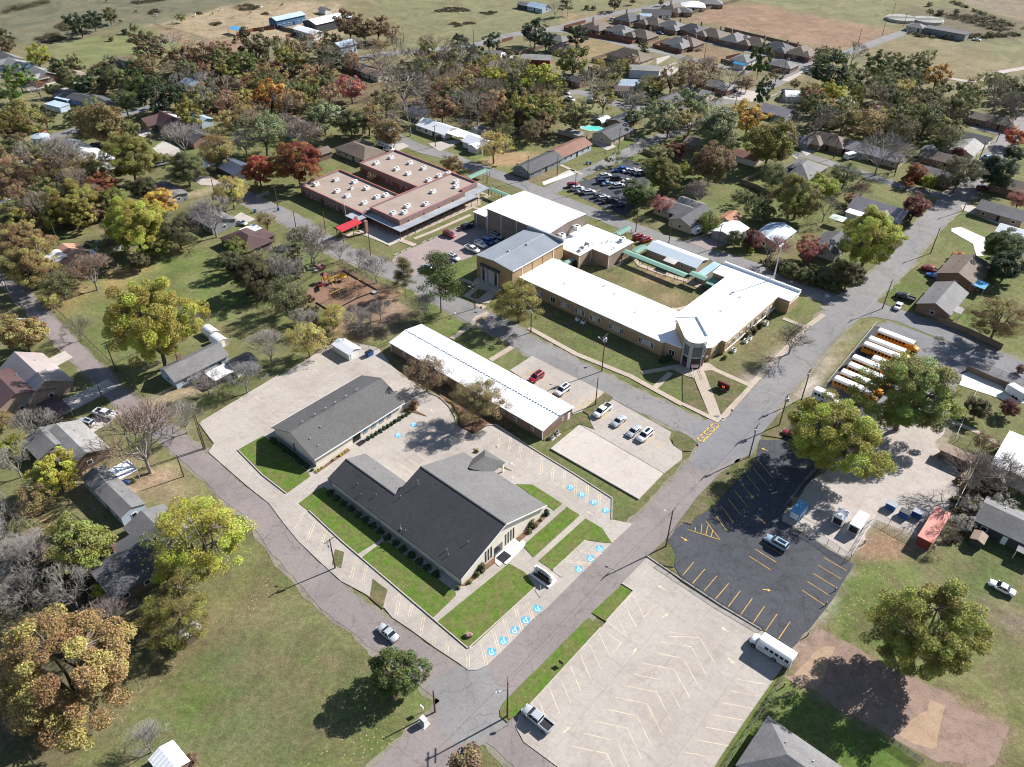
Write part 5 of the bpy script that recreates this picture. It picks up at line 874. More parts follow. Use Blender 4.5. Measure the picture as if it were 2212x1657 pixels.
H('B885,815', 4.5, 4, 90, 'gable', 'white', 'grey', 'left one of two small white garden sheds', 'the garden sheds', 'shed', lite=True, he=2.2); H('B950,832', 4.5, 4, 90, 'gable', 'white', 'tan', 'right one of two small garden sheds, tan roofed', None, 'shed', lite=True, he=2.2)
H('B1275,1040', 20, 8.5, 90, 'gable', 'grey', 'dgrey', 'long dark grey roofed house at the side street corner', 'the long dark grey roofed house', nw=5); H('B1475,945', 19, 8.5, 90, 'gable', 'pblue', 'red', 'long red brown roofed house on the side street', 'the long red brown roofed house', nw=5)
H('B1760,842', 16, 10, 90, 'gable', 'tan', 'dgrey', 'charcoal roofed house right of the swimming pool', 'the house by the pool'); H('B1842,752', 14, 9, 90, 'gable', 'brick', 'dgrey', 'very dark roofed house above the pool yard', 'the very dark roofed house', rise=1); H('B1695,745', 7, 4, 90, 'quonset', 'brown', 'white', 'white arched shed above the pool fence', None, 'shed'); H('B1508,845', 9, 4.5, 0, 'canopy', 'white', 'lgrey', 'slatted grey pool pergola left of the swimming pool', None, 'pergola')
H('B2110,640', 16, 9, 90, 'gable', 'brown', 'dgrey', 'long dark roof right of the parked white cars', 'the long dark roof'); H('B120,958', 18, 11, 0, 'hip', 'cream', 'brown', 'cream brick house with brown hip roof just behind the brick school', 'the brown hip roofed house', rise=2.3, ell=(-5, 4, 8, 8)); H('B45,975', 8, 4, 0, 'canopy', 'white', 'lgrey', 'pale carport slab roof at the near side of the brown hip roofed house', None, 'carport', he=2.2)
H('B512,712', 10, 7, 0, 'gable', 'cream', 'dblue', 'blue grey roofed shed under bare brown trees', 'the blue grey roofed shed', 'shed', lite=True); H('B2180,1335', 14, 9, 0, 'gable', 'tan', 'grey', 'grey roofed house behind the red tipped tree', 'the grey roofed house by the willow'); H('C60,1300', 9, 5, 0, 'gable', 'white', 'lgrey', 'pale flat roofed shed behind the grey house by the willow', None, 'shed', lite=True)
# right
H('C400,368', 13, 10, 90, 'hip', 'white', 'grey', 'white house with grey hip roof left of the tall green tree', 'the house left of the tall green tree'); H('C648,405', 14, 10, 0, 'hip', 'brick', 'grey', 'grey hip house on the subdivision corner right of the tall green tree', 'the corner hip house', chim=(2, 2)); H('C375,402', 6, 3, 0, 'gable', 'white', 'bblue', 'tiny bright blue roofed trailer in the fenced yard', None, 'trailer', lite=True)
H('C235,540', 15, 10, 0, 'hip', 'brick', 'grey', 'grey hip roofed house under brown trees near the diagonal road', 'the grey hip house'); H('C100,583', 14, 8, 0, 'gable', 'cream', 'lgrey', 'pale grey roof partly covered by pale green trees', 'the pale grey roof'); H('C735,598', 10, 8, 35, 'gable', 'white', 'white', 'white metal gabled shed beside the parked dark car', 'the white gabled shed', 'shed', lite=True)
H('C600,705', 15, 10, 0, 'gable', 'grey', 'lil', 'lilac grey roofed house right of the large orange tree', 'the lilac grey roofed house', rise=2.3); H('C1060,645', 8, 6, 0, 'canopy', 'white', 'white', 'round edged white canopy left of the green poplar', None, 'canopy'); H('C1352,588', 15, 8, 0, 'gable', 'dark', 'blue', 'blue grey metal roofed building under dense trees', 'the blue grey metal roofed building', 'workshop', lite=True)
H('C1288,692', 6, 5, 0, 'canopy', 'white', 'coral', 'coral pink canopy among the trees', 'the coral canopy', 'canopy'); H('C1325,725', 13, 7, 0, 'gable', 'brick', 'red', 'brown red roof just in front of the coral canopy'); H('C2040,768', 17, 9, 0, 'hip', 'brick', 'brown', 'brown hip roofed house at the far right street bend', 'the brown hip house at far right'); H('C1905,740', 10, 8, 0, 'gable', 'brick', 'brown', 'brown roofed house left of the far right street bend')
H('C765,888', 10, 7, 0, 'gable', 'grey', 'grey', 'weathered grey shed beside the brown oak', 'the weathered grey shed', 'shed', lite=True); H('C945,895', 17, 10, 0, 'hip', 'brick', 'brown', 'brick house with large brown hip roof and white garage door', 'the brick house with white garage', rise=3, ell=(-4, -4, 9, 8), gar=(-1, -4.5)); H('C1260,972', 22, 10, 0, 'gable', 'tan', 'lil', 'long lilac grey roofed house behind leafless pecan trees', 'the long lilac grey house', rise=2.2)
H('C1885,878', 13, 8, 0, 'gable', 'white', 'dgrey', 'dark gabled house on the green corner lot at right', 'the dark gabled house'); H('C1845,945', 15, 9, 90, 'gable', 'cream', 'lgrey', 'pale grey roofed house on the bright green corner lot', 'the pale grey roofed house', ell=(0, 4, 8, 7)); H('C1700,1010', 16, 9, 0, 'gable', 'brick', 'brown', 'brown gabled house with small dark red tree at its corner', 'the brown gabled house'); H('C1640,1112', 15, 10, 0, 'gable', 'brick', 'grey', 'grey roofed brick house behind the yellow shrub', 'the grey roofed brick house'); H('C1600,955', 6, 5, 90, 'gable', 'grey', 'grey', 'tall narrow grey shed beside the brown gabled house', None, 'shed', lite=True, he=3.5)
H('C415,988', 12, 7, 0, 'gable', 'cream', 'red', 'cream shed with worn reddish roof in the oak shade', 'the cream shed', 'shed', lite=True); H('C118,912', 11, 8, 0, 'gable', 'brick', 'tan', 'tan roofed house at foot of the green cottonwoods', 'the tan roofed cottage'); H('C785,1080', 17, 12, 90, 'hip', 'brown', 'grey', 'grey hip roofed house with big black solar panels', 'the house with solar panels', rise=2.8)
H('C1280,1345', 18, 12, 0, 'gable', 'brick', 'lil', 'lilac grey gabled house with brown side roof behind round dark shrub', 'the gabled house with side roof', rise=2.8, ell=(3, -4, 10, 8)); H('C1140,1345', 9, 5, 90, 'flat', 'white', 'wflat', 'white open shed left of the lilac grey gabled house', None, 'shed', lite=True); H('C1010,1400', 5, 4, 0, 'canopy', 'white', 'pgreen', 'pale green awning behind the yellow green tree', None, 'awning')
H('C965,1560', 13, 9, 90, 'gable', 'cream', 'dgrey', 'charcoal roofed house half hidden left of the large yellow green tree', 'the charcoal roofed house'); H('C308,1392', 7, 5, 90, 'gable', 'cream', 'rust', 'small shed with rusty red metal roof', 'the rusty roofed shed', 'shed', lite=True, rise=1.3); H('C312,1470', 10, 8, 90, 'gable', 'grey', 'white', 'garage with white metal roof beside the parked caravan', 'the white roofed garage', 'garage', lite=True, rise=1.2)
H('C595,1498', 13, 9, 90, 'gable', 'tan', 'blue', 'house with pale blue metal roof dappled with leaves', 'the pale blue metal roofed house', rise=1.6); H('C62,1385', 15, 9, 90, 'gable', 'tan', 'dgrey', 'dark grey roofed house left of the drooping willow', 'the dark grey house by the willow'); H('C2080,1350', 15, 9, 0, 'gable', 'mix', 'grey', 'grey gabled stone house at the right street with long driveway', 'the grey stone house'); H('C2150,1485', 9, 7, 0, 'gable', 'white', 'white', 'white metal roof at the right edge beside the curved drive', None, 'shed', lite=True); H('C2165,1190', 15, 10, 0, 'gable', 'brick', 'brown', 'brown roofed house at the right edge beside the red tree', 'the brown house at the right edge')
H('F1690,262', 16, 9, 90, 'gable', 'brick', 'grey', 'grey gabled brick house behind the wooden fence and bus lot', 'the grey gabled brick house', rise=2.2, he=2.7); H('F1828,80', 15, 11, 90, 'gable', 'brick', 'brown', 'brown roofed brick house with red pickup in front', 'the brown roofed brick house', rise=2.4); H('F1932,172', 5, 4, 90, 'canopy', 'white', 'bblue', 'pale blue tarp canopy behind the brown roofed brick house', None, 'canopy'); H('F1786,338', 4, 3, 90, 'canopy', 'white', 'lgrey', 'small grey lean-to canopy beside the grey gabled brick house', None, 'canopy')
H('F1905,60', 7, 7, 90, 'gable', 'brick', 'brown', 'lower brown wing roof behind the brown roofed brick house', None, 'shed', lite=True)
# left
H('D215,770', 17, 11, 0, 'gable', 'mix', 'pinkmet', 'large stone house with mauve and maroon metal roof by the left road', 'the mauve roofed stone house', rise=3.6, he=2.8); H('D50,870', 13, 16, 0, 'gable', 'mix', 'maroon', 'maroon metal roofed half of the large stone house at left', None, 'house', rise=3.4, he=2.8); H('D340,965', 8, 5, 0, 'canopy', 'white', 'maroon', 'dark maroon porch canopy in front of the mauve roofed stone house', None, 'canopy', he=2.3)
H('D470,1205', 14, 9, 0, 'gable', 'brown', 'lgrey', 'light grey gabled brown house behind the bare reddish tree', 'the light grey gabled house', rise=2, he=2.6); H('D310,1185', 8, 8, 0, 'gable', 'brown', 'grey', 'darker grey lower wing of the light grey gabled house', None, 'house', rise=1.6, lite=True); H('D590,1215', 6, 4.5, 0, 'canopy', 'brown', 'grey', 'grey porch roof at the right end of the light grey gabled house', None, 'canopy', he=2.3)
H('D1250,675', 15, 7.5, 90, 'gable', 'pblue', 'grey', 'grey shingled cottage with chimney beneath the tall sycamore', 'the grey shingled cottage', rise=2.1, chim=(-2.5, 2.5)); H('D1432,735', 7, 4.5, 90, 'canopy', 'white', 'white', 'white metal patio cover beside the grey shingled cottage', None, 'canopy', he=2.3); H('D1555,672', 6, 5, 90, 'gable', 'white', 'dgrey', 'small dark gabled shed behind the white patio cover', None, 'shed', lite=True, he=2.3)
H('D1352,450', 4.5, 3.3, 0, 'quonset', 'tan', 'white', 'small arched barn shed with white metal top under the sycamore', None, 'shed'); H('D1405,505', 4.3, 3.6, 0, 'quonset', 'tan', 'white', 'nearer arched shed with cream top on the open lawn', 'the arched cream shed', 'shed')
H('D722,1505', 17, 5.2, 0, 'gable', 'pblue', 'grey', 'long grey roofed mobile home beside white canopy', 'the long grey mobile home', 'mobile home', rise=1., he=2.8, over=.15); H('D778,1380', 5.4, 4.4, 90, 'canopy', 'white', 'white', 'white ribbed metal canopy beside the mobile home', None, 'canopy')
H('G900,265', 17, 12, 90, 'gable', 'brown', 'dgrey', 'large dark brown roofed house half covered by leafy trees', 'the large dark brown roofed house', rise=2.6, he=2.7, chim=(-3, 3)); H('G1000,90', 9, 8, 0, 'gable', 'brown', 'grey', 'lighter grey rear roof wing of the large dark brown roofed house', None, 'house', rise=1.6, lite=True)
H('G1215,755', 3.8, 2., 90, 'gable', 'brown', 'white', 'tiny shed with white metal roof under the yellow brown tree', 'the tiny white roofed shed', 'shed', rise=.25, he=2.3, lite=True, over=.2); H('G1085,1595', 4.8, 4., 0, 'gable', 'red', 'white', 'white ribbed metal shed roof at the bottom edge', 'the bottom edge shed', 'shed', rise=.8, he=2.3, lite=True, over=.15)
# right lower
H('I2150,60', 12, 8.5, 0, 'gable', 'dark', 'grey', 'dark walled house with grey roof and white framed windows at right edge', 'the dark walled house', rise=1.8, he=2.8, porch=(4.5, -5.5, 4, 3, 'grey')); H('I1930,150', 2.8, 2.4, 90, 'gable', 'dark', 'tan', 'little tan roofed garden shed beside the dark walled house', None, 'shed', lite=True, he=1.9, over=.2)
H('I720,1650', 13, 10, 0, 'hip', 'brick', 'grey', 'grey shingled hip roof at the bottom edge below the dirt patch', 'the grey hip roof at the bottom edge', rise=2.5, he=2.5)
H('F2330,1330', 16, 14, 0, 'gable', 'pblue', 'white', 'white roofed building with pale blue wall cut by the right edge', 'the pale walled building', 'building', rise=1.2, he=4, lite=True)
H('F1790,1262', 6.6, 2.9, 0, 'flat', 'brown', 'tan', 'tan topped brown storage container by the gravel yard', 'the tan storage container', 'container', he=2.5, lite=True, over=.05)
H('I1640,70', 10.5, 2.5, 90, 'flat', 'redm', 'coral', 'long faded red shipping container at the gravel yard corner', 'the red shipping container', 'container', he=2.6, lite=True)
# solar panels on the marked house
b = Bld('solar_panels', *UV(*g('C745,1085', 4)), 'pair of large black solar arrays on the grey hip roof', 'solar panels'); q = UV(*g('C745,1085', 4)); b.add('panel', MB().hull([(q[0]-3.5, q[1]-4, 3.6), (q[0]-.3, q[1]-4, 4.9), (q[0]-.3, q[1]+3, 4.9), (q[0]-3.5, q[1]+3, 3.6)], [(q[0]-3.5, q[1]-4, 3.7), (q[0]-.3, q[1]-4, 5.0), (q[0]-.3, q[1]+3, 5.0), (q[0]-3.5, q[1]+3, 3.7)]), GLASS)
# water tank
x, y = g('A275,925', 3); t_ = empty('water_tank', x, y, 0, 0, 'round pale blue grey steel water tank with shallow domed top', 'water tank'); LAND.append((x, y, 'the grey water tank'))
TK = mat('tank_steel', (.36, .42, .48), .45, var=.15); MB().tube((0, 0, 0), (0, 0, 6), 3.4, 3.4, 24).build('shell', TK, t_); MB().tube((0, 0, 6), (0, 0, 6.7), 3.5, .4, 24).tube((0, 0, 6.7), (0, 0, 7.2), .3, .3, 8).build('top', TK, t_)
# sewage works, top right
for tok, r_ in (('C1410,130', 9), ('C1590,142', 9)):
    x, y = g(tok); t_ = empty('settling_tank', x, y, 0, 0, ('wide round settling tank left' if r_ and tok[1:5] == '1410' else 'grey round settling tank right')+' at the sewage works in the far field', 'tank'); MB().tube((0, 0, 0), (0, 0, 1.6), r_, r_, 24).build('wall', CONC2, t_); MB().tube((0, 0, 1.6), (0, 0, 1.65), r_-.6, r_-.6, 24).build('water', mat('tank_water', (.3, .27, .2), .2), t_); MB().box(-r_, -.4, 1.9, r_, .4, 2.2).build('walkway', GREYM, t_)
LAND.append(g('C1550,160')+('the sewage works',))
H('C1520,160', 10, 8, 0, 'hip', 'cream', 'grey', 'small grey roofed pump house at the sewage works', None, 'pump house'); H('C1715,185', 24, 8, 0, 'flat', 'grey', 'dgrey', 'long dark concrete basin block at the sewage works', None, 'basin', he=3.5, lite=True)
# swimming pool
x, y = g('B1642,832'); P_ = [(5.2*math.cos(t)*(1+.12*math.cos(2*t)), 2.8*math.sin(t)*(1-.2*math.cos(t))) for t in [i*PI/12 for i in range(24)]]
e = empty('swimming_pool', x, y, R(-10), 0, 'turquoise kidney shaped swimming pool inside pale fence', 'pool'); LAND.append((x, y, 'the swimming pool'))
MB().prism([(a*1.18, b_*1.25) for a, b_ in P_], 0, .08).build('surround', CONC2, e); MB().prism(P_, .08, .1).build('water', mat('pool_water', (.12, .55, .48), .1, spec=.7), e)
# ------------------------------------------------------------------ trees
def leafmesh(name, cen, nrm_c, size, n_, mat_, cl, rg, asp=.75):
    # cen (N,3) leaf centres, cl (N,) cluster value 0..1
    N = len(cen); a = rg.normal(size=(N, 3)); out = cen-nrm_c; out /= (np.linalg.norm(out, axis=1)[:, None]+1e-6)
    nn = a*.8+out*.9+np.array([0, 0, .5]); nn /= np.linalg.norm(nn, axis=1)[:, None]
    t = np.cross(nn, rg.normal(size=(N, 3))); t /= np.linalg.norm(t, axis=1)[:, None]; b = np.cross(nn, t)
    s = size*rg.uniform(.6, 1.35, (N, 1)); P = np.stack([cen-t*s, cen-b*s*asp, cen+t*s, cen+b*s*asp], 1).reshape(-1, 3)
    me = bpy.data.meshes.new(name); me.vertices.add(N*4); me.vertices.foreach_set('co', P.ravel()); me.loops.add(N*4); me.polygons.add(N)
    me.loops.foreach_set('vertex_index', np.arange(N*4)); me.polygons.foreach_set('loop_start', np.arange(0, N*4, 4)); me.update(calc_edges=True)
    v = np.clip(cl*.6+rg.uniform(0, .45, N), 0, 1); h = np.clip(.5+(cl-.5)*.9+rg.normal(0, .25, N), 0, 1); q = rg.uniform(0, 1, N)
    c4 = np.repeat(np.stack([v, h, q, np.ones(N)], 1), 4, 0); at = me.color_attributes.new('lv', 'FLOAT_COLOR', 'POINT'); at.data.foreach_set('color', c4.ravel()); me.materials.append(mat_); return me
def branches(mb, p, d, L, r, lev, rg, maxl, spread, tips, up=.15, n3=4):
    steps = 2 if lev < 3 else 1; q = p
    for i in range(steps):
        d2 = (d+Vector(rg.normal(0, .16, 3))+Vector((0, 0, up*.3))).normalized(); e = q+d2*L/steps; r1 = r*(1-.32*(i+1)/steps)
        mb.tube(q, e, r*(1-.32*i/steps), r1, max(3, n3+2-lev), False); q = e; d = d2
    if lev >= maxl: tips.append(q); return
    k = rg.randint(2, 4) if lev else rg.randint(4, 6)
    if lev >= 2 and maxl > 3: k = 3
    a0 = rg.uniform(0, 2*PI)
    for i in range(k):
        a = a0+2*PI*i/k+rg.uniform(-.4, .4); ax = d.cross(Vector((math.cos(a), math.sin(a), .01))).normalized(); sp = spread*rg.uniform(.65, 1.25)
        nd = (Matrix.Rotation(sp, 3, ax) @ d); nd = (nd+Vector((0, 0, up))).normalized()
        branches(mb, q, nd, L*rg.uniform(.62, .85), r*.62, lev+1, rg, maxl, spread, tips, up, n3)
def fitmb(mb, W_=1., H_=1., z0=None):
    A = np.array(mb.v); 
    mb.v = [tuple(p) for p in A]; return A
def make_kind(kind, seed, near):
    rg = np.random.RandomState(seed); tr = MB(); tips = []
    if kind in 'LOTCW':
        hb = {'L': .17, 'O': .2, 'T': .12, 'C': .1, 'W': .25}[kind]; rad = {'L': .021, 'O': .02, 'T': .012, 'C': .03, 'W': .03}[kind]
        q = Vector((0, 0, 0)); e = Vector((rg.normal(0, .01), rg.normal(0, .01), hb)); tr.tube(q, e, rad*1.25, rad, 7, False)
        NL = {'L': 8, 'O': 8, 'T': 6, 'C': 6, 'W': 7}[kind]; cz, rz = (hb*.75+1)/2+.0, (1-hb*.75)/2
        NC = ((190 if near == 2 else 130) if near else 60) if kind != 'O' else ((180 if near == 2 else 120) if near else 55)
        cl = []; lob = rg.uniform(0, 2*PI, 4)
        while len(cl) < NC:
            v = rg.normal(size=3); v /= np.linalg.norm(v); rr = rg.uniform(.25, 1)**.42
            az = math.atan2(v[1], v[0]); sc = 1+.14*math.sin(2*az+lob[0])+.10*math.sin(3*az+lob[1])+.12*math.sin(4*v[2]+lob[2]+az)
            x, y, z = v*rr*sc
            if kind == 'T': x, y = x*(1-.25*z), y*(1-.25*z)
            if kind == 'C': x, y = x*(1-.18*z), y*(1-.18*z)
            if z < -.85 and kind in 'LO': continue
            cl.append((x*.44, y*.44, cz+z*rz*.9))
        cl = np.array(cl); sg = rg.permutation(len(cl))[:NL]
        limbs = []
        for k in range(NL):
            a = 2*PI*k/NL+rg.uniform(-.3, .3); tgt = Vector((math.cos(a)*.2*rg.uniform(.5, 1.2), math.sin(a)*.2*rg.uniform(.5, 1.2), cz+rg.uniform(-.1, .25))) if k else Vector((0, 0, .8))
            mid = e.lerp(tgt, .5)+Vector((rg.normal(0, .03), rg.normal(0, .03), .03)); tr.tube(e, mid, rad*.75, rad*.5, 5, False); tr.tube(mid, tgt, rad*.5, rad*.3, 5, False); limbs += [(mid, rad*.4), (tgt, rad*.3), (e.lerp(mid, .6), rad*.5)]
        for p in cl:
            p = Vector(p); j = min(limbs, key=lambda l: (l[0]-p).length); m_ = j[0].lerp(p, .5)+Vector(rg.normal(0, .015, 3)); tr.tube(j[0], m_, rad*.22, rad*.15, 3, False); tr.tube(m_, p, rad*.15, rad*.06, 3, False)
        per = {'L': (165, 120), 'O': (75, 75), 'T': (150, 100), 'C': (170, 70), 'W': (120, 80)}[kind][0 if near else 1]; size = {'L': .0125, 'O': .0115, 'T': .014, 'C': .0125, 'W': .014}[kind]*(1 if near else 1.4)
        if near == 2: per *= 3.4; size *= .56
        cr = rg.uniform(.05, .10, len(cl))*(.85 if near == 2 else 1); C_ = []; V_ = []
        for i, p in enumerate(cl):
            n = int(per*(cr[i]/.075)**2*rg.uniform(.6, 1.25)) if kind != 'O' else int(per*rg.choice([.1, .5, 1, 1.9]))
            d = rg.normal(size=(n, 3)); d /= np.linalg.norm(d, axis=1)[:, None]; d *= (rg.uniform(0.15, 1, (n, 1))**.4)*cr[i]*(1. if kind != 'O' else 1.15); d[:, 2] *= .8
            if kind == 'W': d[:, 2] -= rg.uniform(0, .22, n)
            C_.append(p+d); V_ += [rg.uniform(0, 1)]*n
        C_ = np.concatenate(C_); V_ = np.array(V_); C_[:, 2] = np.clip(C_[:, 2], .06, 1.03)
        cm = leafmesh('crown', C_, np.array([0, 0, cz-.15]), size, 0, NEEDLE if kind == 'C' else LEAF, V_, rg)
        tm = tr.mesh('trunk', BARK)
    elif kind == 'B':
        q = Vector((0, 0, 0)); e = Vector((0, 0, .2)); tr.tube(q, e, .02, .015, 7, False); tips = []
        tw = MB(); n0 = 6
        for k in range(n0):
            a = 2*PI*k/n0+rg.uniform(-.4, .4); d = Vector((math.cos(a)*.75, math.sin(a)*.75, rg.uniform(.6, 1.4))).normalized() if k else Vector((.05, .02, 1))
            branches(tr, e, d, .2, .0105, 1, rg, 3 if near else 2, .5, tips, .12)
        for t in tips:
            d = (t-Vector((0, 0, .3))).normalized()
            for k in range(4 if near else 3):
                branches(tw, t, (d+Vector(rg.normal(0, .4, 3))).normalized(), .12 if near else .14, .0046 if near else .0065, 3, rg, 5, .62, [], .06, 1)
        A = np.array(tw.v); s = np.array([.5/np.percentile(np.abs(A[:, 0]), 97), .5/np.percentile(np.abs(A[:, 1]), 97), 1/A[:, 2].max()])
        for m_ in (tr, tw): m_.v = [tuple(np.array(p)*s) for p in m_.v]
        tm = tr.mesh('trunk', BARKG); cm = tw.mesh('crown', TWIG)
    elif kind == 'P':
        tr.tube((0, 0, 0), (.01, 0, .6), .016, .011, 7, False); tr.tube((.01, 0, .6), (0, .01, .97), .011, .003, 6, False); C_ = []; V_ = []
        for i in range(46 if near else 26):
            z = rg.uniform(.30, 1.); a = rg.uniform(0, 2*PI); r_ = .5*(1.12-z)**.5*rg.uniform(.35, 1.1); r_ = min(r_, .5); p = np.array([math.cos(a)*r_, math.sin(a)*r_, z+.02]); tr.tube((0, 0, z-.06), tuple(p), .0045, .002, 3, False)
            n = 300 if near else 120; d = rg.normal(size=(n, 3)); d /= np.linalg.norm(d, axis=1)[:, None]; d *= rg.uniform(.3, 1, (n, 1))*np.array([.2, .2, .04]); C_.append(p+d); V_ += [rg.uniform(0, 1)]*n
        cm = leafmesh('crown', np.concatenate(C_), np.array([0, 0, .5]), .014 if near else .022, 0, NEEDLE, np.array(V_), rg, .5); tm = tr.mesh('trunk', BARK)
    else:   # S shrub
        tr.tube((0, 0, 0), (0, 0, .4), .03, .02, 5, False); NC = 40 if near else 22; C_ = []; V_ = []
        for i in range(NC):
            v = rg.normal(size=3); v /= np.linalg.norm(v); v[2] = abs(v[2]); p = v*rg.uniform(.4, 1)*np.array([.4, .4, .8])+np.array([0, 0, .12]); tr.tube((0, 0, .1), tuple(p), .01, .004, 3, False)
            n = 90 if near else 45; d = rg.normal(size=(n, 3)); d /= np.linalg.norm(d, axis=1)[:, None]; d *= rg.uniform(.4, 1, (n, 1))*.13; C_.append(p+d); V_ += [rg.uniform(0, 1)]*n
        C_ = np.concatenate(C_); C_[:, 2] = np.maximum(C_[:, 2], .02); cm = leafmesh('crown', C_, np.array([0, 0, .3]), .03 if near else .045, 0, LEAF, np.array(V_), rg); tm = tr.mesh('trunk', BARK)
    return tm, cm
TWIG = bpy.data.materials.new('twigs'); TWIG.use_nodes = True; _N = NB(TWIG.node_tree); _o = _N.n('ShaderNodeObjectInfo'); _N.l(_o.outputs['Color'], TWIG.node_tree.nodes['Principled BSDF'].inputs['Base Color']); TWIG.node_tree.nodes['Principled BSDF'].inputs['Roughness'].default_value = .9
TREEM = {}
def tmesh(kind, near, idx):
    k = (kind, near, idx)
    if k not in TREEM: TREEM[k] = make_kind(kind, 100*ord(kind)+idx*7+int(near), near)
    return TREEM[k]
NV = {'L': 5, 'O': 3, 'B': 3, 'P': 2, 'T': 1, 'C': 1, 'S': 2, 'W': 1}
CL = {'yg': ((.37, .35, .05), 'bright yellow green'), 'pg': ((.25, .27, .13), 'pale green'), 'g': ((.105, .135, .035), 'green'), 'bg': ((.13, .20, .035), 'fresh green'), 'dg': ((.042, .066, .03), 'dark green'), 'ol': ((.15, .15, .055), 'olive'), 'or': ((.44, .21, .045), 'orange'),
      'oy': ((.47, .30, .06), 'golden orange'), 'ye': ((.42, .34, .10), 'pale yellow'), 'gg': ((.24, .205, .05), 'gold and green'), 'yd': ((.235, .235, .05), 'yellow green'), 'yy': ((.40, .38, .03), 'lemon yellow green'), 'rd': ((.42, .10, .045), 'red'), 'dr': ((.19, .05, .045), 'dark red'), 'rp': ((.42, .13, .11), 'pinkish red'),
      'dm': ((.27, .085, .04), 'deep rust red'), 'br': ((.19, .13, .07), 'brown'), 'rb': ((.25, .15, .085), 'rusty brown'), 'og': ((.29, .205, .085), 'golden brown'), 'gy': ((.27, .25, .225), 'grey'), 'bb': ((.19, .145, .11), 'brown'), 'pk': ((.33, .19, .15), 'pinkish brown'), 'go': ((.36, .245, .095), 'pale orange gold'), 'dk': ((.11, .10, .045), 'dark olive')}
RAT = {'L': .98, 'O': 1.0, 'B': 1.05, 'P': 2.0, 'T': 1.9, 'C': .95, 'S': .75, 'W': 1.0}
KD = {'L': 'leafy tree', 'O': 'half bare tree', 'B': 'leafless tree', 'P': 'pine tree', 'T': 'tall narrow tree', 'C': 'round cedar tree', 'S': 'shrub', 'W': 'drooping willow'}
KN = {'L': 'tree', 'O': 'tree', 'B': 'bare_tree', 'P': 'pine_tree', 'T': 'poplar_tree', 'C': 'cedar_tree', 'S': 'shrub', 'W': 'willow_tree'}
TREES = []; PEND = []
def tree_at(x, y, Wd, Ht, kind, c, near=None, rr=None):
    if near is None: near = (2 if (Wd > 13.5 and y < 300 and kind in 'LOC') else (y < 330 and Wd > 6) or y < 215)
    rr = rr or random; idx = rr.randrange(NV[kind] if near != 2 else 3 if kind == 'L' else NV[kind]-1 or 1); tm, cm = tmesh(kind, near, idx)
    o = empty(KN[kind], x, y, rr.uniform(0, 2*PI)); o.scale = (Wd, Wd, Ht)
    a = bpy.data.objects.new('trunk', tm); COL.objects.link(a); par(a, o); b = bpy.data.objects.new('crown', cm); COL.objects.link(b); par(b, o)
    k = rr.uniform(.86, 1.14); cc = CL[c][0]; cc = cc if kind != 'B' else tuple(a_*.45+b_*.55 for a_, b_ in zip(cc, (.20, .175, .155))); b.color = (cc[0]*k*rr.uniform(.93, 1.07), cc[1]*k, cc[2]*k*rr.uniform(.9, 1.1), 1)
    TREES.append((x, y, Wd)); sz = 'huge' if Wd > 19 else 'large' if Wd > 13 else 'medium' if Wd > 8 else 'small'
    PEND.append((o, x, y, '%s %s %s' % (sz if kind != 'P' else 'tall', CL[c][1], KD[kind]), {'S': 'shrub'}.get(kind, 'tree'), 'shrubs' if kind == 'S' else KD[kind]+'s')); return o
def tree(tok, wpx, kind, c, rat=None):
    X, Y = tv(tok); wv = wpx*TI[tok[0]][2]; h = 6.
    for _ in range(5):
        x, y = un(X, Y, h*.58); d = math.sqrt(x*x+y*y+(CH-h)**2)*1.0; Wd = wv*d/F_/math.hypot(1, 0)*1.0; dd = np.array([x, y, h*.58-CH]) @ FW; Wd = wv*dd/F_; h = Wd*(rat or RAT[kind])
    return tree_at(x, y, Wd*(1.25 if kind == 'B' else 1.12), h*(1.1 if kind == 'B' else 1), kind, c)
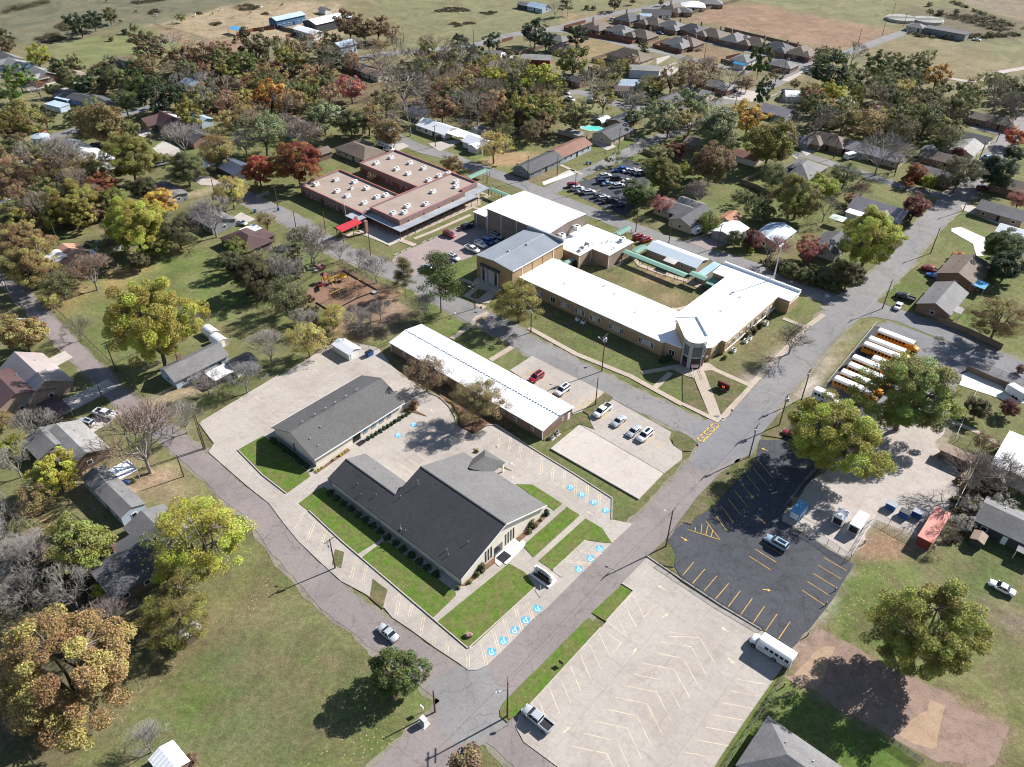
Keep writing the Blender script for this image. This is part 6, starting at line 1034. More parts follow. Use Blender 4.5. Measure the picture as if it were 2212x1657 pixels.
TR = '''A235,355,175Lyg A110,490,175Lbg A50,590,150Lbg A100,770,290Lgg A280,740,160Ldk A245,575,100Bbb A245,545,65Lrd A330,580,90Lg A420,490,112Ldk A340,460,62Ldk A575,520,115Ldg A690,490,150Ldg A760,470,90Ldg A635,785,300Log A800,645,190Og A915,555,210Lg A1010,610,270Ldg A1115,600,180Ldg
A945,410,175Oog A960,300,220Lbr A1160,370,190Lrb A1340,360,210Lrb A505,140,170Ldg A600,125,130Ldg A705,95,110Lol A715,245,45Sbr A805,195,55Sol A862,180,62Lol A912,205,45Sol A1170,112,58Lyd A30,250,150Ldk A20,310,120Lbr A1560,410,230Lg A1650,290,250Ldk A1820,310,160Ool A1960,280,140Ool A1820,390,80Lrb A1930,400,125Lor A1785,460,120Ldr
A2040,440,140Ldg A2125,390,175Ldg A2185,565,120Brb A1400,440,150Ldk A1300,430,90Lyd A1245,485,130Bgy A1330,530,130Bgy A1460,565,150Bbb A1590,550,130Odr A1740,610,240Lor A1655,545,110Lyg A1830,690,150Bbb A1300,630,150Bgy A2090,740,240Lpg A1700,840,300Opg A1580,910,170Ogy A1950,890,210Bbb A1920,1040,310Ldm A1670,1095,215Lrd
A830,1010,340Lgg A1200,1080,240Lol A1400,960,240Oog A1180,900,210Bgy A1040,1010,70Sdg A250,1000,190Lyd A360,1010,120Lol A110,960,180Lol A90,890,150Lbr A60,1160,260Orb A330,1060,330Bbb A400,1120,230Oog A450,1300,300Lgg A655,1190,180Ldm A720,1290,190Lyd A930,1220,190Ldk A1025,1310,200Loy A1490,1230,230Oye A860,1440,390Lyg A1010,1570,190Lyd A1140,1480,260Odk
A1370,1400,250Bgy A1720,1420,125Oog A1530,1590,145Lyd A1935,1520,130Lg A2000,1575,240Bgy A150,1250,220Orb A60,1440,170Lol A130,1570,320Log A250,1340,180Bbb A40,330,60Loy A715,385,70Bgy A1115,160,35Bbb A385,430,60Lbr A960,920,50Sdg
B50,150,200Lrb B150,180,180Lbr B235,170,170Lrb B325,200,140Orb B75,310,130Bgy B345,290,95Bbb B438,322,45Sdr B1255,195,180Ldg B1325,255,130Ldg B1525,228,155Ldg B765,272,132Ldg B980,265,122Ldg B865,325,115Ldg B1225,250,75Bdr B520,345,95Ldr B520,415,135Lyd B600,310,170Brb B760,365,190Bbb B650,400,120Bdr B708,435,90Lyd B815,425,75Lyd
B245,400,180Brb B290,485,190Brb B395,392,42Sdr B60,555,200Lrp B400,560,270Bgy B650,680,210Lrb B790,530,215Oog B560,545,170Bgy B1000,505,165Lyg B1125,460,170Bgy B1290,490,250Lyg B1500,390,225Lyd B1570,480,90Ldg B1392,560,95Lyy B900,590,170Bbb B1110,590,170Og B880,690,190Bbb B1150,700,240Lgg B1268,700,200Lyd B1330,640,180Orb B1230,840,160Obr
B1515,750,220Lol B1430,660,65Sdg B1640,560,220Bbb B1700,640,170Ogg B1885,660,160Bgy B1892,750,110Lg B2010,600,95Ldg B2052,590,62Lyg B2140,500,210Obr B2060,730,210Lpg B2190,720,160Oog B2120,800,180Ool B170,760,210Log B300,845,185Log B60,790,200Lol B440,755,210Bbb B285,650,190Ool B790,800,75Bgy B718,1050,125Log B985,930,230Oye B1045,850,140Ool
B198,1142,72Obr B1915,1245,195Lg B2080,1120,250Lgg B2080,1320,135Orp B2172,965,120Ldr B1930,950,100Bgy B1770,20,90Ldk B1590,42,42Sdk B1632,45,42Sdk B1385,60,95Bgy B1432,30,62Pdk B1468,28,62Pdk B1885,5,45Ldk B2068,14,42Ldk B1950,290,65Ldk B1965,325,60Ldk B1885,395,95Orb B1575,80,0Sdk
C510,365,135Tg C520,580,115Tdg C60,490,210Obr C185,440,140Bbb C310,510,160Bbb C420,535,110Orb C1110,340,130Bbb C610,480,100Obr C960,460,240Ldg C1165,475,120Ool C1290,410,200Lg C1420,440,120Lg C1530,490,120Ldg C1655,480,180Lor C1690,560,110Lol C1280,545,180Ool C1440,570,150Oye C1630,600,110Lol C975,590,160Lyy C1145,600,95Tyd C840,620,150Odr
C730,540,68Lrb C705,670,110Bgy C1850,590,165Lg C1890,640,120Oye C2050,615,190Bgy C2185,700,170Bbb C2155,880,135Lrd C2150,985,125Ldg C2040,1100,240Ldg C1800,1110,260Odk C1520,1110,135Ldm C1465,1185,72Lrd C1600,1165,100Lyy C70,660,210Lpg C50,785,170Oog C235,820,280Lpg C180,720,190Opg C430,755,235Loy C570,910,310Lgg C190,1045,290Lbr C20,1100,100Lyg
C105,1245,150Bpk C1050,755,210Ool C1205,780,240Oog C1420,830,230Odk C1585,750,240Ool C1760,700,200Lol C1700,880,210Ool C880,785,210Bbb C1290,985,260Bgy C1060,1120,190Og C1410,1010,170Bgy C600,1130,210Ool C760,1260,310Lgg C905,1200,190Lyg C930,1345,160Bbb C1090,1285,85Lrp C1160,1235,105Bdr C1510,1330,185Ldr C1450,1395,98Ldg C1225,1520,400Lyg C1790,985,85Ldr
C175,1420,155Wyd C345,1540,130Lol C460,1540,130Ldr C570,1610,190Brp C825,1600,190Lrp C450,1610,50Syy C2090,1590,260Lg C2185,1290,140Orp C1790,1645,95Srd C1490,330,0Bgy C880,330,60Obr C1605,75,45Ldk C1670,75,40Ldk C1775,72,42Ldg C1600,20,45Sbr C1750,230,35Lol C1990,215,40Lyd
F700,85,130Sol F800,120,140Sol F900,150,140Sdk F980,180,100Sol F620,50,110Sol F1080,120,200Ldk F2060,400,340Oog F2110,60,220Ldg F2010,110,90Ldk F1480,880,580Lyd F990,1160,590Lyg F715,540,200Bbb F1915,985,160Ldk F2118,985,125Ldr F1965,1205,160Orb F1900,1440,300Bbb F2195,735,70Ldr F2100,1380,180Bbb
I1590,740,650Lyd,1.2 I1700,150,150Bbb D975,420,540Lyg,1.25 D130,490,280Log D190,50,330Log D380,170,230Ool D320,270,150Oye D590,110,220Brb D500,470,160Bbb D890,30,130Ldk D1650,120,280Ldk D1510,40,180Ldk D1820,110,210Bgy D1840,250,260Ool D1285,420,130Bbb D1740,600,210Bgy D1985,540,250Oye D2145,400,170Oye
D1330,820,170Bgy D1430,830,140Bgy D1580,800,190Bgy D1180,1050,220Bgy D900,1210,450Brb D215,1120,240Bgy D25,1060,130Oog D350,1400,310Lyg D60,1240,170Lyg D90,1340,220Bgy D230,1560,270Oog G1270,170,620Oyg G510,210,400Lyd G200,340,310Bgy G450,520,300Bgy G670,500,130Oyy G140,540,240Bgy G400,1040,860Lgo G1140,640,460Ogg
G700,720,260Bbb G950,1500,200Bgy G1230,1610,130Srb H350,1030,360Cg H820,1600,250Srb E1150,290,350Ogg,.85 E635,160,250Pg,1.7 E405,120,130Pol E540,335,150Bgy E550,760,270Obr E890,930,340Oog R310,130,460Bgy R770,140,330Bgy R1100,260,320Bgy R1390,440,460Bgy R1890,560,300Bgy R1060,1350,370Bgy R1300,1250,260Bgy R1470,1150,330Bgy
R680,1180,340Oyy R90,900,320Ool R240,1350,370Bgy R60,1250,300Ogy E100,430,190Bgy E1480,990,0Sdk'''
import re
for q in TR.split():
    m_ = re.match(r'([A-Z])(-?\d+),(-?\d+),(\d+)([LOTCWBPS])([a-z]{1,2})(?:,([\d.]+))?$', q)
    if not m_: print('BAD TREE', q); continue
    if int(m_[4]) == 0: continue
    tree('%s%s,%s' % (m_[1], m_[2], m_[3]), float(m_[4]), m_[5], m_[6], float(m_[7]) if m_[7] else None)
N_MAN = len(TREES)
for k_ in CL: CL[k_] = (tuple(v*1.38 for v in CL[k_][0]), CL[k_][1])
FR = random.Random(11)
def inP(x, y, P): return bool(inpoly(np.array([x]), np.array([y]), P)[0])
def onhouse(x, y, mrg=2.):
    for hx, hy, r, L, Wd, rz in HS:
        dx, dy = x-hx, y-hy; c, s = math.cos(-rz), math.sin(-rz)
        if abs(dx*c-dy*s) < L/2+mrg and abs(dx*s+dy*c) < Wd/2+mrg: return True
    return False
def fill(s, n, pal, w0, w1, gap=.6):
    P = gs(s); xs = [p[0] for p in P]; ys = [p[1] for p in P]; k = 0
    for _ in range(n*30):
        if k >= n: break
        x, y = FR.uniform(min(xs), max(xs)), FR.uniform(min(ys), max(ys))
        if not inP(x, y, P) or onhouse(x, y): continue
        w_ = FR.uniform(w0, w1)
        if any(math.hypot(x-a, y-b) < (w_+c)*.5*gap for a, b, c in TREES): continue
        kc = FR.choice(pal.split()); tree_at(x, y, w_, w_*RAT[kc[0]]*FR.uniform(.9, 1.15), kc[0], kc[1:], rr=FR); k += 1
if 1: fill('B480,450 B1100,470 B1400,620 B1350,900 B1100,850 B700,740 B540,690', 24, 'Bgy Bbb Bbb Ool Orb Lol Lbr', 8, 12)
fill('A1100,480 A2150,450 A2150,900 A1250,880', 18, 'Bgy Bbb Ool Lol Ldk Orb Lg', 8, 12)
fill('A0,1080 A620,1080 A600,1480 A100,1500', 7, 'Bbb Orb Ool Lol', 8, 12); fill('C820,680 C1850,650 C1750,950 C800,850', 9, 'Ool Bbb Ldk Oog', 7, 10)
fill('C1750,600 C2250,600 C2250,760 C1800,700', 4, 'Bgy Ool Ldk', 8, 11); fill('G0,0 G300,200 G250,650 G0,700', 4, 'Bgy Ool', 6, 9)
print('trees', N_MAN, len(TREES))
# the rest of the distant wood: past the individually built trees, one object
def far_wood(zones):
    src = []
    for kd in 'LOB':
        for i in range(NV[kd]):
            me = tmesh(kd, False, i)[1]; n = len(me.vertices); co = np.zeros(n*3); me.vertices.foreach_get('co', co); co = co.reshape(-1, 3)
            nl = len(me.loops); vi = np.zeros(nl, int); me.loops.foreach_get('vertex_index', vi); lt = np.zeros(len(me.polygons), int); me.polygons.foreach_get('loop_total', lt)
            if kd == 'B': lv_ = np.tile([.5, .5, .5, 1.], (n, 1))
            else: lv_ = np.zeros(n*4); me.color_attributes['lv'].data.foreach_get('color', lv_); lv_ = lv_.reshape(-1, 4)
            src.append((kd, co, vi, lt, lv_))
    VV, LI, LT, LVV, BC = [], [], [], [], []; off = 0
    for s, n, pal, w0, w1 in zones:
        P = gs(s); xs = [p[0] for p in P]; ys = [p[1] for p in P]; k = 0; bb = (min(xs), max(xs), min(ys), max(ys))
        for _ in range(n*30):
            if k >= n: break
            x, y = FR.uniform(bb[0], bb[1]), FR.uniform(bb[2], bb[3])
            if not inP(x, y, P) or onhouse(x, y, .5): continue
            w_ = FR.uniform(w0, w1)
            if any(abs(x-a) < 9 and math.hypot(x-a, y-b) < (w_+c)*.5*.42 for a, b, c in TREES): continue
            kc = FR.choice(pal.split()); sr = FR.choice([q for q in src if q[0] == kc[0]]); a = FR.uniform(0, 6.28); h = w_*FR.uniform(.85, 1.1)
            c, s_2 = math.cos(a), math.sin(a); co = sr[1]; V_ = np.stack([(co[:, 0]*c-co[:, 1]*s_2)*w_+x, (co[:, 0]*s_2+co[:, 1]*c)*w_+y, co[:, 2]*h], 1)
            VV.append(V_); LI.append(sr[2]+off); LT.append(sr[3]); LVV.append(sr[4]); q = FR.uniform(.8, 1.2); cl_ = CL[kc[1:]][0]; BC.append(np.tile([cl_[0]*q, cl_[1]*q, cl_[2]*q, 1.], (len(co), 1))); off += len(co); TREES.append((x, y, w_)); k += 1
    VV = np.concatenate(VV); LI = np.concatenate(LI); LT = np.concatenate(LT); me = bpy.data.meshes.new('distant_wood'); me.vertices.add(len(VV)); me.vertices.foreach_set('co', VV.ravel()); me.loops.add(len(LI)); me.loops.foreach_set('vertex_index', LI); me.polygons.add(len(LT))
    me.polygons.foreach_set('loop_start', np.concatenate([[0], np.cumsum(LT)[:-1]])); me.update(calc_edges=True)
    for nm_, dd in (('lv', LVV), ('bc', BC)): at = me.color_attributes.new(nm_, 'FLOAT_COLOR', 'POINT'); at.data.foreach_set('color', np.concatenate(dd).ravel())
    me.materials.append(LEAFA); o = bpy.data.objects.new('distant_wood', me); COL.objects.link(o); tag(o, 'mixed brown and olive wood filling the gaps between the houses', 'wood', None, 'stuff')
far_wood([('B480,430 B1100,450 B1420,600 B1370,900 B1100,870 B700,750 B500,700', 52, 'Bgy Bbb Lol Ool Orb Lol Lbr Ogg', 9, 14), ('A1050,380 A2200,420 A2200,900 A1250,900', 48, 'Bgy Bbb Lol Lgg Ldk Orb Lbr Oog', 9, 14), ('A0,1050 A650,1050 A640,1500 A0,1560', 26, 'Bbb Orb Lgg Lol Lbr', 9, 13),
  ('C760,680 C1880,650 C1780,960 C780,850', 34, 'Lol Bbb Ldk Oog Lol Lgg', 8, 13), ('C850,400 C1550,400 C1720,640 C900,640', 18, 'Ldk Lg Ool Lol', 8, 12), ('B1500,430 B2200,560 B2200,760 B1600,700', 18, 'Ool Ogg Bbb Lol', 7, 10), ('C0,440 C300,470 C250,640 C0,640', 10, 'Orb Obr Bbb', 7, 10),
  ('C550,850 C800,880 C500,1000 C300,900', 5, 'Lbr Ool', 8, 10), ('A350,470 A900,480 A1100,560 A1000,700 A500,640', 20, 'Ldk Ldg Ool Lol', 8, 12), ('G-50,0 G300,200 G280,680 G-50,700', 12, 'Bgy Ogy Ool', 5, 8), ('D1400,-20 D1950,40 D1900,330 D1650,330', 12, 'Bgy Ool Ldk', 5, 8), ('F1850,1400 F2250,1420 I2100,0 I1780,200', 10, 'Bbb Ogy', 5, 7), ('C1900,560 C2260,600 C2260,780 C2000,720', 14, 'Bgy Ool Lol', 8, 11), ('C200,1180 C700,1280 C650,1540 C450,1480', 8, 'Ool Lol Bbb', 6, 9), ('A560,730 A950,900 A900,1000 A400,900', 8, 'Ool Lol', 7, 10), ('B1600,1040 C300,1000 C350,1180 B2100,1200', 6, 'Ool Lol', 7, 9), ('D120,60 D900,-60 D600,200 D350,250', 10, 'Orb Bbb Ool', 5, 8), ('A2000,260 B250,340 B500,430 B100,520 A2000,480', 16, 'Bgy Bbb Orb Ldk', 8, 12)])
# round clipped hedge balls and foundation shrubs
SHRUB_N = 0
def bush(tok, w_, c, lab=None, h=None, uvp=None):
    x, y = W(*uvp) if uvp else g(tok, .5); o = tree_at(x, y, w_, h or w_*.85, 'S', c, near=True)
    if lab: PEND.pop(); tag(o, lab, 'shrub', 'foundation shrubs')
    return o
for i, v in enumerate((82.3, 83.5, 84.8, 86, 87.2, 88.3, 89.5, 90.7, 91.9, 93.1, 94.2, 95.2)): bush(None, 1.45, 'dg', None, 1.3, (-115.9+.02*i, v-.4))
for i in range(12): bush(None, 1.9, 'dg', None, 1.5, (-132.3+i*1.22, 66.6))
for i in range(15): bush(None, 2.3, 'dg', None, 1.2, (-108.5+i*2.35, 64.9))
for t, w_, c in (('K495,1440', 2.6, 'dk'), ('K460,1500', 1.5, 'g'), ('K370,1580', 1.2, 'g'), ('K245,1640', 1.1, 'g'), ('K1045,965', 2.7, 'dk'), ('K1015,1035', 1.5, 'g'), ('K1200,840', 1.8, 'dg'), ('K1140,910', 1., 'ol'), ('J905,1040', 1.1, 'yy'), ('J940,1020', .8, 'yy'), ('J968,1000', .7, 'yy'), ('J712,1165', .8, 'yy'), ('J675,1190', .8, 'yy'), ('J645,1208', .8, 'yy'), ('J610,1195', 1.1, 'g'), ('J830,1090', 1., 'ol'),
                ('Q1300,895', 2.6, 'dk'), ('Q1220,955', 2.7, 'dk'), ('Q1170,1000', 2.4, 'dk'), ('Q1360,780', 2.2, 'rb'), ('Q918,1230', 1.7, 'g'), ('Q310,1250', 2.6, 'dg'), ('Q240,1270', 2.4, 'dg'), ('J1700,520', 3.2, 'rb'), ('B1145,1080', 2.8, 'rb'), ('B1200,1095', 2.8, 'br'), ('H905,370', 2.4, 'dk'), ('K450,165', 1.4, 'og'), ('D1240,825', 2, 'dk'), ('D870,1455', 1.4, 'ol')): bush(t, w_, c)
# undergrowth in the woods, thickets in the pasture: nobody could count them
rg = np.random.RandomState(3)
def stuff(name, zones, label, c):
    C_ = []; V_ = []
    for s, n, r_, hh in zones:
        P = gs(s); P_x = [p[0] for p in P]; P_y = [p[1] for p in P]; k = 0
        while k < n:
            x, y = rg.uniform(min(P_x), max(P_x)), rg.uniform(min(P_y), max(P_y))
            if not inP(x, y, P) or onhouse(x, y, 1): k += .05; continue
            k += 1; m_ = 60; d = rg.normal(size=(m_, 3)); d /= np.linalg.norm(d, axis=1)[:, None]; q = r_*rg.uniform(.5, 1.3); d *= rg.uniform(.3, 1, (m_, 1))*np.array([q, q, hh*rg.uniform(.5, 1)]); d[:, 2] = abs(d[:, 2]); C_.append(d+np.array([x, y, .1])); V_ += [rg.uniform(0, 1)]*m_
    C_ = np.concatenate(C_); me = leafmesh(name, C_, np.array([C_[:, 0].mean(), C_[:, 1].mean(), -50]), .26, 0, LEAF, np.array(V_), rg); o = bpy.data.objects.new(name, me); COL.objects.link(o); o.color = c+(1,); tag(o, label, 'undergrowth', None, 'stuff')
stuff('undergrowth', [('B480,450 B1100,470 B1400,620 B1350,900 B1100,850 B700,740 B540,690', 260, 2.2, 2.2), ('A1100,480 A2150,450 A2150,900 A1250,880', 260, 2.2, 2.), ('A0,1080 A620,1080 A600,1480 A100,1500', 120, 1.8, 1.8), ('C820,680 C1850,650 C1750,950 C800,850', 160, 2, 2), ('F500,10 F640,30 F1000,150 F1000,200 F850,200 F500,60', 90, 1.2, 1.6), ('R-50,700 R250,900 R500,1300 R400,1600 R-100,1400', 50, 1.2, 1.4), ('G0,300 G500,350 G600,640 G100,640', 70, 1.3, 1.8), ('F1800,1350 F2150,1350 I1800,200 I1680,230', 60, 1., 1.4), ('D1420,20 D1700,60 D1800,300 D1650,300', 50, 1.6, 2)], 'brown tangled undergrowth between the trees', (.15, .11, .06))
stuff('thicket', [('A230,250 A340,215 A430,225 A420,255 A300,290', 60, 2.5, 1.6), ('A360,175 A440,130 A440,210', 30, 2.5, 2), ('A830,265 A960,235 A1070,255 A1050,275 A850,275', 50, 2.2, 1.6), ('A960,90 A1000,62 A1045,75 A1000,95', 25, 2.5, 1.4), ('A1500,50 A1600,28 A1690,40 A1640,65 A1560,70', 50, 2.8, 1.6), ('A1365,160 A1400,142 A1438,150 A1400,168', 16, 2.5, 1.2), ('A840,15 A1000,0 A1100,0 A900,28', 40, 3, 1.4), ('A1690,95 A1720,80 A1740,98', 9, 2, 1.2), ('A1250,90 A1300,80 A1300,98', 8, 2, 1), ('B600,72 B700,45 B850,60 B820,75 B640,82', 70, 2.2, .5), ('B900,85 B960,72 B1015,82 B960,98', 26, 2.2, .5), ('B685,160 B730,145 B790,162 B740,178', 26, 2, .5), ('B790,148 B860,140 B865,155 B800,160', 16, 2, .5),
       ('C1600,90 C1900,100 C2150,170 C2100,220 C1950,180 C1750,130', 150, 2.5, 2), ('C1450,215 C1700,235 C2200,215 C2200,235 C1750,262 C1480,235', 120, 2, 2.2), ('C1750,10 C2210,190 C2210,205 C1730,15', 60, 2, 2), ('A60,60 A300,10 A320,20 A80,80 A0,100', 60, 4, 4), ('C100,318 C120,330 C60,335', 8, 1.5, .8), ('B2010,80 B2020,245 B2060,250 B2030,255', 5, 1.5, .8)], 'dark low thickets and brambles in the far pastures', (.10, .085, .05))
# ------------------------------------------------------------------ vehicles
def cmat(n, c, **k): return mat(n, c, k.get('rough', .25), var=.03, spec=.6, metal=k.get('metal', .1))
CARC = {'white': (.74, .75, .76), 'silver': (.42, .45, .48), 'grey': (.16, .17, .18), 'black': (.015, .016, .02), 'red': (.30, .012, .02), 'dark red': (.22, .02, .02), 'blue': (.02, .12, .42), 'dark blue': (.02, .04, .1), 'pale blue': (.25, .36, .45), 'brown': (.1, .06, .04), 'tan': (.4, .34, .26)}
PAINT, _t, _b = nodes('car_paint'); _n = NB(_t); _oi = _n.n('ShaderNodeObjectInfo'); _n.l(_oi.outputs['Color'], _b.inputs['Base Color']); _b.inputs['Roughness'].default_value = .28; _b.inputs['Metallic'].default_value = .15; _b.inputs['Coat Weight'].default_value = .6
TYRE = mat('tyre', (.012, .012, .013), .85); RIM = mat('rim', (.4, .41, .42), .3, metal=.7); HL = mat('headlamp', (.75, .77, .8), .1, spec=.8); TL = mat('tail_lamp', (.35, .01, .01), .2)
CG = mat('car_glass', (.012, .016, .022), .06, spec=.9)
def section(x, hw, zb, zt, t=.12):
    return [(x, -hw, zb+.1), (x, -hw*1.0, (zb+zt)/2), (x, -hw*.95, zt-t), (x, -hw*.80, zt), (x, hw*.80, zt), (x, hw*.95, zt-t), (x, hw, (zb+zt)/2), (x, hw, zb+.1), (x, hw*.9, zb), (x, -hw*.9, zb)]
def vehicle_proto(kind):
    e = empty('car', 0, -500, 0); L, hw = {'sedan': (4.75, .92), 'suv': (4.9, .98), 'pickup': (5.9, 1.0), 'minivan': (5.0, .98), 'jeep': (4.4, .95)}[kind]
    a = L/2; B = MB(); zb = .25 if kind == 'sedan' else .38
    zh = {'sedan': .82, 'suv': 1.05, 'pickup': 1.12, 'minivan': .98, 'jeep': 1.1}[kind]; zt = {'sedan': 1.42, 'suv': 1.78, 'pickup': 1.85, 'minivan': 1.74, 'jeep': 1.85}[kind]
    fx = a-(1.25 if kind != 'jeep' else 1.15); rx = {'sedan': -a+1.0, 'suv': -a+.12, 'pickup': -.75, 'minivan': -a+.12, 'jeep': -a+.1}[kind]
    st = [(a, hw*.78, zb+.12, zh-.28), (a-.12, hw*.92, zb+.05, zh-.12), (a-.5, hw*.98, zb, zh-.02), (fx, hw, zb, zh+.05), (0, hw, zb, zh+.1), (rx if kind in ('sedan',) else -a+.6, hw, zb, zh+.12), (-a+.25, hw*.97, zb, zh+(.08 if kind == 'sedan' else .1)), (-a+.03, hw*.88, zb+.08, zh-.05)]
    if kind == 'pickup': st = st[:4]+[(-.7, hw, zb, zh+.1), (-.78, hw, zb, zh-.15), (-a+.1, hw, zb, zh-.15), (-a, hw*.96, zb+.05, zh-.2)]
    B.rings([section(*s) for s in st]); body = B.build('body', PAINT, e, True)
    # greenhouse
    def gh(x, w, z0, z1): return [(x, -w, z0), (x, w, z0), (x, w*.98, z1), (x, -w*.98, z1)]
    x0, x1 = fx+.0, rx; r0, r1 = fx-(.75 if kind != 'jeep' else .25), rx+(.65 if kind == 'sedan' else .3 if kind in ('suv', 'minivan') else .12)
    zg = zh+.05; w0, w1 = hw*.9, hw*.76; G_ = MB()
    P = [(x0, -w0, zg), (x0, w0, zg), (x1, w0, zg), (x1, -w0, zg)]; Q = [(r0, -w1, zt-.06), (r0, w1, zt-.06), (r1, w1, zt-.06), (r1, -w1, zt-.06)]
    G_.hull(P, Q); G_.build('window', CG, e)
    Rf = MB(); P = [(r0+.04, -w1-.03, zt-.08), (r0+.04, w1+.03, zt-.08), (r1-.04, w1+.03, zt-.08), (r1-.04, -w1-.03, zt-.08)]; Q = [(r0-.12, -w1+.12, zt), (r0-.12, w1-.12, zt), (r1+.1, w1-.12, zt), (r1+.1, -w1+.12, zt)]; Rf.hull(P, Q)
    for s in (-1, 1):
        for xa, xb in ((x0-.02, r0), ((x0+x1)/2+.1, (r0+r1)/2+.15), (x1+.02, r1)): Rf.tube((xa, s*(w0+.0), zg), (xb, s*(w1+.01), zt-.07), .045, .045, 4)
    Rf.build('cabin_roof', PAINT, e)
    if kind == 'pickup': MB().box(-a+.12, -hw*.8, zh-.16, -.9, hw*.8, zh-.13).build('cargo_bed', mat('bed_liner', (.02, .02, .022), .7), e); MB().box(-a+.02, -hw*.93, zh-.16, -.85, -hw*.8, zh+.08).box(-a+.02, hw*.8, zh-.16, -.85, hw*.93, zh+.08).box(-a+.0, -hw*.8, zh-.16, -a+.1, hw*.8, zh+.06).build('bed_rail', PAINT, e)
    if kind in ('suv', 'minivan'): MB().box(r1+.3, -w1*.5, zt+.002, r0-.4, w1*.5, zt+.015).build('sunroof', CG, e)
    for sx in (a-.92, -a+.95):
        for sy in (-1, 1):
            w = MB().tube((sx, sy*(hw-.2), .34), (sx, sy*(hw+.03), .34), .34, .34, 12).build('wheel', TYRE, e); MB().tube((sx, sy*(hw+.01), .34), (sx, sy*(hw+.045), .34), .2, .2, 10).build('rim', RIM, w)
    for sy in (-1, 1):
        MB().box(a-.2, sy*hw*.62-.2, zh-.32, a-.02, sy*hw*.62+.2, zh-.16).build('headlight', HL, e); MB().box(-a+.0, sy*hw*.72-.13, zh-.3, -a+.1, sy*hw*.72+.13, zh-.02).build('tail_light', TL, e)
        MB().box(fx-.25, sy*(hw+.1)-.09, zh+.05, fx-.1, sy*(hw+.1)+.09, zh+.22).build('mirror', PAINT, e)
    for sy in (-.04,): pass
    return e
VP = {}
CARS = []
def car(tok, rot, kind, colr, label, far=False, group=None):
    x, y = g(tok, .7) if isinstance(tok, str) else tok
    if kind not in VP: VP[kind] = vehicle_proto(kind); e = VP[kind]
    else: e = copy_tree(VP[kind])
    e.location = (x, y, .0); e.rotation_euler = (0, 0, AZ+R(rot)); z = .16
    e.name = {'pickup': 'pickup_truck', 'suv': 'parked_car', 'sedan': 'parked_car', 'minivan': 'parked_car', 'jeep': 'jeep'}[kind]
    e.name = 'offroad_car' if kind == 'jeep' else e.name
    for c in kids(e):
        c.color = CARC[colr]+(1,)
    tag(e, label, 'pickup' if kind == 'pickup' else 'car', group); CARS.append((x, y, e)); return e
def liftc(e, z): e.location.z = z; return e
liftc(car('H302,785', 180, 'sedan', 'silver', 'silver sedan parked on the pink road near the cedar tree'), .045)
liftc(car('H1270,1345', 180, 'pickup', 'silver', 'silver crew cab pickup with black bed at the street corner'), .16)
E1 = [('E1262,788', 'suv', 'red', 'red car in the parking bays behind the long white roofed building'), ('E1432,872', 'suv', 'white', 'white car with black sunroof near the tall pole and long white building'), ('E1690,1005', 'pickup', 'white', 'white pickup with covered bed, leftmost of four by the slab'), ('E1797,1070', 'sedan', 'silver', 'silver sedan second from left of four behind the concrete slab'), ('E1895,1135', 'sedan', 'silver', 'silver sedan third from left of four behind the concrete slab'), ('E1965,1165', 'suv', 'white', 'white car with glass roof, rightmost of four behind the slab')]
for t, k, c, l in E1: liftc(car(t, -90 if 'pickup' in k else -90, k, c, l), .14)
liftc(car('F708,1158', 180, 'sedan', 'dark red', 'dark red sedan at the edge of the large gold tree'), .1); liftc(car('I610,205', 180, 'suv', 'pale blue', 'pale blue car alone on the black asphalt parking lot'), .1)
car('I2070,495', 180, 'sedan', 'white', 'white sedan on the grass at the right edge')
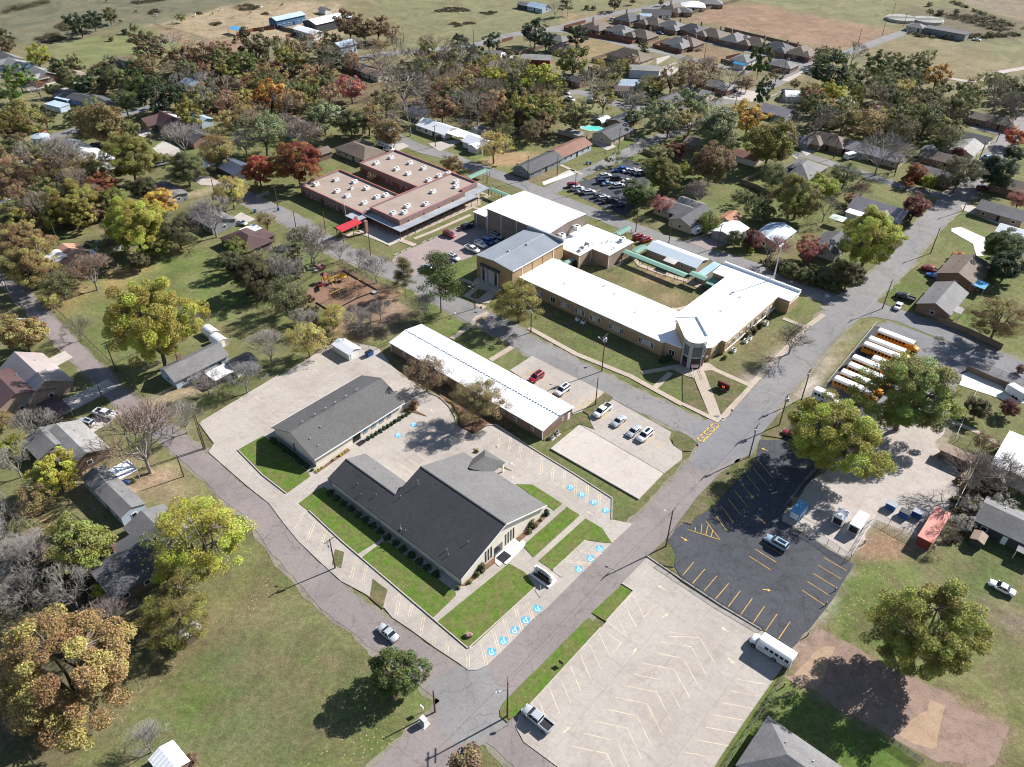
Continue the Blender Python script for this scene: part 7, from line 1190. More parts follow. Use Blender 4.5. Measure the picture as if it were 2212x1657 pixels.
for t, r_, k, c, l in (('D680,1025', 20, 'pickup', 'white', 'white pickup with loaded bed on the driveway by the left road'), ('D555,1083', 200, 'suv', 'silver', 'silver car behind the white pickup on the left driveway'), ('A1562,1440', 12, 'sedan', 'silver', 'silver sedan on the square driveway near the street corner'),
    ('M72,510', 155-75, 'suv', 'black', 'black car parked alone by the gym wall'), ('L1672,1012', -25+25, 'suv', 'red', 'dark red car parked alone in the lot by the brick school'), ('M395,612', 0, 'suv', 'silver', 'silver car parked first under the auditorium wall'), ('M348,652', 0, 'sedan', 'pale blue', 'pale blue sedan second under the auditorium wall'), ('M290,675', 0, 'jeep', 'blue', 'blue boxy offroad car with black top under the auditorium'), ('M215,705', 0, 'suv', 'white', 'white car between the blue offroad car and white pickup'), ('M122,755', 0, 'pickup', 'white', 'white pickup in the lot beside the auditorium'),
    ('L1715,1260', 0, 'suv', 'white', 'white car near the lot entrance next to a black sedan'), ('L1650,1300', 0, 'sedan', 'black', 'black sedan near the lot entrance'), ('L1450,1375', 180, 'pickup', 'silver', 'silver pickup half hidden behind the tall pine'),
    ('M1215,65', 55, 'suv', 'red', 'red car at the left end of the front row in the far lot'), ('M1262,100', 60, 'suv', 'white', 'white car second in the front row of the far lot'), ('M1318,128', 60, 'sedan', 'silver', 'grey car third in the front row of the far lot'), ('M1388,140', 60, 'suv', 'white', 'white car fourth in the front row of the far lot'), ('M1498,180', 60, 'suv', 'grey', 'dark grey car fifth in the front row of the far lot'), ('M1550,205', 60, 'suv', 'white', 'white car sixth in the front row of the far lot'), ('M1605,235', 60, 'pickup', 'black', 'black pickup seventh in the front row of the far lot'), ('M1710,275', 60, 'pickup', 'dark blue', 'dark blue pickup in tree shade at the end of the front row'),
    ('M1525,25', 60, 'suv', 'dark blue', 'dark blue car in the middle row of the far lot'), ('M1585,45', 60, 'sedan', 'pale blue', 'pale blue sedan in the middle row of the far lot'), ('M1705,70', 60, 'minivan', 'white', 'long white car in the middle row beside the green tree'), ('M1800,15', 60, 'sedan', 'white', 'white sedan behind the round green tree of the far lot'), ('B1708,1138', 60, 'suv', 'white', 'white car at the left end of the back row of the far lot'), ('B1780,1155', 60, 'suv', 'black', 'black car in the centre of the far lot'),
    ('B1815,1097', 60, 'pickup', 'blue', 'bright blue pickup at the top row of the far lot'), ('B1855,1103', 60, 'sedan', 'white', 'white sedan right of the bright blue pickup'), ('B1895,1107', 60, 'minivan', 'white', 'white minivan in the top row of the far lot'), ('B1930,1117', 60, 'suv', 'white', 'white car right of the minivan in the top row'), ('B1965,1125', 60, 'pickup', 'black', 'black pickup at the right end of the top row'),
    ('M1920,625', 75, 'suv', 'red', 'left one of two red cars beside the portable classroom'), ('M1995,655', 75, 'suv', 'red', 'right one of two red cars beside the portable classroom'),
    ('F1605,92', 180, 'pickup', 'red', 'bright red pickup in front of the brown roofed brick house'), ('F1630,132', 180, 'sedan', 'blue', 'blue sedan behind the bright red pickup'), ('F1440,270', 180, 'pickup', 'black', 'black pickup on the drive by the grey gabled brick house'), ('F1397,325', 95, 'sedan', 'white', 'white sedan parked on the grass at the right corner'),
    ('C1095,1010', 50, 'suv', 'white', 'white van by the lilac grey house garage'), ('B310,968', 20, 'suv', 'white', 'white car beside the caravan behind the brick school'), ('B640,888', -10, 'sedan', 'black', 'dark car beneath the white carport on the far street'), ('B1037,345', 90, 'sedan', 'white', 'white car in the paved yard of the grey porch house'), ('C670,590', 60, 'suv', 'black', 'dark car beside the white gabled shed'), ('C695,600', 40, 'pickup', 'white', 'white truck beside the white gabled shed'), ('C325,585', 10, 'suv', 'dark blue', 'dark blue car on the drive of the grey hip house'), ('C1040,395', 20, 'pickup', 'black', 'black pickup by the leafless tree on the diagonal road'),
    ('C677,360', 60, 'sedan', 'silver', 'silver car on the subdivision street'), ('B1760,127', 20, 'suv', 'white', 'white car at the first subdivision house'), ('B2060,213', 0, 'sedan', 'dark blue', 'dark blue car on the subdivision street'), ('B1455,597', -10, 'sedan', 'silver', 'silver car where the diagonal road leaves the trees'), ('B1480,642', -10, 'pickup', 'white', 'white truck near the diagonal road under trees'), ('B1990,665', 60, 'pickup', 'white', 'white pickup left of the long dark roof'), ('B2020,668', 60, 'suv', 'white', 'white car left of the long dark roof'), ('C1965,1015', 80, 'sedan', 'blue', 'blue car on the bright green corner at right'),
    ('C2085,1235', 10, 'pickup', 'white', 'white pickup beside the right street under the dark tree'), ('C1940,1215', 60, 'suv', 'dark red', 'dark red car in tree shade beside the right street'), ('A260,848', 10, 'pickup', 'red', 'red pickup by the curved lane at far left'), ('A1045,1060', 80, 'suv', 'silver', 'silver car below the bare trees near the big gold tree'), ('A610,1580', 40, 'pickup', 'black', 'dark pickup beside the small grey gabled shed'), ('A1350,720', 40, 'sedan', 'dark red', 'dark red car near the pale blue metal shed'), ('A1290,695', 40, 'pickup', 'dark blue', 'dark blue pickup near the pale blue metal shed'), ('A630,940', 30, 'pickup', 'grey', 'grey pickup behind the long white metal building'), ('A1875,700', 10, 'suv', 'white', 'white car on the road behind the orange maple'), ('A600,650', 20, 'suv', 'tan', 'tan car by the long charcoal house'),
    ('D260,95', 15, 'suv', 'tan', 'pale car under the orange brown tree at upper left'), ('D150,440', 30, 'suv', 'white', 'white vehicle glimpsed beneath the orange tree by the left road'), ('C1540,185', 20, 'pickup', 'white', 'white pickup at the sewage works'), ('C1570,188', 20, 'sedan', 'white', 'white car at the sewage works'), ('B1620,655', 30, 'suv', 'silver', 'silver vehicle among trees near the pale wide drive'), ('C2075,820', 80, 'pickup', 'dark blue', 'dark blue truck at the far right street bend'), ('C1905,255', 10, 'sedan', 'white', 'white car near the top right pasture hedge'), ('B2095,38', 35, 'sedan', 'silver', 'silver car by the tall dark subdivision house')):
    car(t, r_, k, c, l)
for x, y, e in CARS:
    if e.location.z == 0: e.location.z = .13 if y < 260 else .08
# school buses
BY = mat('bus_yellow', (.62, .26, .02), .35, var=.05, spec=.5); BW = mat('bus_white_roof', (.8, .8, .8), .4, var=.03)
def bus_proto(L, col_, roof, hood=True):
    e = empty('school_bus', 0, -500); a = L/2; hw = 1.2; fx = a-(1.5 if hood else .1)
    def sec(x, zt, w=hw): return [(x, -w, .5), (x, -w, zt-.45), (x, -w*.93, zt-.18), (x, -w*.7, zt), (x, w*.7, zt), (x, w*.93, zt-.18), (x, w, zt-.45), (x, w, .5)]
    MB().rings([sec(-a, 2.85, hw*.97), sec(-a+.15, 2.95), sec(fx-.1, 2.95), sec(fx, 2.8, hw*.97)]).build('body', col_, e, False)
    def rs(x, zt, w=hw): return [(x, -w*1.01, zt-.46), (x, -w*.95, zt-.15), (x, -w*.7, zt+.03), (x, w*.7, zt+.03), (x, w*.95, zt-.15), (x, w*1.01, zt-.46), (x, w*.9, zt-.5), (x, -w*.9, zt-.5)]
    MB().rings([rs(-a+.02, 2.88, hw*.97), rs(-a+.2, 2.98), rs(fx-.3, 2.98), rs(fx-.12, 2.9, hw*.97)]).build('roof', roof, e)
    if hood: MB().rings([[(x, -w, .55), (x, -w, z-.15), (x, -w*.8, z), (x, w*.8, z), (x, w, z-.15), (x, w, .55)] for x, w, z in ((fx, 1.05, 1.75), (a-.3, .95, 1.55), (a, .85, 1.3))]).build('hood', col_, e, True)
    MB().box(fx-.02, -.95, 1.75, fx+.04, .95, 2.6).build('windscreen', CG, e)
    n = int((L-3)/.95)
    for s in (-1, 1):
        for i in range(n): x = -a+.5+i*.95; MB().box(x, s*hw-.03, 1.72, x+.72, s*hw+.03, 2.36).build('window', CG, e)
        MB().box(-a+.1, s*hw-.025, 1.42, fx-.3, s*hw+.035, 1.5).box(-a+.1, s*hw-.025, .95, fx-.3, s*hw+.035, 1.03).build('rub_rail', DARK, e)
    MB().box(-a-.03, -.5, .8, -a+.02, .5, 2.4).build('rear_door', CG, e)
    for x in (a-1.0 if hood else a-.9, -a+2.9):
        for s in (-1, 1): w = MB().tube((x, s*.95, .48), (x, s*1.22, .48), .48, .48, 14).build('wheel', TYRE, e); MB().tube((x, s*1.2, .48), (x, s*1.25, .48), .26, .26, 10).build('rim', RIM, w)
    for s in (-1, 1): MB().box(a-.06, s*.62-.14, .95, a+.02, s*.62+.14, 1.2).build('headlight', HL, e); MB().box(fx+.1, s*1.45-.1, 1.7, fx+.2, s*1.45+.1, 2.2).build('mirror', DARK, e)
    MB().box(a-.02, -1.1, .45, a+.12, 1.1, .68).build('bumper', DARK, e); return e
BP = bus_proto(11.4, BY, BW); k = 0
for v, u, l in ((205.2, -37.4, 'farthest yellow school bus, nearest the side street'), (199.6, -37.8, 'second yellow school bus from the side street'), (196.2, -37.8, 'third yellow school bus from the side street'), (188., -37.6, 'fifth yellow bus from the side street, after the short bus'), (184, -37, 'sixth yellow school bus, partly under the green tree'), (179.8, -37.2, 'seventh yellow school bus, second from the near end'), (175.9, -37.3, 'nearest yellow school bus at the near end of the row')):
    e = BP if k == 0 else copy_tree(BP); k += 1; x, y = W(u, v); e.location = (x, y, .12); e.rotation_euler = (0, 0, AZ+(random.uniform(-.01, .01))); tag(e, l, 'bus', 'yellow school buses in a row')
e = bus_proto(7.6, BY, BW); x, y = W(-35.4, 191.3); e.location = (x, y, .12); e.rotation_euler = (0, 0, AZ); tag(e, 'short yellow bus between longer ones in the bus row', 'bus', 'yellow school buses in a row'); e.name = 'short_school_bus'
e = bus_proto(8.0, mat('bus_white', (.74, .75, .77), .35, var=.03), BW); x, y = W(-18.3, 92.9); e.location = (x, y, .17); e.rotation_euler = (0, 0, AZ+PI); tag(e, 'white shuttle bus parked at the edge of the concrete lot', 'bus'); e.name = 'shuttle_bus'
MB().box(-2.8, -1.235, 1.1, -.2, -1.2, 1.28).build('side_stripe', mat('dark_blue_paint', (.03, .04, .1), .5), e)
for v in (173.5,):
    e = bus_proto(6.5, BW, BW); x, y = g('F925,930', 1.); e.location = (x, y, .12); e.rotation_euler = (0, 0, AZ); tag(e, 'white van half hidden behind the large gold tree', 'van'); e.name = 'white_van'
LAND.append(W(-37, 190)+('the school buses',)); LAND.append(W(-18, 93)+('the white shuttle bus',))
# trailers, caravans
def trailer(tok, L, rot, label, colr='white', cat='trailer', wd=2.3, ht=2.3, windows=False, z=.05, nm='trailer'):
    x, y = g(tok, 1.5); e = empty(nm, x, y, AZ+R(rot), z, label, cat); a = L/2; c = wd/2
    body = MB().rings([[(x_, -c*w_, z0), (x_, -c*w_, z1-.1), (x_, -c*w_+.12, z1), (x_, c*w_-.12, z1), (x_, c*w_, z1-.1), (x_, c*w_, z0)] for x_, w_, z0, z1 in ((-a, 1, .45, ht+.3), (a-.5, 1, .45, ht+.3), (a, .75, .75, ht-.1))]).build('body', mat('trailer_'+colr, {'white': (.74, .74, .75), 'blue': (.12, .3, .5), 'silver': (.45, .48, .5)}[colr], .4, var=.05), e)
    for s in (-1, 1):
        for dx in (-.45, .45): MB().tube((-a*.25+dx, s*(c-.1), .36), (-a*.25+dx, s*(c+.08), .36), .36, .36, 10).build('wheel', TYRE, e)
    MB().tube((a, 0, .5), (a+1.2, 0, .45), .06, .06, 5).tube((a-.2, -.6, .5), (a+1.1, 0, .45), .05, .05, 5).tube((a-.2, .6, .5), (a+1.1, 0, .45), .05, .05, 5).build('hitch', DARK, e)
    MB().box(-a-.03, -c*.75, .6, -a+.01, c*.75, ht).build('rear_door', DARK if colr == 'white' and not windows else TRIM, e)
    if windows:
        for s in (-1, 1):
            for k in range(3): MB().box(-a+.8+k*a*.6, s*c-.03, 1.4, -a+1.6+k*a*.6, s*c+.03, 2.).build('window', CG, e)
        MB().box(-a*.4, -.35, ht+.3, -a*.4+.7, .35, ht+.5).build('air_conditioner', ACM, e)
    return e
trailer('I1025,35', 3.6, 90, 'shorter of two white cargo trailers behind the chain fence'); trailer('I1140,70', 5.6, 90, 'longer of two white cargo trailers behind the chain fence'); trailer('I755,-10', 4.6, 90, 'blue and white trailer at the corner of the gravel yard', 'blue', ht=2.1)
trailer('F2165,880', 5, 160, 'white enclosed trailer on the pale driveway at right edge'); trailer('C120,1478', 7.5, 75, 'white and black caravan parked beside the white roofed garage', 'silver', 'caravan', windows=True, nm='caravan'); trailer('B285,935', 7, 0, 'white caravan behind the brown hip roofed house', 'white', 'caravan', windows=True, nm='caravan')
trailer('A515,562', 9, 10, 'white motorhome behind the long charcoal house', 'white', 'motorhome', windows=True, ht=2.7, nm='motorhome'); trailer('C1085,1005', 5, 70, 'white caravan beside the long lilac grey house', 'white', 'caravan', windows=True, nm='caravan')
# dumpsters and bins
for t, l in (('F1350,1625', 'left blue steel dumpster in the gravel yard'), ('I1435,20', 'middle blue dumpster with dark open lid in the gravel yard'), ('I1520,20', 'right blue steel dumpster beside the red container')):
    x, y = g(t, .6); e = empty('dumpster', x, y, AZ, .05, l, 'dumpster', 'blue dumpsters in the gravel yard'); MB().hull([(-.95, -.7, .1), (.95, -.7, .1), (.95, .6, .1), (-.95, .6, .1)], [(-1.05, -.85, 1.25), (1.05, -.85, 1.25), (1.05, .75, 1.45), (-1.05, .75, 1.45)]).build('body', mat('dumpster_blue', (.02, .09, .28), .5), e); MB().box(-1.05, -.8, 1.46, 1.05, .75, 1.52).build('lid', mat('lid_grey', (.3, .33, .38), .5, 'rib', p=.2) if 'middle' not in l else DARK, e)
x, y = g('E182,640', .5); e = empty('dumpster', x, y, AZ+PI/2, .16, 'small blue dumpster by the white garage in the church lot', 'dumpster'); MB().hull([(-.9, -.6, .1), (.9, -.6, .1), (.9, .6, .1), (-.9, .6, .1)], [(-1, -.75, 1.2), (1, -.75, 1.2), (1, .75, 1.3), (-1, .75, 1.3)]).build('body', mat('dumpster_blue', (.02, .09, .28), .5), e); MB().box(-.95, -.7, 1.3, .95, .7, 1.34).build('lid', DARK, e)
for t, l in (('A1800,1355', 'blue wheeled bin at the corner of the brick school lawn'), ('A1650,1365', 'blue wheeled bin by the square driveway'), ('F2090,1437', 'left of three blue bins at the right edge'), ('F2112,1443', 'middle of three blue bins at the right edge'), ('F2135,1450', 'right of three blue bins at the right edge'), ('B1590,1055', 'green bin at the end of the long red brown roofed house'), ('B1612,1057', 'dark bin at the end of the long red brown roofed house'), ('D820,1465', 'blue bin beside the mobile home'), ('A820,855', 'blue bin at the maroon house driveway')):
    x, y = g(t, .5); e = empty('wheeled_bin', x, y, random.uniform(0, 3), .0, l, 'bin'); MB().hull([(-.25, -.28, .05), (.25, -.28, .05), (.25, .28, .05), (-.25, .28, .05)], [(-.32, -.38, 1.), (.32, -.38, 1.), (.32, .38, 1.05), (-.32, .38, 1.05)]).build('body', mat('bin_green', (.03, .12, .06), .5) if 'green' in l else mat('bin_blue', (.03, .1, .3), .5), e); MB().box(-.34, -.4, 1.04, .34, .42, 1.1).build('lid', mat('bin_blue', (.03, .1, .3), .5), e)
# ------------------------------------------------------------------ poles, lamps and wires
POL = {}
def pole(tok, h, label, arm=True, tr=0, lamp=None, rot=0, key=None, lean=0, grp='wooden utility poles'):
    x, y = g(tok); e = empty('utility_pole', x, y, AZ+R(rot), 0, label, 'utility pole', grp)
    MB().tube((0, 0, 0), (0, 0, h), .17, .11, 8).build('pole', WOOD, e)
    if arm:
        for k in range(arm if arm is not True else 1): MB().box(-.06, -1.25, h-.35-k*.9, .06, 1.25, h-.22-k*.9).build('crossarm', WOOD, e)
        for s in (-1.1, -.5, .5, 1.1): MB().tube((0, s, h-.22), (0, s, h-.02), .05, .04, 6).build('insulator', GREYM, e)
    for k in range(tr): s = (-1, 1, 0)[k]; MB().tube((.36*(1 if s == 0 else 0), s*.42, h-1.9), (.36*(1 if s == 0 else 0), s*.42, h-.95), .25, .25, 10).build('transformer', mat('transformer_grey', (.45, .47, .48), .4), e)
    if lamp: a = R(lamp); l_ = MB().tube((0, 0, h-2.2), (1.7*math.cos(a), 1.7*math.sin(a), h-1.6), .035, .035, 5).build('lamp_arm', GREYM, e); MB().tube((1.6*math.cos(a), 1.6*math.sin(a), h-1.66), (2.15*math.cos(a), 2.15*math.sin(a), h-1.55), .13, .1, 8).build('lamp_head', TRIM, l_)
    if key: POL[key] = (x, y, h)
    return e
pole('H1075,1330', 10.4, 'utility pole with street lamp and many insulators at the near street corner', 2, 0, 200, 45, 'a'); pole('H2100,232', 10.8, 'tall pole with street lamp by the black asphalt lot', True, 0, 170, 0, 'b'); pole('F430,1305', 9.8, 'pole on the grass tip between street and black lot', True, 1, None, 0, 'c'); pole('F625,1100', 9.6, 'pole with transformer cluster near the dark red sedan', True, 3, None, 0, 'd'); pole('F768,938', 9.8, 'pole with single transformer beside the bus lot fence', True, 1, None, 0, 'e'); pole('F1293,345', 9.8, 'pole at the corner by the white sedan on grass', True, 0, None, 0, 'f')
pole('G2170,370', 8.7, 'pole with transformer beside the church parking strip', True, 1, 200, 0, 'g'); pole('E1686,750', 11.6, 'tallest pole with three transformers in front of the school', True, 3, 180, 0, 'h'); pole('E1645,968', 8.6, 'plain pole on the small grass island by the white car', False, 0, None, 0, 'i'); pole('E1227,500', 8.7, 'pole with white transformer beside the round gold tree', False, 1, None, 0, 'j'); pole('E866,345', 8.6, 'pole with street lamp in front of the auditorium', True, 0, 190, 0, 'k')
for i, t in enumerate(('D1318,1248', 'D1330,1252')): pole(t, 10.1, 'left one of a leaning pair of brown poles by the church lot' if i == 0 else 'right one of a leaning pair of brown poles by the church lot', i == 0, 0, None, 0, 'l' if i == 0 else None)
pole('D752,748', 9.3, 'pole with crossarm beside the left road and the sycamore', True, 1, None, 0, 'm'); pole('D675,952', 8.3, 'plain pole by the driveway of the mauve roofed house', False, 0, None, 0, 'n'); pole('D97,330', 9.5, 'pole at the upper left of the left road', True, 1, None, 0, 'o'); pole('D345,330', 9, 'pole at the leaf covered lawn corner', True, 0, None, 0, 'p'); pole('A388,1600', 9, 'pole behind the salmon roofed house', False); pole('H607,1300', 6.5, 'thick dark stub pole on the corner lawn by the white cabinet', False, 0, None)
for t, h, l, a in (('B610,950', 9, 'pole in front of the white metal roofed house', True), ('B944,1185', 9.2, 'pole beside the green street canopy', True), ('B1207,1165', 9.5, 'pole at the corner of the long dark grey roofed house', True), ('B1397,1140', 8.5, 'pole in front of the long dark grey roofed house', False), ('B1512,1260', 8.5, 'pole at the left end of the far parking lot', True), ('B1795,960', 8.5, 'pole in the shade below the pool house', True), ('C1815,1365', 9.5, 'pole at the right street fork', True), ('C1605,1640', 9.5, 'pole beside the right street near the curved drive', True), ('B404,270', 8, 'pole by the far road bend', False), ('B390,345', 8, 'pole among distant bare trees by the road', False), ('B856,285', 8, 'pole beside the dark evergreen on the far road', False),
    ('C880,390', 8.5, 'pole by the last subdivision fence', True), ('C650,495', 8.5, 'pole where the diagonal road bends', True), ('C1135,285', 8.5, 'pole at the brown field corner', True), ('C1290,235', 8.5, 'pole beside the sewage works lane', False), ('C1355,110', 9, 'tall pole in the green top right field', False), ('C1430,170', 8, 'pole at the sewage works gate', False), ('C140,380', 8, 'pole in the empty brown subdivision lot', False), ('C340,690', 8.5, 'pole among parked cars near the pale road', True), ('C975,1028', 8.5, 'pole on the lawn of the brick house with white garage', False), ('C1370,1140', 8, 'pole by the leafless pecan trees', False), ('C1590,1260', 8.5, 'pole in front of the grey roofed brick house', True), ('C2030,920', 8.5, 'pole on the bright green corner', True), ('C1915,1045', 8.5, 'pole below the bright green corner', True), ('C225,1605', 8.5, 'pole beside the caravan driveway', True), ('C1260,680', 8, 'pole between the round trees near the coral canopy', False), ('C375,610', 8.5, 'pole by the grey hip house', True),
    ('B1838,1385', 8.5, 'pole at the near corner of the far parking lot', True), ('B2120,1570', 8.5, 'pole behind the portable classroom', False), ('B1905,1500', 8.5, 'pole across from the street canopy', False), ('A2110,1510', 8.2, 'pole with lamp on the lawn of the brick school', False), ('A1800,1345', 8.5, 'pole at the corner lawn of the brick school', True), ('A1915,1470', 6, 'short plain pole beside the road near the brick school', False), ('L825,1245', 8, 'pole in front of the red awning', False), ('A335,918', 8.5, 'pole between the water tank and the white building', False), ('A972,905', 8, 'pole in front of the maroon and white roofed house', False), ('A1390,1260', 8, 'pole by the dirt drive', False), ('A1460,1120', 8, 'pole with transformer near the dark blue shed', True), ('D1190,1430', 6.5, 'pole behind the mobile home tree', False)):
    pole(t, h, l, a)
PLN = {'a': 'the corner lamp pole', 'b': 'the black lot lamp pole', 'c': 'the grass tip pole', 'd': 'the three transformer pole', 'e': 'the bus lot pole', 'f': 'the white sedan pole', 'g': 'the church strip pole', 'h': 'the tallest pole', 'i': 'the grass island pole', 'j': 'the gold tree pole', 'k': 'the auditorium lamp pole', 'l': 'the paired poles', 'm': 'the sycamore pole', 'n': 'the mauve house pole', 'p': 'the leafy corner pole'}
def wires(ks, offs, sag=.6):
    for a, b in zip(ks, ks[1:]):
        A_, B_ = POL[a], POL[b]
        for oi_, o_ in enumerate(offs):
            mb = MB(); n = 8; P = []
            for i in range(n+1): t = i/n; P.append((A_[0]+(B_[0]-A_[0])*t+o_*.7, A_[1]+(B_[1]-A_[1])*t+o_*.7, A_[2]+(B_[2]-A_[2])*t-.15-sag*4*t*(1-t)))
            for i in range(n): mb.tube(P[i], P[i+1], .008, .008, 3, False)
            ob = mb.build('power_line', DARK); tag(ob, (['power line', 'near power line', 'near power line'][len(offs)-1] if oi_ == 0 else 'middle power line' if (oi_ == 1 and len(offs) == 3) else 'far power line')+' from '+PLN[a]+' to '+PLN[b], 'power line', 'overhead power lines')
wires(['a', 'b', 'c', 'd', 'e', 'f'], (-1, 0, 1)); wires(['g', 'l', 'n', 'm'], (-.4, .4)); wires(['h', 'i'], (0,)); wires(['k', 'j', 'h', 'd'], (-.4, .4)); wires(['m', 'p'], (0,))
x, y = W(-76.6, 207.6); e = empty('flood_light_pole', x, y, AZ, 0, 'very tall pale steel light pole behind the school', 'light pole'); MB().tube((0, 0, 0), (0, 0, 16.5), .26, .14, 10).build('pole', GREYM, e); MB().box(-.1, -1.2, 16.2, .1, 1.2, 16.35).build('crossarm', GREYM, e)
for s in (-1, -.4, .4, 1): MB().box(-.35, s-.18, 15.9, .1, s+.18, 16.25).build('lamp_head', TRIM, e)
x, y = g('L563,872'); e = empty('flag_pole', x, y, 0, 0, 'thin white flagpole at the brick school wall', 'flagpole'); MB().tube((0, 0, 0), (0, 0, 8.5), .07, .05, 8).build('pole', TRIM, e); MB().blob(0, 0, 8.6, .1, .1, .1, 0, 0).build('finial', TRIM, e)
# ------------------------------------------------------------------ fences and walls
def fence(s, h, label, kind='wood', step=2.4, grp=None):
    P = gs(s); cx, cy = P[0]; e = empty({'wood': 'wooden_fence', 'chain': 'chain_link_fence', 'chaind': 'chain_link_fence', 'rail': 'rail_fence', 'wall': 'retaining_wall'}[kind], cx, cy, 0, 0, label, 'fence' if kind != 'wall' else 'wall', grp)
    rel = [(a-cx, b-cy) for a, b in P]; pn = MB(); ps = MB(); rl = MB(); n_posts = 0
    for a, b in zip(rel, rel[1:]):
        dx, dy = b[0]-a[0], b[1]-a[1]; L = math.hypot(dx, dy); nx, ny = -dy/L, dx/L
        if kind in ('wood', 'wall'): t = .03 if kind == 'wood' else .12; pn.prism([(a[0]+nx*t, a[1]+ny*t), (b[0]+nx*t, b[1]+ny*t), (b[0]-nx*t, b[1]-ny*t), (a[0]-nx*t, a[1]-ny*t)], .02, h)
        elif kind != 'rail': pn.poly([(a[0], a[1], .03), (b[0], b[1], .03), (b[0], b[1], h), (a[0], a[1], h)]); rl.tube((a[0], a[1], h), (b[0], b[1], h), .035, .035, 5)
        else:
            for z in (.5, .9, 1.3): rl.tube((a[0], a[1], z), (b[0], b[1], z), .04, .04, 4)
        k = max(1, int(L/step))
        for i in range(k+1): t = i/k; x_, y_ = a[0]+dx*t, a[1]+dy*t; ps.tube((x_+nx*.07*(kind == 'wood'), y_+ny*.07*(kind == 'wood'), 0), (x_+nx*.07*(kind == 'wood'), y_+ny*.07*(kind == 'wood'), h+.05), .05, .05, 5); n_posts += 1
    fm = {'wood': WOODF, 'wall': CONC2}.get(kind)
    if 'reddish' in label: fm = WOODR
    if pn.f: pn.build('panel' if kind in ('wood', 'wall') else 'mesh', fm or (CHAIND if kind == 'chaind' else CHAIN), e)
    if kind != 'wall': ps.build('posts', {'wood': fm, 'chaind': DARK, 'rail': WOOD}.get(kind, WIREM) if 'white' not in label else TRIM, e)
    if rl.f: rl.build('rail', DARK if kind == 'chaind' else (TRIM if 'white' in label else WOOD if kind == 'rail' else WIREM), e)
WOODF = mat('fence_wood', (.20, .15, .11), .9, 'planks', .2, p=.15); WOODR = mat('fence_reddish_wood', (.17, .075, .05), .9, 'planks', .2, p=.15)
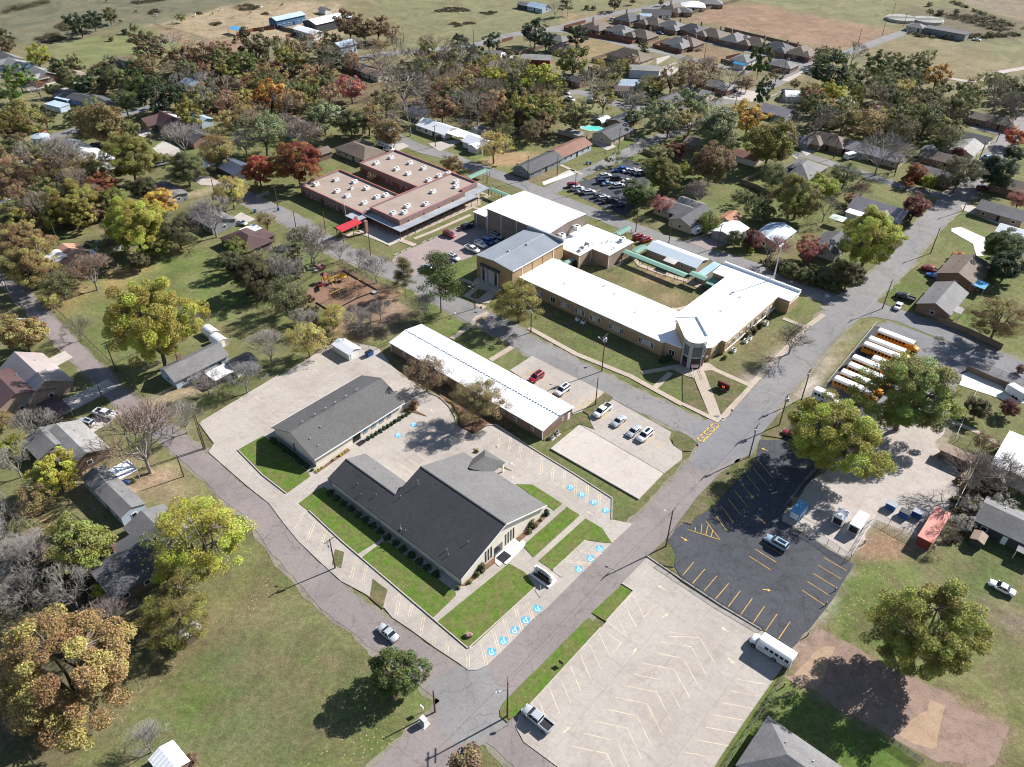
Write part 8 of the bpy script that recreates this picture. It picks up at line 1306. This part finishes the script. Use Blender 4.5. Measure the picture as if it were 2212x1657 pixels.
FN = [('F1645,430 F1850,510 F2060,610', 1.9, 'weathered wooden fence behind the bus lot and grey brick house', 'wood'), ('F1830,745 F2000,820 F2130,870', 1.8, 'dark wooden fence beside the white trailer drive', 'wood'), ('B1440,185 B1580,148', 1.8, 'reddish fence at the first subdivision corner', 'wood'), ('B1440,195 B1600,235 B1880,285 B2020,235', 1.8, 'reddish fence along the front of the subdivision front row', 'wood'), ('B1730,245 B1760,250 B1850,205', 1.8, 'reddish fence between two front row subdivision houses', 'wood'), ('B1620,395 B1760,350', 1.8, 'brown fence left of the very large hip house', 'wood'), ('B1620,400 B1750,430 B1980,488', 1.8, 'brown fence in front of the very large hip house', 'wood'), ('B2015,305 B2170,345 B2300,300', 1.8, 'reddish fence round the dark hip house', 'wood'), ('B2015,300 B2120,262', 1.8, 'reddish fence at the left of the dark hip house', 'wood'),
      ('B1980,480 B2210,405', 1.8, 'long white picket fence along the pale gravel drive', 'rail'), ('B1040,275 B1110,255', 1.8, 'reddish fence beside the round evergreen', 'wood'), ('B1000,325 B1150,355 B1310,310', 1.8, 'brown fence round the yard of the grey porch house', 'wood'), ('C0,105 C150,68 C390,0', 2, 'pale wooden fence along the back of the subdivision field', 'wood'), ('C270,195 C560,262 C720,300 C860,340 C980,335', 1.8, 'brown fence along the back row of the subdivision', 'wood'), ('C860,385 C980,335', 1.8, 'brown fence at the end of the subdivision back row', 'wood'), ('C245,400 C450,455', 1.8, 'dark fence in front of the yard with the blue roofed trailer', 'wood'), ('C280,385 C370,365', 1.8, 'reddish fence behind the yard with the blue roofed trailer', 'wood'), ('C560,640 C680,590', 1.4, 'long white rail fence beside the diagonal road', 'rail'),
      ('A330,388 A440,430 A530,450 A560,445', 1.8, 'brown fence at the foot of the green pasture', 'wood'), ('A585,450 A680,420 A860,375', 1.8, 'brown fence between pasture and dark house', 'wood'), ('A740,450 A860,490 A1000,480', 1.8, 'reddish fence behind the dark oaks', 'wood'), ('A1150,710 A1290,800', 1.9, 'dark fence behind the maroon and white roofed house', 'wood'), ('A580,640 A720,590', 1.8, 'fence right of the long charcoal house', 'wood'), ('A980,900 A1110,875', 1.6, 'grey fence below the maroon and white roofed house', 'wood'),
      ('A1530,235 A1640,205 A1780,190 A1800,172', 2, 'reddish fence round the arena yard', 'wood'), ('A1790,175 A1850,200 A1930,215', 2, 'dark fence between the arena barns', 'wood'), ('A1700,200 A1780,180 A1900,150', 1.8, 'reddish fence below the bright blue barn', 'wood'), ('A1850,245 A1930,225 A2080,200', 1.8, 'reddish fence in front of the low white barn', 'wood'), ('A1000,165 A1180,215 A1355,268 A1500,240', 1.3, 'wire fence round the bare brown paddock', 'rail'),
      ('A1665,1285 A1740,1262', 1.3, 'short white rail fence under the red maple', 'rail'), ('C370,1185 C480,1225 C570,1280', 1.8, 'wooden fence round the yard with old furniture', 'wood'), ('C380,1190 C510,1125', 1.8, 'wooden fence below the brown oak', 'wood'), ('C0,905 C180,990', 1.8, 'dark fence under the pale green trees', 'wood'), ('B1970,1330 B2120,1220', 1.8, 'brown fence behind the far parking lot', 'wood'), ('B1950,985 B2030,1020', 1.8, 'dark fence near the far asphalt lot', 'wood'), ('B1400,865 B1580,910', 1.9, 'pale blue fence round the swimming pool yard', 'wall'), ('B1590,910 B1625,870', 1.8, 'brown fence beside the pool house', 'wood'), ('B1630,770 B1750,810', 1.9, 'white panel fence behind the pool', 'wall'),
      ('F930,845 F1250,455', 1.5, 'white topped chain fence at the back of the bus row', 'chain'), ('F930,855 F1240,975', 1.5, 'chain link fence across the near end of the bus row', 'chain'), ('I640,60 I860,170 I1080,320', 1.8, 'chain link fence at the top of the black parking lot', 'chain'), ('I1080,320 I1245,45', 1.8, 'white chain fence from the black lot to the dumpsters', 'chain'), ('I1245,45 I1420,140 I1620,235', 1.8, 'chain link fence below the dumpsters and red container', 'chain'), ('I1620,235 I1700,60', 1.8, 'chain link fence beside the red container', 'chain'), ('F650,1657 F780,1480 F905,1350', 1.8, 'silver chain fence up to the large gold tree', 'chain'), ('F1640,660 F1840,690 F2210,835', 1.5, 'chain link fence along the far side of the bus lot', 'chain'), ('F1760,1195 F1810,1080 F1900,880', 1.6, 'white chain fence by the tan container and small tree', 'chain'), ('F1780,1200 F1920,1270 F2130,1370', 1.5, 'chain link fence along the right lawn', 'chain'), ('F1750,1657 F1830,1500 F1930,1290', 1.6, 'white chain fence at the right of the gravel yard', 'chain'),
      ('H2055,350 I0,452 I250,618 I512,773', 1.1, 'low dark railing along the kerb between the two lots', 'chaind'), ('I270,1657 I465,1370 I680,1040', 1.3, 'silver chain fence along the right side of the concrete lot', 'chain'), ('I465,1370 I610,1470', 1.2, 'short chain fence towards the bottom hip roof', 'chain'), ('R-100,900 R170,680 R520,460 R840,335 R930,420 R1080,510', 1.4, 'dark chain fence along the top of the playground', 'chaind'), ('R1080,510 R1500,750 R1700,850 R2150,1100 R2320,1210', 1.4, 'dark chain fence between playground and road', 'chaind'), ('E0,575 E235,610 E310,570', 1.2, 'dark chain fence behind the lot garage', 'chaind'), ('E530,445 E640,395', 1.3, 'dark chain fence end by the pine tree', 'chaind'),
      ('D350,340 D420,410 D560,545 D740,720 D960,950', 1.1, 'old post fence along the left road', 'rail'), ('D750,705 D850,650 D1200,500 D1500,340 D1750,280', 1., 'wire fence crossing the lawn behind the sycamore', 'rail'), ('D960,945 D1060,900 D1160,845', 1., 'low wire fence in front of the grey shingled cottage', 'chain'), ('M1290,880 M1560,900 M1560,940 M1640,985 M1840,870', 1.2, 'grey chain fence behind the cafeteria', 'chain'), ('M1560,940 M1250,920', 1.2, 'chain fence section by the green canopy stub', 'chain'), ('G0,60 G100,30 G260,300', 1.3, 'brown fence at the left edge of the leafy yard', 'wood'), ('G90,1350 G230,1657', 1.2, 'pale fence under the giant orange gold tree', 'rail'), ('B350,975 B350,974', 1, 'x', None)]
for s, h, l, k in FN:
    if k: fence(s, h, l, k)
# ------------------------------------------------------------------ signs, playground, small things
# church sign
b = Bld('church_sign', -59.6, 78.3, 'white arched church sign with dark lettering beside the roadside walkway', 'sign'); LAND.append(W(-59.6, 78.3)+('the church sign',))
ar = [(-2.1, .3), (2.1, .3), (2.1, 1.9)]+[(2.1*math.cos(t), 1.9+.55*math.sin(t)) for t in [i*PI/10 for i in range(1, 10)]]+[(-2.1, 1.9)]
b.add('panel', MB().hull([(-59.4+p[0], 78.4, p[1]) for p in ar], [(-59.4+p[0], 78.75, p[1]) for p in ar]), TRIM); b.add('planter', MB().box(-61.8, 77.2, 0, -57, 77.5, .5).box(-61.8, 77.5, 0, -61.5, 79.4, .5).box(-57.3, 77.5, 0, -57, 79.4, .5).box(-61.8, 79.4, 0, -57, 79.7, .4), TRIM)
b.add('planter_soil', MB().box(-61.5, 77.5, 0, -57.3, 78.38, .3), MULCH); b.add('pillar', MB().box(-61.6, 78.2, 0, -61.15, 78.9, 2.05), TRIM); b.add('pillar', MB().box(-57.65, 78.2, 0, -57.2, 78.9, 2.05), TRIM); b.add('lower_board', MB().box(-60.8, 78.3, .55, -58, 78.36, 1.35), DARK)
def text(s, size, mtx, m, parent, name='lettering', ex=.01):
    cu = bpy.data.curves.new('t', 'FONT'); cu.body = s; cu.size = size; cu.extrude = ex; cu.align_x = 'CENTER'; cu.align_y = 'CENTER'; cu.space_line = .85
    t_ = bpy.data.objects.new('t', cu); COL.objects.link(t_); bpy.context.view_layer.update(); dg = bpy.context.evaluated_depsgraph_get(); me = bpy.data.meshes.new_from_object(t_.evaluated_get(dg)); bpy.data.objects.remove(t_)
    me.materials.clear(); me.materials.append(m); o = bpy.data.objects.new(name, me); COL.objects.link(o); par(o, parent); o.matrix_local = mtx; return o
text('Church\nof Christ', .62, Matrix.Translation((.2, .07, 1.95)) @ Matrix.Rotation(PI/2, 4, 'X'), DARK, b.o)
# school marquee
b = Bld('message_board', -63.3, 155, 'low black electronic message board with glowing orange text on school lawn', 'sign'); b.add('frame', MB().box(-64.9, 155, .5, -61.6, 155.5, 2.3), mat('maroon_frame', (.12, .02, .02), .5)); b.add('base', MB().box(-64.5, 154.9, 0, -62, 155.6, .5), BRB); b.add('screen', MB().box(-64.7, 154.94, .75, -61.8, 155, 1.7), DARK)
gm = bpy.data.materials.new('led'); gm.use_nodes = True; gm.node_tree.nodes['Principled BSDF'].inputs['Emission Color'].default_value = (1, .12, .02, 1); gm.node_tree.nodes['Principled BSDF'].inputs['Emission Strength'].default_value = 1.2; gm.node_tree.nodes['Principled BSDF'].inputs['Base Color'].default_value = (.3, .02, .01, 1)
text('12', .8, Matrix.Translation((.15, -.08, 1.2)) @ Matrix.Rotation(PI/2, 4, 'X'), gm, b.o, 'led_text')
# ramp rails at the entrance
b = Bld('handrail', -73.2, 153.5, 'grey handrails of the ramp leading to the entrance tower', 'handrail'); rl = MB(); q0, q1, q2, q3 = UV(*g('Q550,1340', .5)), UV(*g('Q590,1440', .5)), UV(*g('Q650,1330', .5)), UV(*g('Q690,1450', .5))
for a, c in ((q0, q1), (q2, q3)):
    for z in (.55, .95): rl.tube((a[0], a[1], z+.1), (c[0], c[1], z), .035, .035, 5)
    for t in (0, .33, .66, 1): u, v = a[0]+(c[0]-a[0])*t, a[1]+(c[1]-a[1])*t; rl.tube((u, v, 0), (u, v, 1), .03, .03, 5)
b.add('rail', rl, GREYM)
# playground
YP = mat('playground_yellow', (.45, .27, .05), .6); PP = mat('playground_maroon', (.16, .015, .04), .4)
x, y = g('R640,640'); e = empty('playground_climber', x, y, AZ, 0, 'yellow and maroon climbing frame with roofed deck on the mulch playground', 'play equipment'); LAND.append((x, y, 'the playground'))
c, s = math.cos(-AZ), math.sin(-AZ)
def rl_(tok, z=0.): a, b_ = g(tok, z); dx, dy = a-x, b_-y; return (dx*c-dy*s, dx*s+dy*c)
dk = [rl_('R520,600', 1.4), rl_('R640,640', 1.2), rl_('R760,590', 1.2), rl_('R860,570', 1.5)]
mb = MB()
for p in dk: mb.cbox(p[0], p[1], 1.3, 1.5, 1.5, .12)
mb.build('deck', YP, e); mb = MB()
for p in dk:
    for sx in (-.75, .75):
        for sy in (-.75, .75): mb.tube((p[0]+sx, p[1]+sy, 0), (p[0]+sx, p[1]+sy, 2.6), .06, .06, 6)
mb.build('post', DARK, e); mb = MB()
for a, b_ in zip(dk, dk[1:]):
    for z in (1.5, 1.9, 2.2): mb.tube((a[0], a[1]-.7, z), (b_[0], b_[1]-.7, z), .09, .09, 5); mb.tube((a[0], a[1]+.7, z), (b_[0], b_[1]+.7, z), .09, .09, 5)
mb.build('guard_panel', YP, e); p = dk[0]; MB().hull([(p[0]-1, p[1]-1, 2.6), (p[0]+1, p[1]-1, 2.6), (p[0]+1, p[1]+1, 2.6), (p[0]-1, p[1]+1, 2.6)], [(p[0]-.3, p[1]-.3, 3.4), (p[0]+.3, p[1]-.3, 3.4), (p[0]+.3, p[1]+.3, 3.4), (p[0]-.3, p[1]+.3, 3.4)]).build('roof', PP, e)
a = rl_('R640,680', 1.2); b_ = rl_('R700,780'); MB().tube((a[0], a[1], 1.3), (b_[0], b_[1], .1), .08, .08, 5).tube((a[0]+.6, a[1], 1.3), (b_[0]+.6, b_[1], .1), .08, .08, 5).build('ladder', YP, e)
x, y = g('R460,760'); e = empty('slide', x, y, AZ, 0, 'wide dark maroon playground slide at the left of the climbing frame', 'slide'); a = rl_('R510,700', 1.5); MB().hull([(2., .6, 1.5), (2.2, -.9, 1.5), (2.2, -.9, 1.9), (2., .6, 1.9)], [(-1.3, .3, .15), (-1.1, -1.2, .15), (-1.1, -1.2, .5), (-1.3, .3, .5)]).build('chute', PP, e); MB().tube((2, 0, 0), (2, 0, 1.6), .07, .07, 6).tube((-.4, 0, 0), (-.4, 0, .7), .07, .07, 6).build('support', DARK, e)
A1, A2 = g('R630,1000'), g('R1205,720'); x, y = A1; an = math.atan2(A2[1]-A1[1], A2[0]-A1[0]); L = math.hypot(A2[0]-A1[0], A2[1]-A1[1]); e = empty('swing_set', x, y, an, 0, 'long yellow swing frame in the middle of the playground', 'swing set')
MB().tube((0, 0, 2.5), (L, 0, 2.5), .09, .09, 8).build('top_beam', YP, e)
for k in range(5): q = L*k/4; MB().tube((q, -1.1, 0), (q, 0, 2.5), .06, .06, 6).tube((q, 1.1, 0), (q, 0, 2.5), .06, .06, 6).build('frame_leg', YP, e)
for k in range(8): q = L*(k+.5)/8; MB().tube((q-.2, 0, .5), (q-.2, 0, 2.4), .015, .015, 3).tube((q+.2, 0, .5), (q+.2, 0, 2.4), .015, .015, 3).box(q-.25, -.12, .45, q+.25, .12, .5).build('swing', DARK, e)
def border(s, lab): P = gs(s); o = MB().prism(strip(P, .25), 0, .3, False).build('timber_border', DARK); tag(o, lab, 'border')
border('R840,480 R1130,650 R1420,810', 'dark timber edging along the roadside of the play area'); border('R380,1030 R620,1180', 'dark timber edging at the near left of the play area'); border('R830,1090 R1100,950 R1420,830', 'dark timber edging behind the swings')
x, y = g('R1380,860'); e = empty('sandbox', x, y, AZ, 0, 'small dark box near the corner of the playground', 'box'); MB().box(-.8, -.8, 0, .8, .8, .4).build('box', DARK, e); MB().box(-.7, -.7, .4, .7, .7, .44).build('lid', GREYM, e)
x, y = g('R440,400', .6); e = empty('flatbed_cart', x, y, AZ, 0, 'faded red trailer loaded with junk behind the playground', 'trailer'); MB().box(-1.8, -1, .5, 1.8, 1, .65).box(-1.8, -1, .65, 1.8, -.9, 1.1).box(-1.8, .9, .65, 1.8, 1, 1.1).build('bed', mat('faded_red', (.4, .07, .05), .7), e)
for s in (-1, 1): MB().tube((0, s*1.0, .35), (0, s*1.2, .35), .35, .35, 10).build('wheel', TYRE, e)
random.seed(4); j = MB()
for k in range(14): j.cbox(random.uniform(-1.5, 1.5), random.uniform(-.8, .8), .8, random.uniform(.3, .8), random.uniform(.3, .6), random.uniform(.2, .5))
j.build('junk', mat('junk', (.3, .28, .26), .8, var=.5, scale=3), e)
x, y = g('R240,430', .6); j = MB()
for k in range(26): j.cbox(random.uniform(-3, 3), random.uniform(-1.5, 1.5), random.uniform(.1, .5), random.uniform(.3, 1.2), random.uniform(.2, .8), random.uniform(.2, .7))
o = j.build('junk_heap', mat('junk', (.3, .28, .26), .8, var=.5, scale=3)); o.location = (x, y, 0); o['kind'] = 'stuff'; tag(o, 'pale junk and pipes piled under the spreading bare tree', 'junk pile')
# small roadside things
def at(tok, name, lab, cat, z=0, rot=0): x, y = g(tok); return empty(name, x, y, AZ+R(rot), z, lab, cat)
e = at('H535,1375', 'utility_cabinet', 'white metal utility cabinet on a concrete pad at the corner lawn', 'cabinet'); MB().box(-.9, -.7, 0, .9, .7, .12).build('pad', CONC2, e); MB().box(-.55, -.4, .12, .55, .4, 1.7).build('cabinet', TRIM, e); MB().box(-.5, -.43, .2, -.02, -.4, 1.6).box(.02, -.43, .2, .5, -.4, 1.6).build('door', GREYM, e)
e = at('H525,1300', 'antenna_mast', 'small meter rack mast behind the white utility cabinet', 'mast'); MB().tube((0, 0, 0), (0, 0, 1.9), .05, .05, 6).build('pole', GREYM, e); MB().box(-.35, -.1, 1.2, .35, .1, 1.9).build('meter_box', TRIM, e)
e = at('H1082,1385', 'stop_sign', 'red octagonal stop sign beside the silver pickup', 'sign', 0, 20); MB().tube((0, 0, 0), (0, 0, 2.3), .035, .035, 6).build('pole', GREYM, e)
oc = [(.38*math.cos(t), .38*math.sin(t)+2.1) for t in [PI/8+i*PI/4 for i in range(8)]]; f = MB().hull([(p[0], -.05, p[1]) for p in oc], [(p[0], -.03, p[1]) for p in oc]).build('sign_plate', mat('sign_red', (.5, .02, .02), .4), e); text('STOP', .3, Matrix.Translation((0, -.06, 2.1)) @ Matrix.Rotation(PI/2, 4, 'X'), WPAINT, f)
e = at('F1205,420', 'stop_sign', 'stop sign with yellow pennant at the far street corner', 'sign', 0, 90); MB().tube((0, 0, 0), (0, 0, 2.3), .035, .035, 6).build('pole', GREYM, e); MB().hull([(p[0], -.05, p[1]) for p in oc], [(p[0], -.03, p[1]) for p in oc]).build('sign_plate', mat('sign_red', (.5, .02, .02), .4), e); MB().box(.3, .1, 1.5, .8, .13, 2.0).build('pennant', mat('sign_yellow', (.75, .7, .03), .4), e)
e = at('F348,1390', 'crossing_sign', 'fluorescent yellow green diamond sign on the grass strip', 'sign', 0, -30); MB().tube((0, 0, 0), (0, 0, 2.2), .035, .035, 6).build('pole', GREYM, e); MB().hull([(0, -.05, 1.5), (.42, -.05, 1.95), (0, -.05, 2.4), (-.42, -.05, 1.95)], [(0, -.03, 1.5), (.42, -.03, 1.95), (0, -.03, 2.4), (-.42, -.03, 1.95)]).build('sign_plate', mat('sign_lime', (.5, .75, .03), .4), e)
e = at('F310,1040', 'street_sign', 'small street sign at the school pavement corner', 'sign'); MB().tube((0, 0, 0), (0, 0, 2.2), .04, .04, 6).build('pole', DARK, e); MB().box(-.3, -.02, 1.7, .3, .02, 2.1).build('sign_plate', DARK, e)
e = at('H1420,1000', 'lawn_sign', 'small dark sign board on the grass strip beside the concrete lot', 'sign', .2); MB().tube((-.3, 0, 0), (-.3, 0, 1), .03, .03, 5).tube((.3, 0, 0), (.3, 0, 1), .03, .03, 5).build('legs', DARK, e); MB().box(-.45, -.03, .5, .45, .03, 1.2).build('board', DARK, e)
for t, l in (('E905,360', 'black mailbox style box near the crosswalk'), ('E738,400', 'small white sign post on the lawn by the pine'), ('E1615,715', 'small green sign post on the school verge')):
    e = at(t, 'post_box' if 'box' in l else 'sign_post', l, 'post'); MB().tube((0, 0, 0), (0, 0, 1.2), .04, .04, 6).build('pole', GREYM, e); MB().box(-.25, -.15, 1.1, .25, .15, 1.5).build('box', DARK if 'black' in l else TRIM if 'white' in l else GREENM, e)
o = MB().blob(0, 0, .35, .85, .5, .5, 5, .2).build('boulder', mat('pink_rock', (.33, .2, .16), .9, var=.3, scale=2), None); x, y = g('H823,812'); o.location = (x, y, .2); tag(o, 'pinkish brown boulder on the church lawn near the corner', 'boulder')
e = at('K1325,1490', 'bike_rack', 'low metal rail beside the church sign', 'rail'); MB().tube((-1.4, 0, .5), (1.4, 0, .5), .04, .04, 6).tube((-1.4, 0, 0), (-1.4, 0, .5), .04, .04, 6).tube((1.4, 0, 0), (1.4, 0, .5), .04, .04, 6).build('rail', GREYM, e)
e = at('K1130,1650', 'hand_rail', 'short pale step rail between the lawn and wheelchair bays', 'rail'); MB().tube((0, 0, 0), (0, 0, 1.), .04, .04, 6).tube((0, 0, 1.), (1.6, -1.4, .5), .04, .04, 6).tube((1.6, -1.4, 0), (1.6, -1.4, .5), .04, .04, 6).build('rail', GREYM, e)
e = at('I1450,1560', 'farm_gate', 'brown tubular metal gate lying by the dirt patch', 'gate', .05, 0); mb = MB()
for k in range(6): mb.tube((-2.4, -.2+.0, .15+k*.22), (2.4, -.2, .15+k*.22), .04, .04, 5)
for q in (-2.4, -1.2, 0, 1.2, 2.4): mb.tube((q, -.2, .1), (q, -.2, 1.4), .04, .04, 5)
mb.build('frame', DARK, e)
for i, t in enumerate(('I985,520', 'I925,612', 'I808,808', 'I655,1030', 'I655,1135', 'I1175,210')):
    x, y = g(t); e = empty('fence_post', x, y, 0, 0, 'short dark wooden post on the dirt edge, %s counted from the top' % ['third', 'fourth', 'fifth', 'sixth', 'nearest', 'topmost'][i], 'post', 'old posts along the lot edge'); MB().tube((0, 0, 0), (0, 0, 1.2), .1, .09, 8).build('post', WOOD, e); MB().tube((0, 0, 1.2), (0, 0, 1.24), .11, .08, 8).build('cap', GREYM, e)
for i in range(9):   # wheel stops
    t = ['L1100,1228', 'L1172,1197', 'L1232,1168', 'L1400,1093', 'L1470,1066', 'L1528,1045', 'L1590,1016', 'L1660,980', 'L1750,945'][i]; x, y = g(t); o = MB().box(-.95, -.1, 0, .95, .1, .28).build('wheel_stop', CONC2); o.location = (x, y, .05); o.rotation_euler = (0, 0, AZ+PI/2); tag(o, 'pale concrete wheel stop, number %s from the left along the school lawn' % ['one', 'two', 'three', 'four', 'five', 'six', 'seven', 'eight', 'nine'][i], 'wheel stop', 'wheel stops')
# distant animals
def animal(tok, colr, lab, cat, k=1.):
    x, y = g(tok); o = empty('horse' if cat == 'horse' else 'cow', x, y, random.uniform(0, 6), 0, lab, cat); mm = mat('hide_'+colr, {'white': (.6, .57, .52), 'brown': (.12, .06, .03), 'black': (.02, .018, .018)}[colr], .8)
    mb = MB(); mb.rings([[(x_, r_*math.cos(t), z_+r_*1.15*math.sin(t)) for t in [i*PI/4 for i in range(8)]] for x_, z_, r_ in ((-.95, 1.15, .12), (-.8, 1.15, .3), (-.2, 1.1, .33), (.5, 1.15, .34), (.8, 1.25, .22), (1.15, 1.5, .15), (1.4, 1.55, .13), (1.75, 1.35, .07))])
    for sx, sy in ((-.7, -.2), (-.7, .2), (.6, -.2), (.6, .2)): mb.tube((sx, sy, 1.0), (sx-.05, sy, .5), .12, .07, 6); mb.tube((sx-.05, sy, .5), (sx, sy, 0), .07, .05, 6)
    mb.tube((-.95, 0, 1.3), (-1.1, 0, .6), .06, .03, 5); b_ = mb.build('body', mm, o, True)
for t, c_2, l, ct in (('A1265,105', 'white', 'white horse at the left of the paddock', 'horse'), ('A1378,95', 'brown', 'brown horse near the middle of the paddock', 'horse'), ('A1515,120', 'white', 'pale horse in front of the dark bush', 'horse'), ('A1622,88', 'brown', 'brown horse left of the bright blue barn', 'horse'), ('A1692,58', 'white', 'white horse at the back of the paddock', 'horse'), ('A1430,68', 'white', 'white horse near the back paddock fence', 'horse'), ('A1825,40', 'black', 'black horse behind the bright blue barn', 'horse'), ('A880,82', 'black', 'black cow in the open pasture', 'cow'), ('A782,148', 'black', 'black cow below the dark tree clump', 'cow'), ('A740,148', 'black', 'black cow nearest the dark tree clump', 'cow'), ('A1010,105', 'white', 'pale cow near the low thicket', 'cow'), ('A690,15', 'brown', 'brown cow at the top of the pasture', 'cow')):
    animal(t, c_2, l, ct)
# swing frame and odds in back yards
e = at('C370,1265', 'garden_swing', 'pale blue tubular frame lying in the green back yard', 'frame'); MB().tube((-3, 0, 1), (3, 0, 1.1), .06, .06, 6).tube((-3, -1, 0), (-3, 0, 1), .05, .05, 5).tube((3, 1, 0), (3, 0, 1.1), .05, .05, 5).tube((-3, 1, 0), (-3, 0, 1), .05, .05, 5).build('frame', mat('pale_blue_frame', (.3, .45, .55), .5), e)
# ------------------------------------------------------------------ labels that tell the trees apart
def cam_uv(x, y): X, Y = pr(x, y, 0); return X, Y
items = []
for o, x, y, ph, cat, grp in PEND:
    best = sorted(LAND, key=lambda l: math.hypot(l[0]-x, l[1]-y))[:3]; X, Y = pr(x, y, 0); opts = []
    for lx, ly, nm in best:
        LX, LY = pr(lx, ly, 0); dx, dy = X-LX, Y-LY
        rel = ('left of' if dx < 0 else 'right of') if abs(dx) > abs(dy)*1.3 else ('behind' if dy < 0 else 'in front of'); opts.append('%s %s %s' % (ph, rel, nm))
    items.append([o, X, opts, cat, grp])
used = {}; SEEN = set()
for it in items: used.setdefault(it[2][0], []).append(it)
_o = 'leftmost second third fourth fifth sixth seventh eighth ninth tenth eleventh twelfth thirteenth fourteenth fifteenth sixteenth seventeenth eighteenth nineteenth twentieth'.split(); ORD = _o[:1]+[q+' from left' for q in _o[1:]]+['twenty-%s from left' % q for q in ['first']+_o[1:9]]+['thirty-%s from left' % q for q in ['first']+_o[1:9]]+['forty-%s from left' % q for q in ['first']+_o[1:9]]
for k, L_ in used.items():
    L_.sort(key=lambda i: i[1]); n = len(L_)
    for i, it in enumerate(L_):
        lab = k if n == 1 else ((['left one of two', 'right one of two'][i] if n == 2 else (ORD[i] if i < n-1 else 'rightmost'))+': '+k)
        ws = lab.split()
        if lab in SEEN: print('DUP', lab)
        SEEN.add(lab)
        tag(it[0], ' '.join(ws[:16]), it[3], it[4])
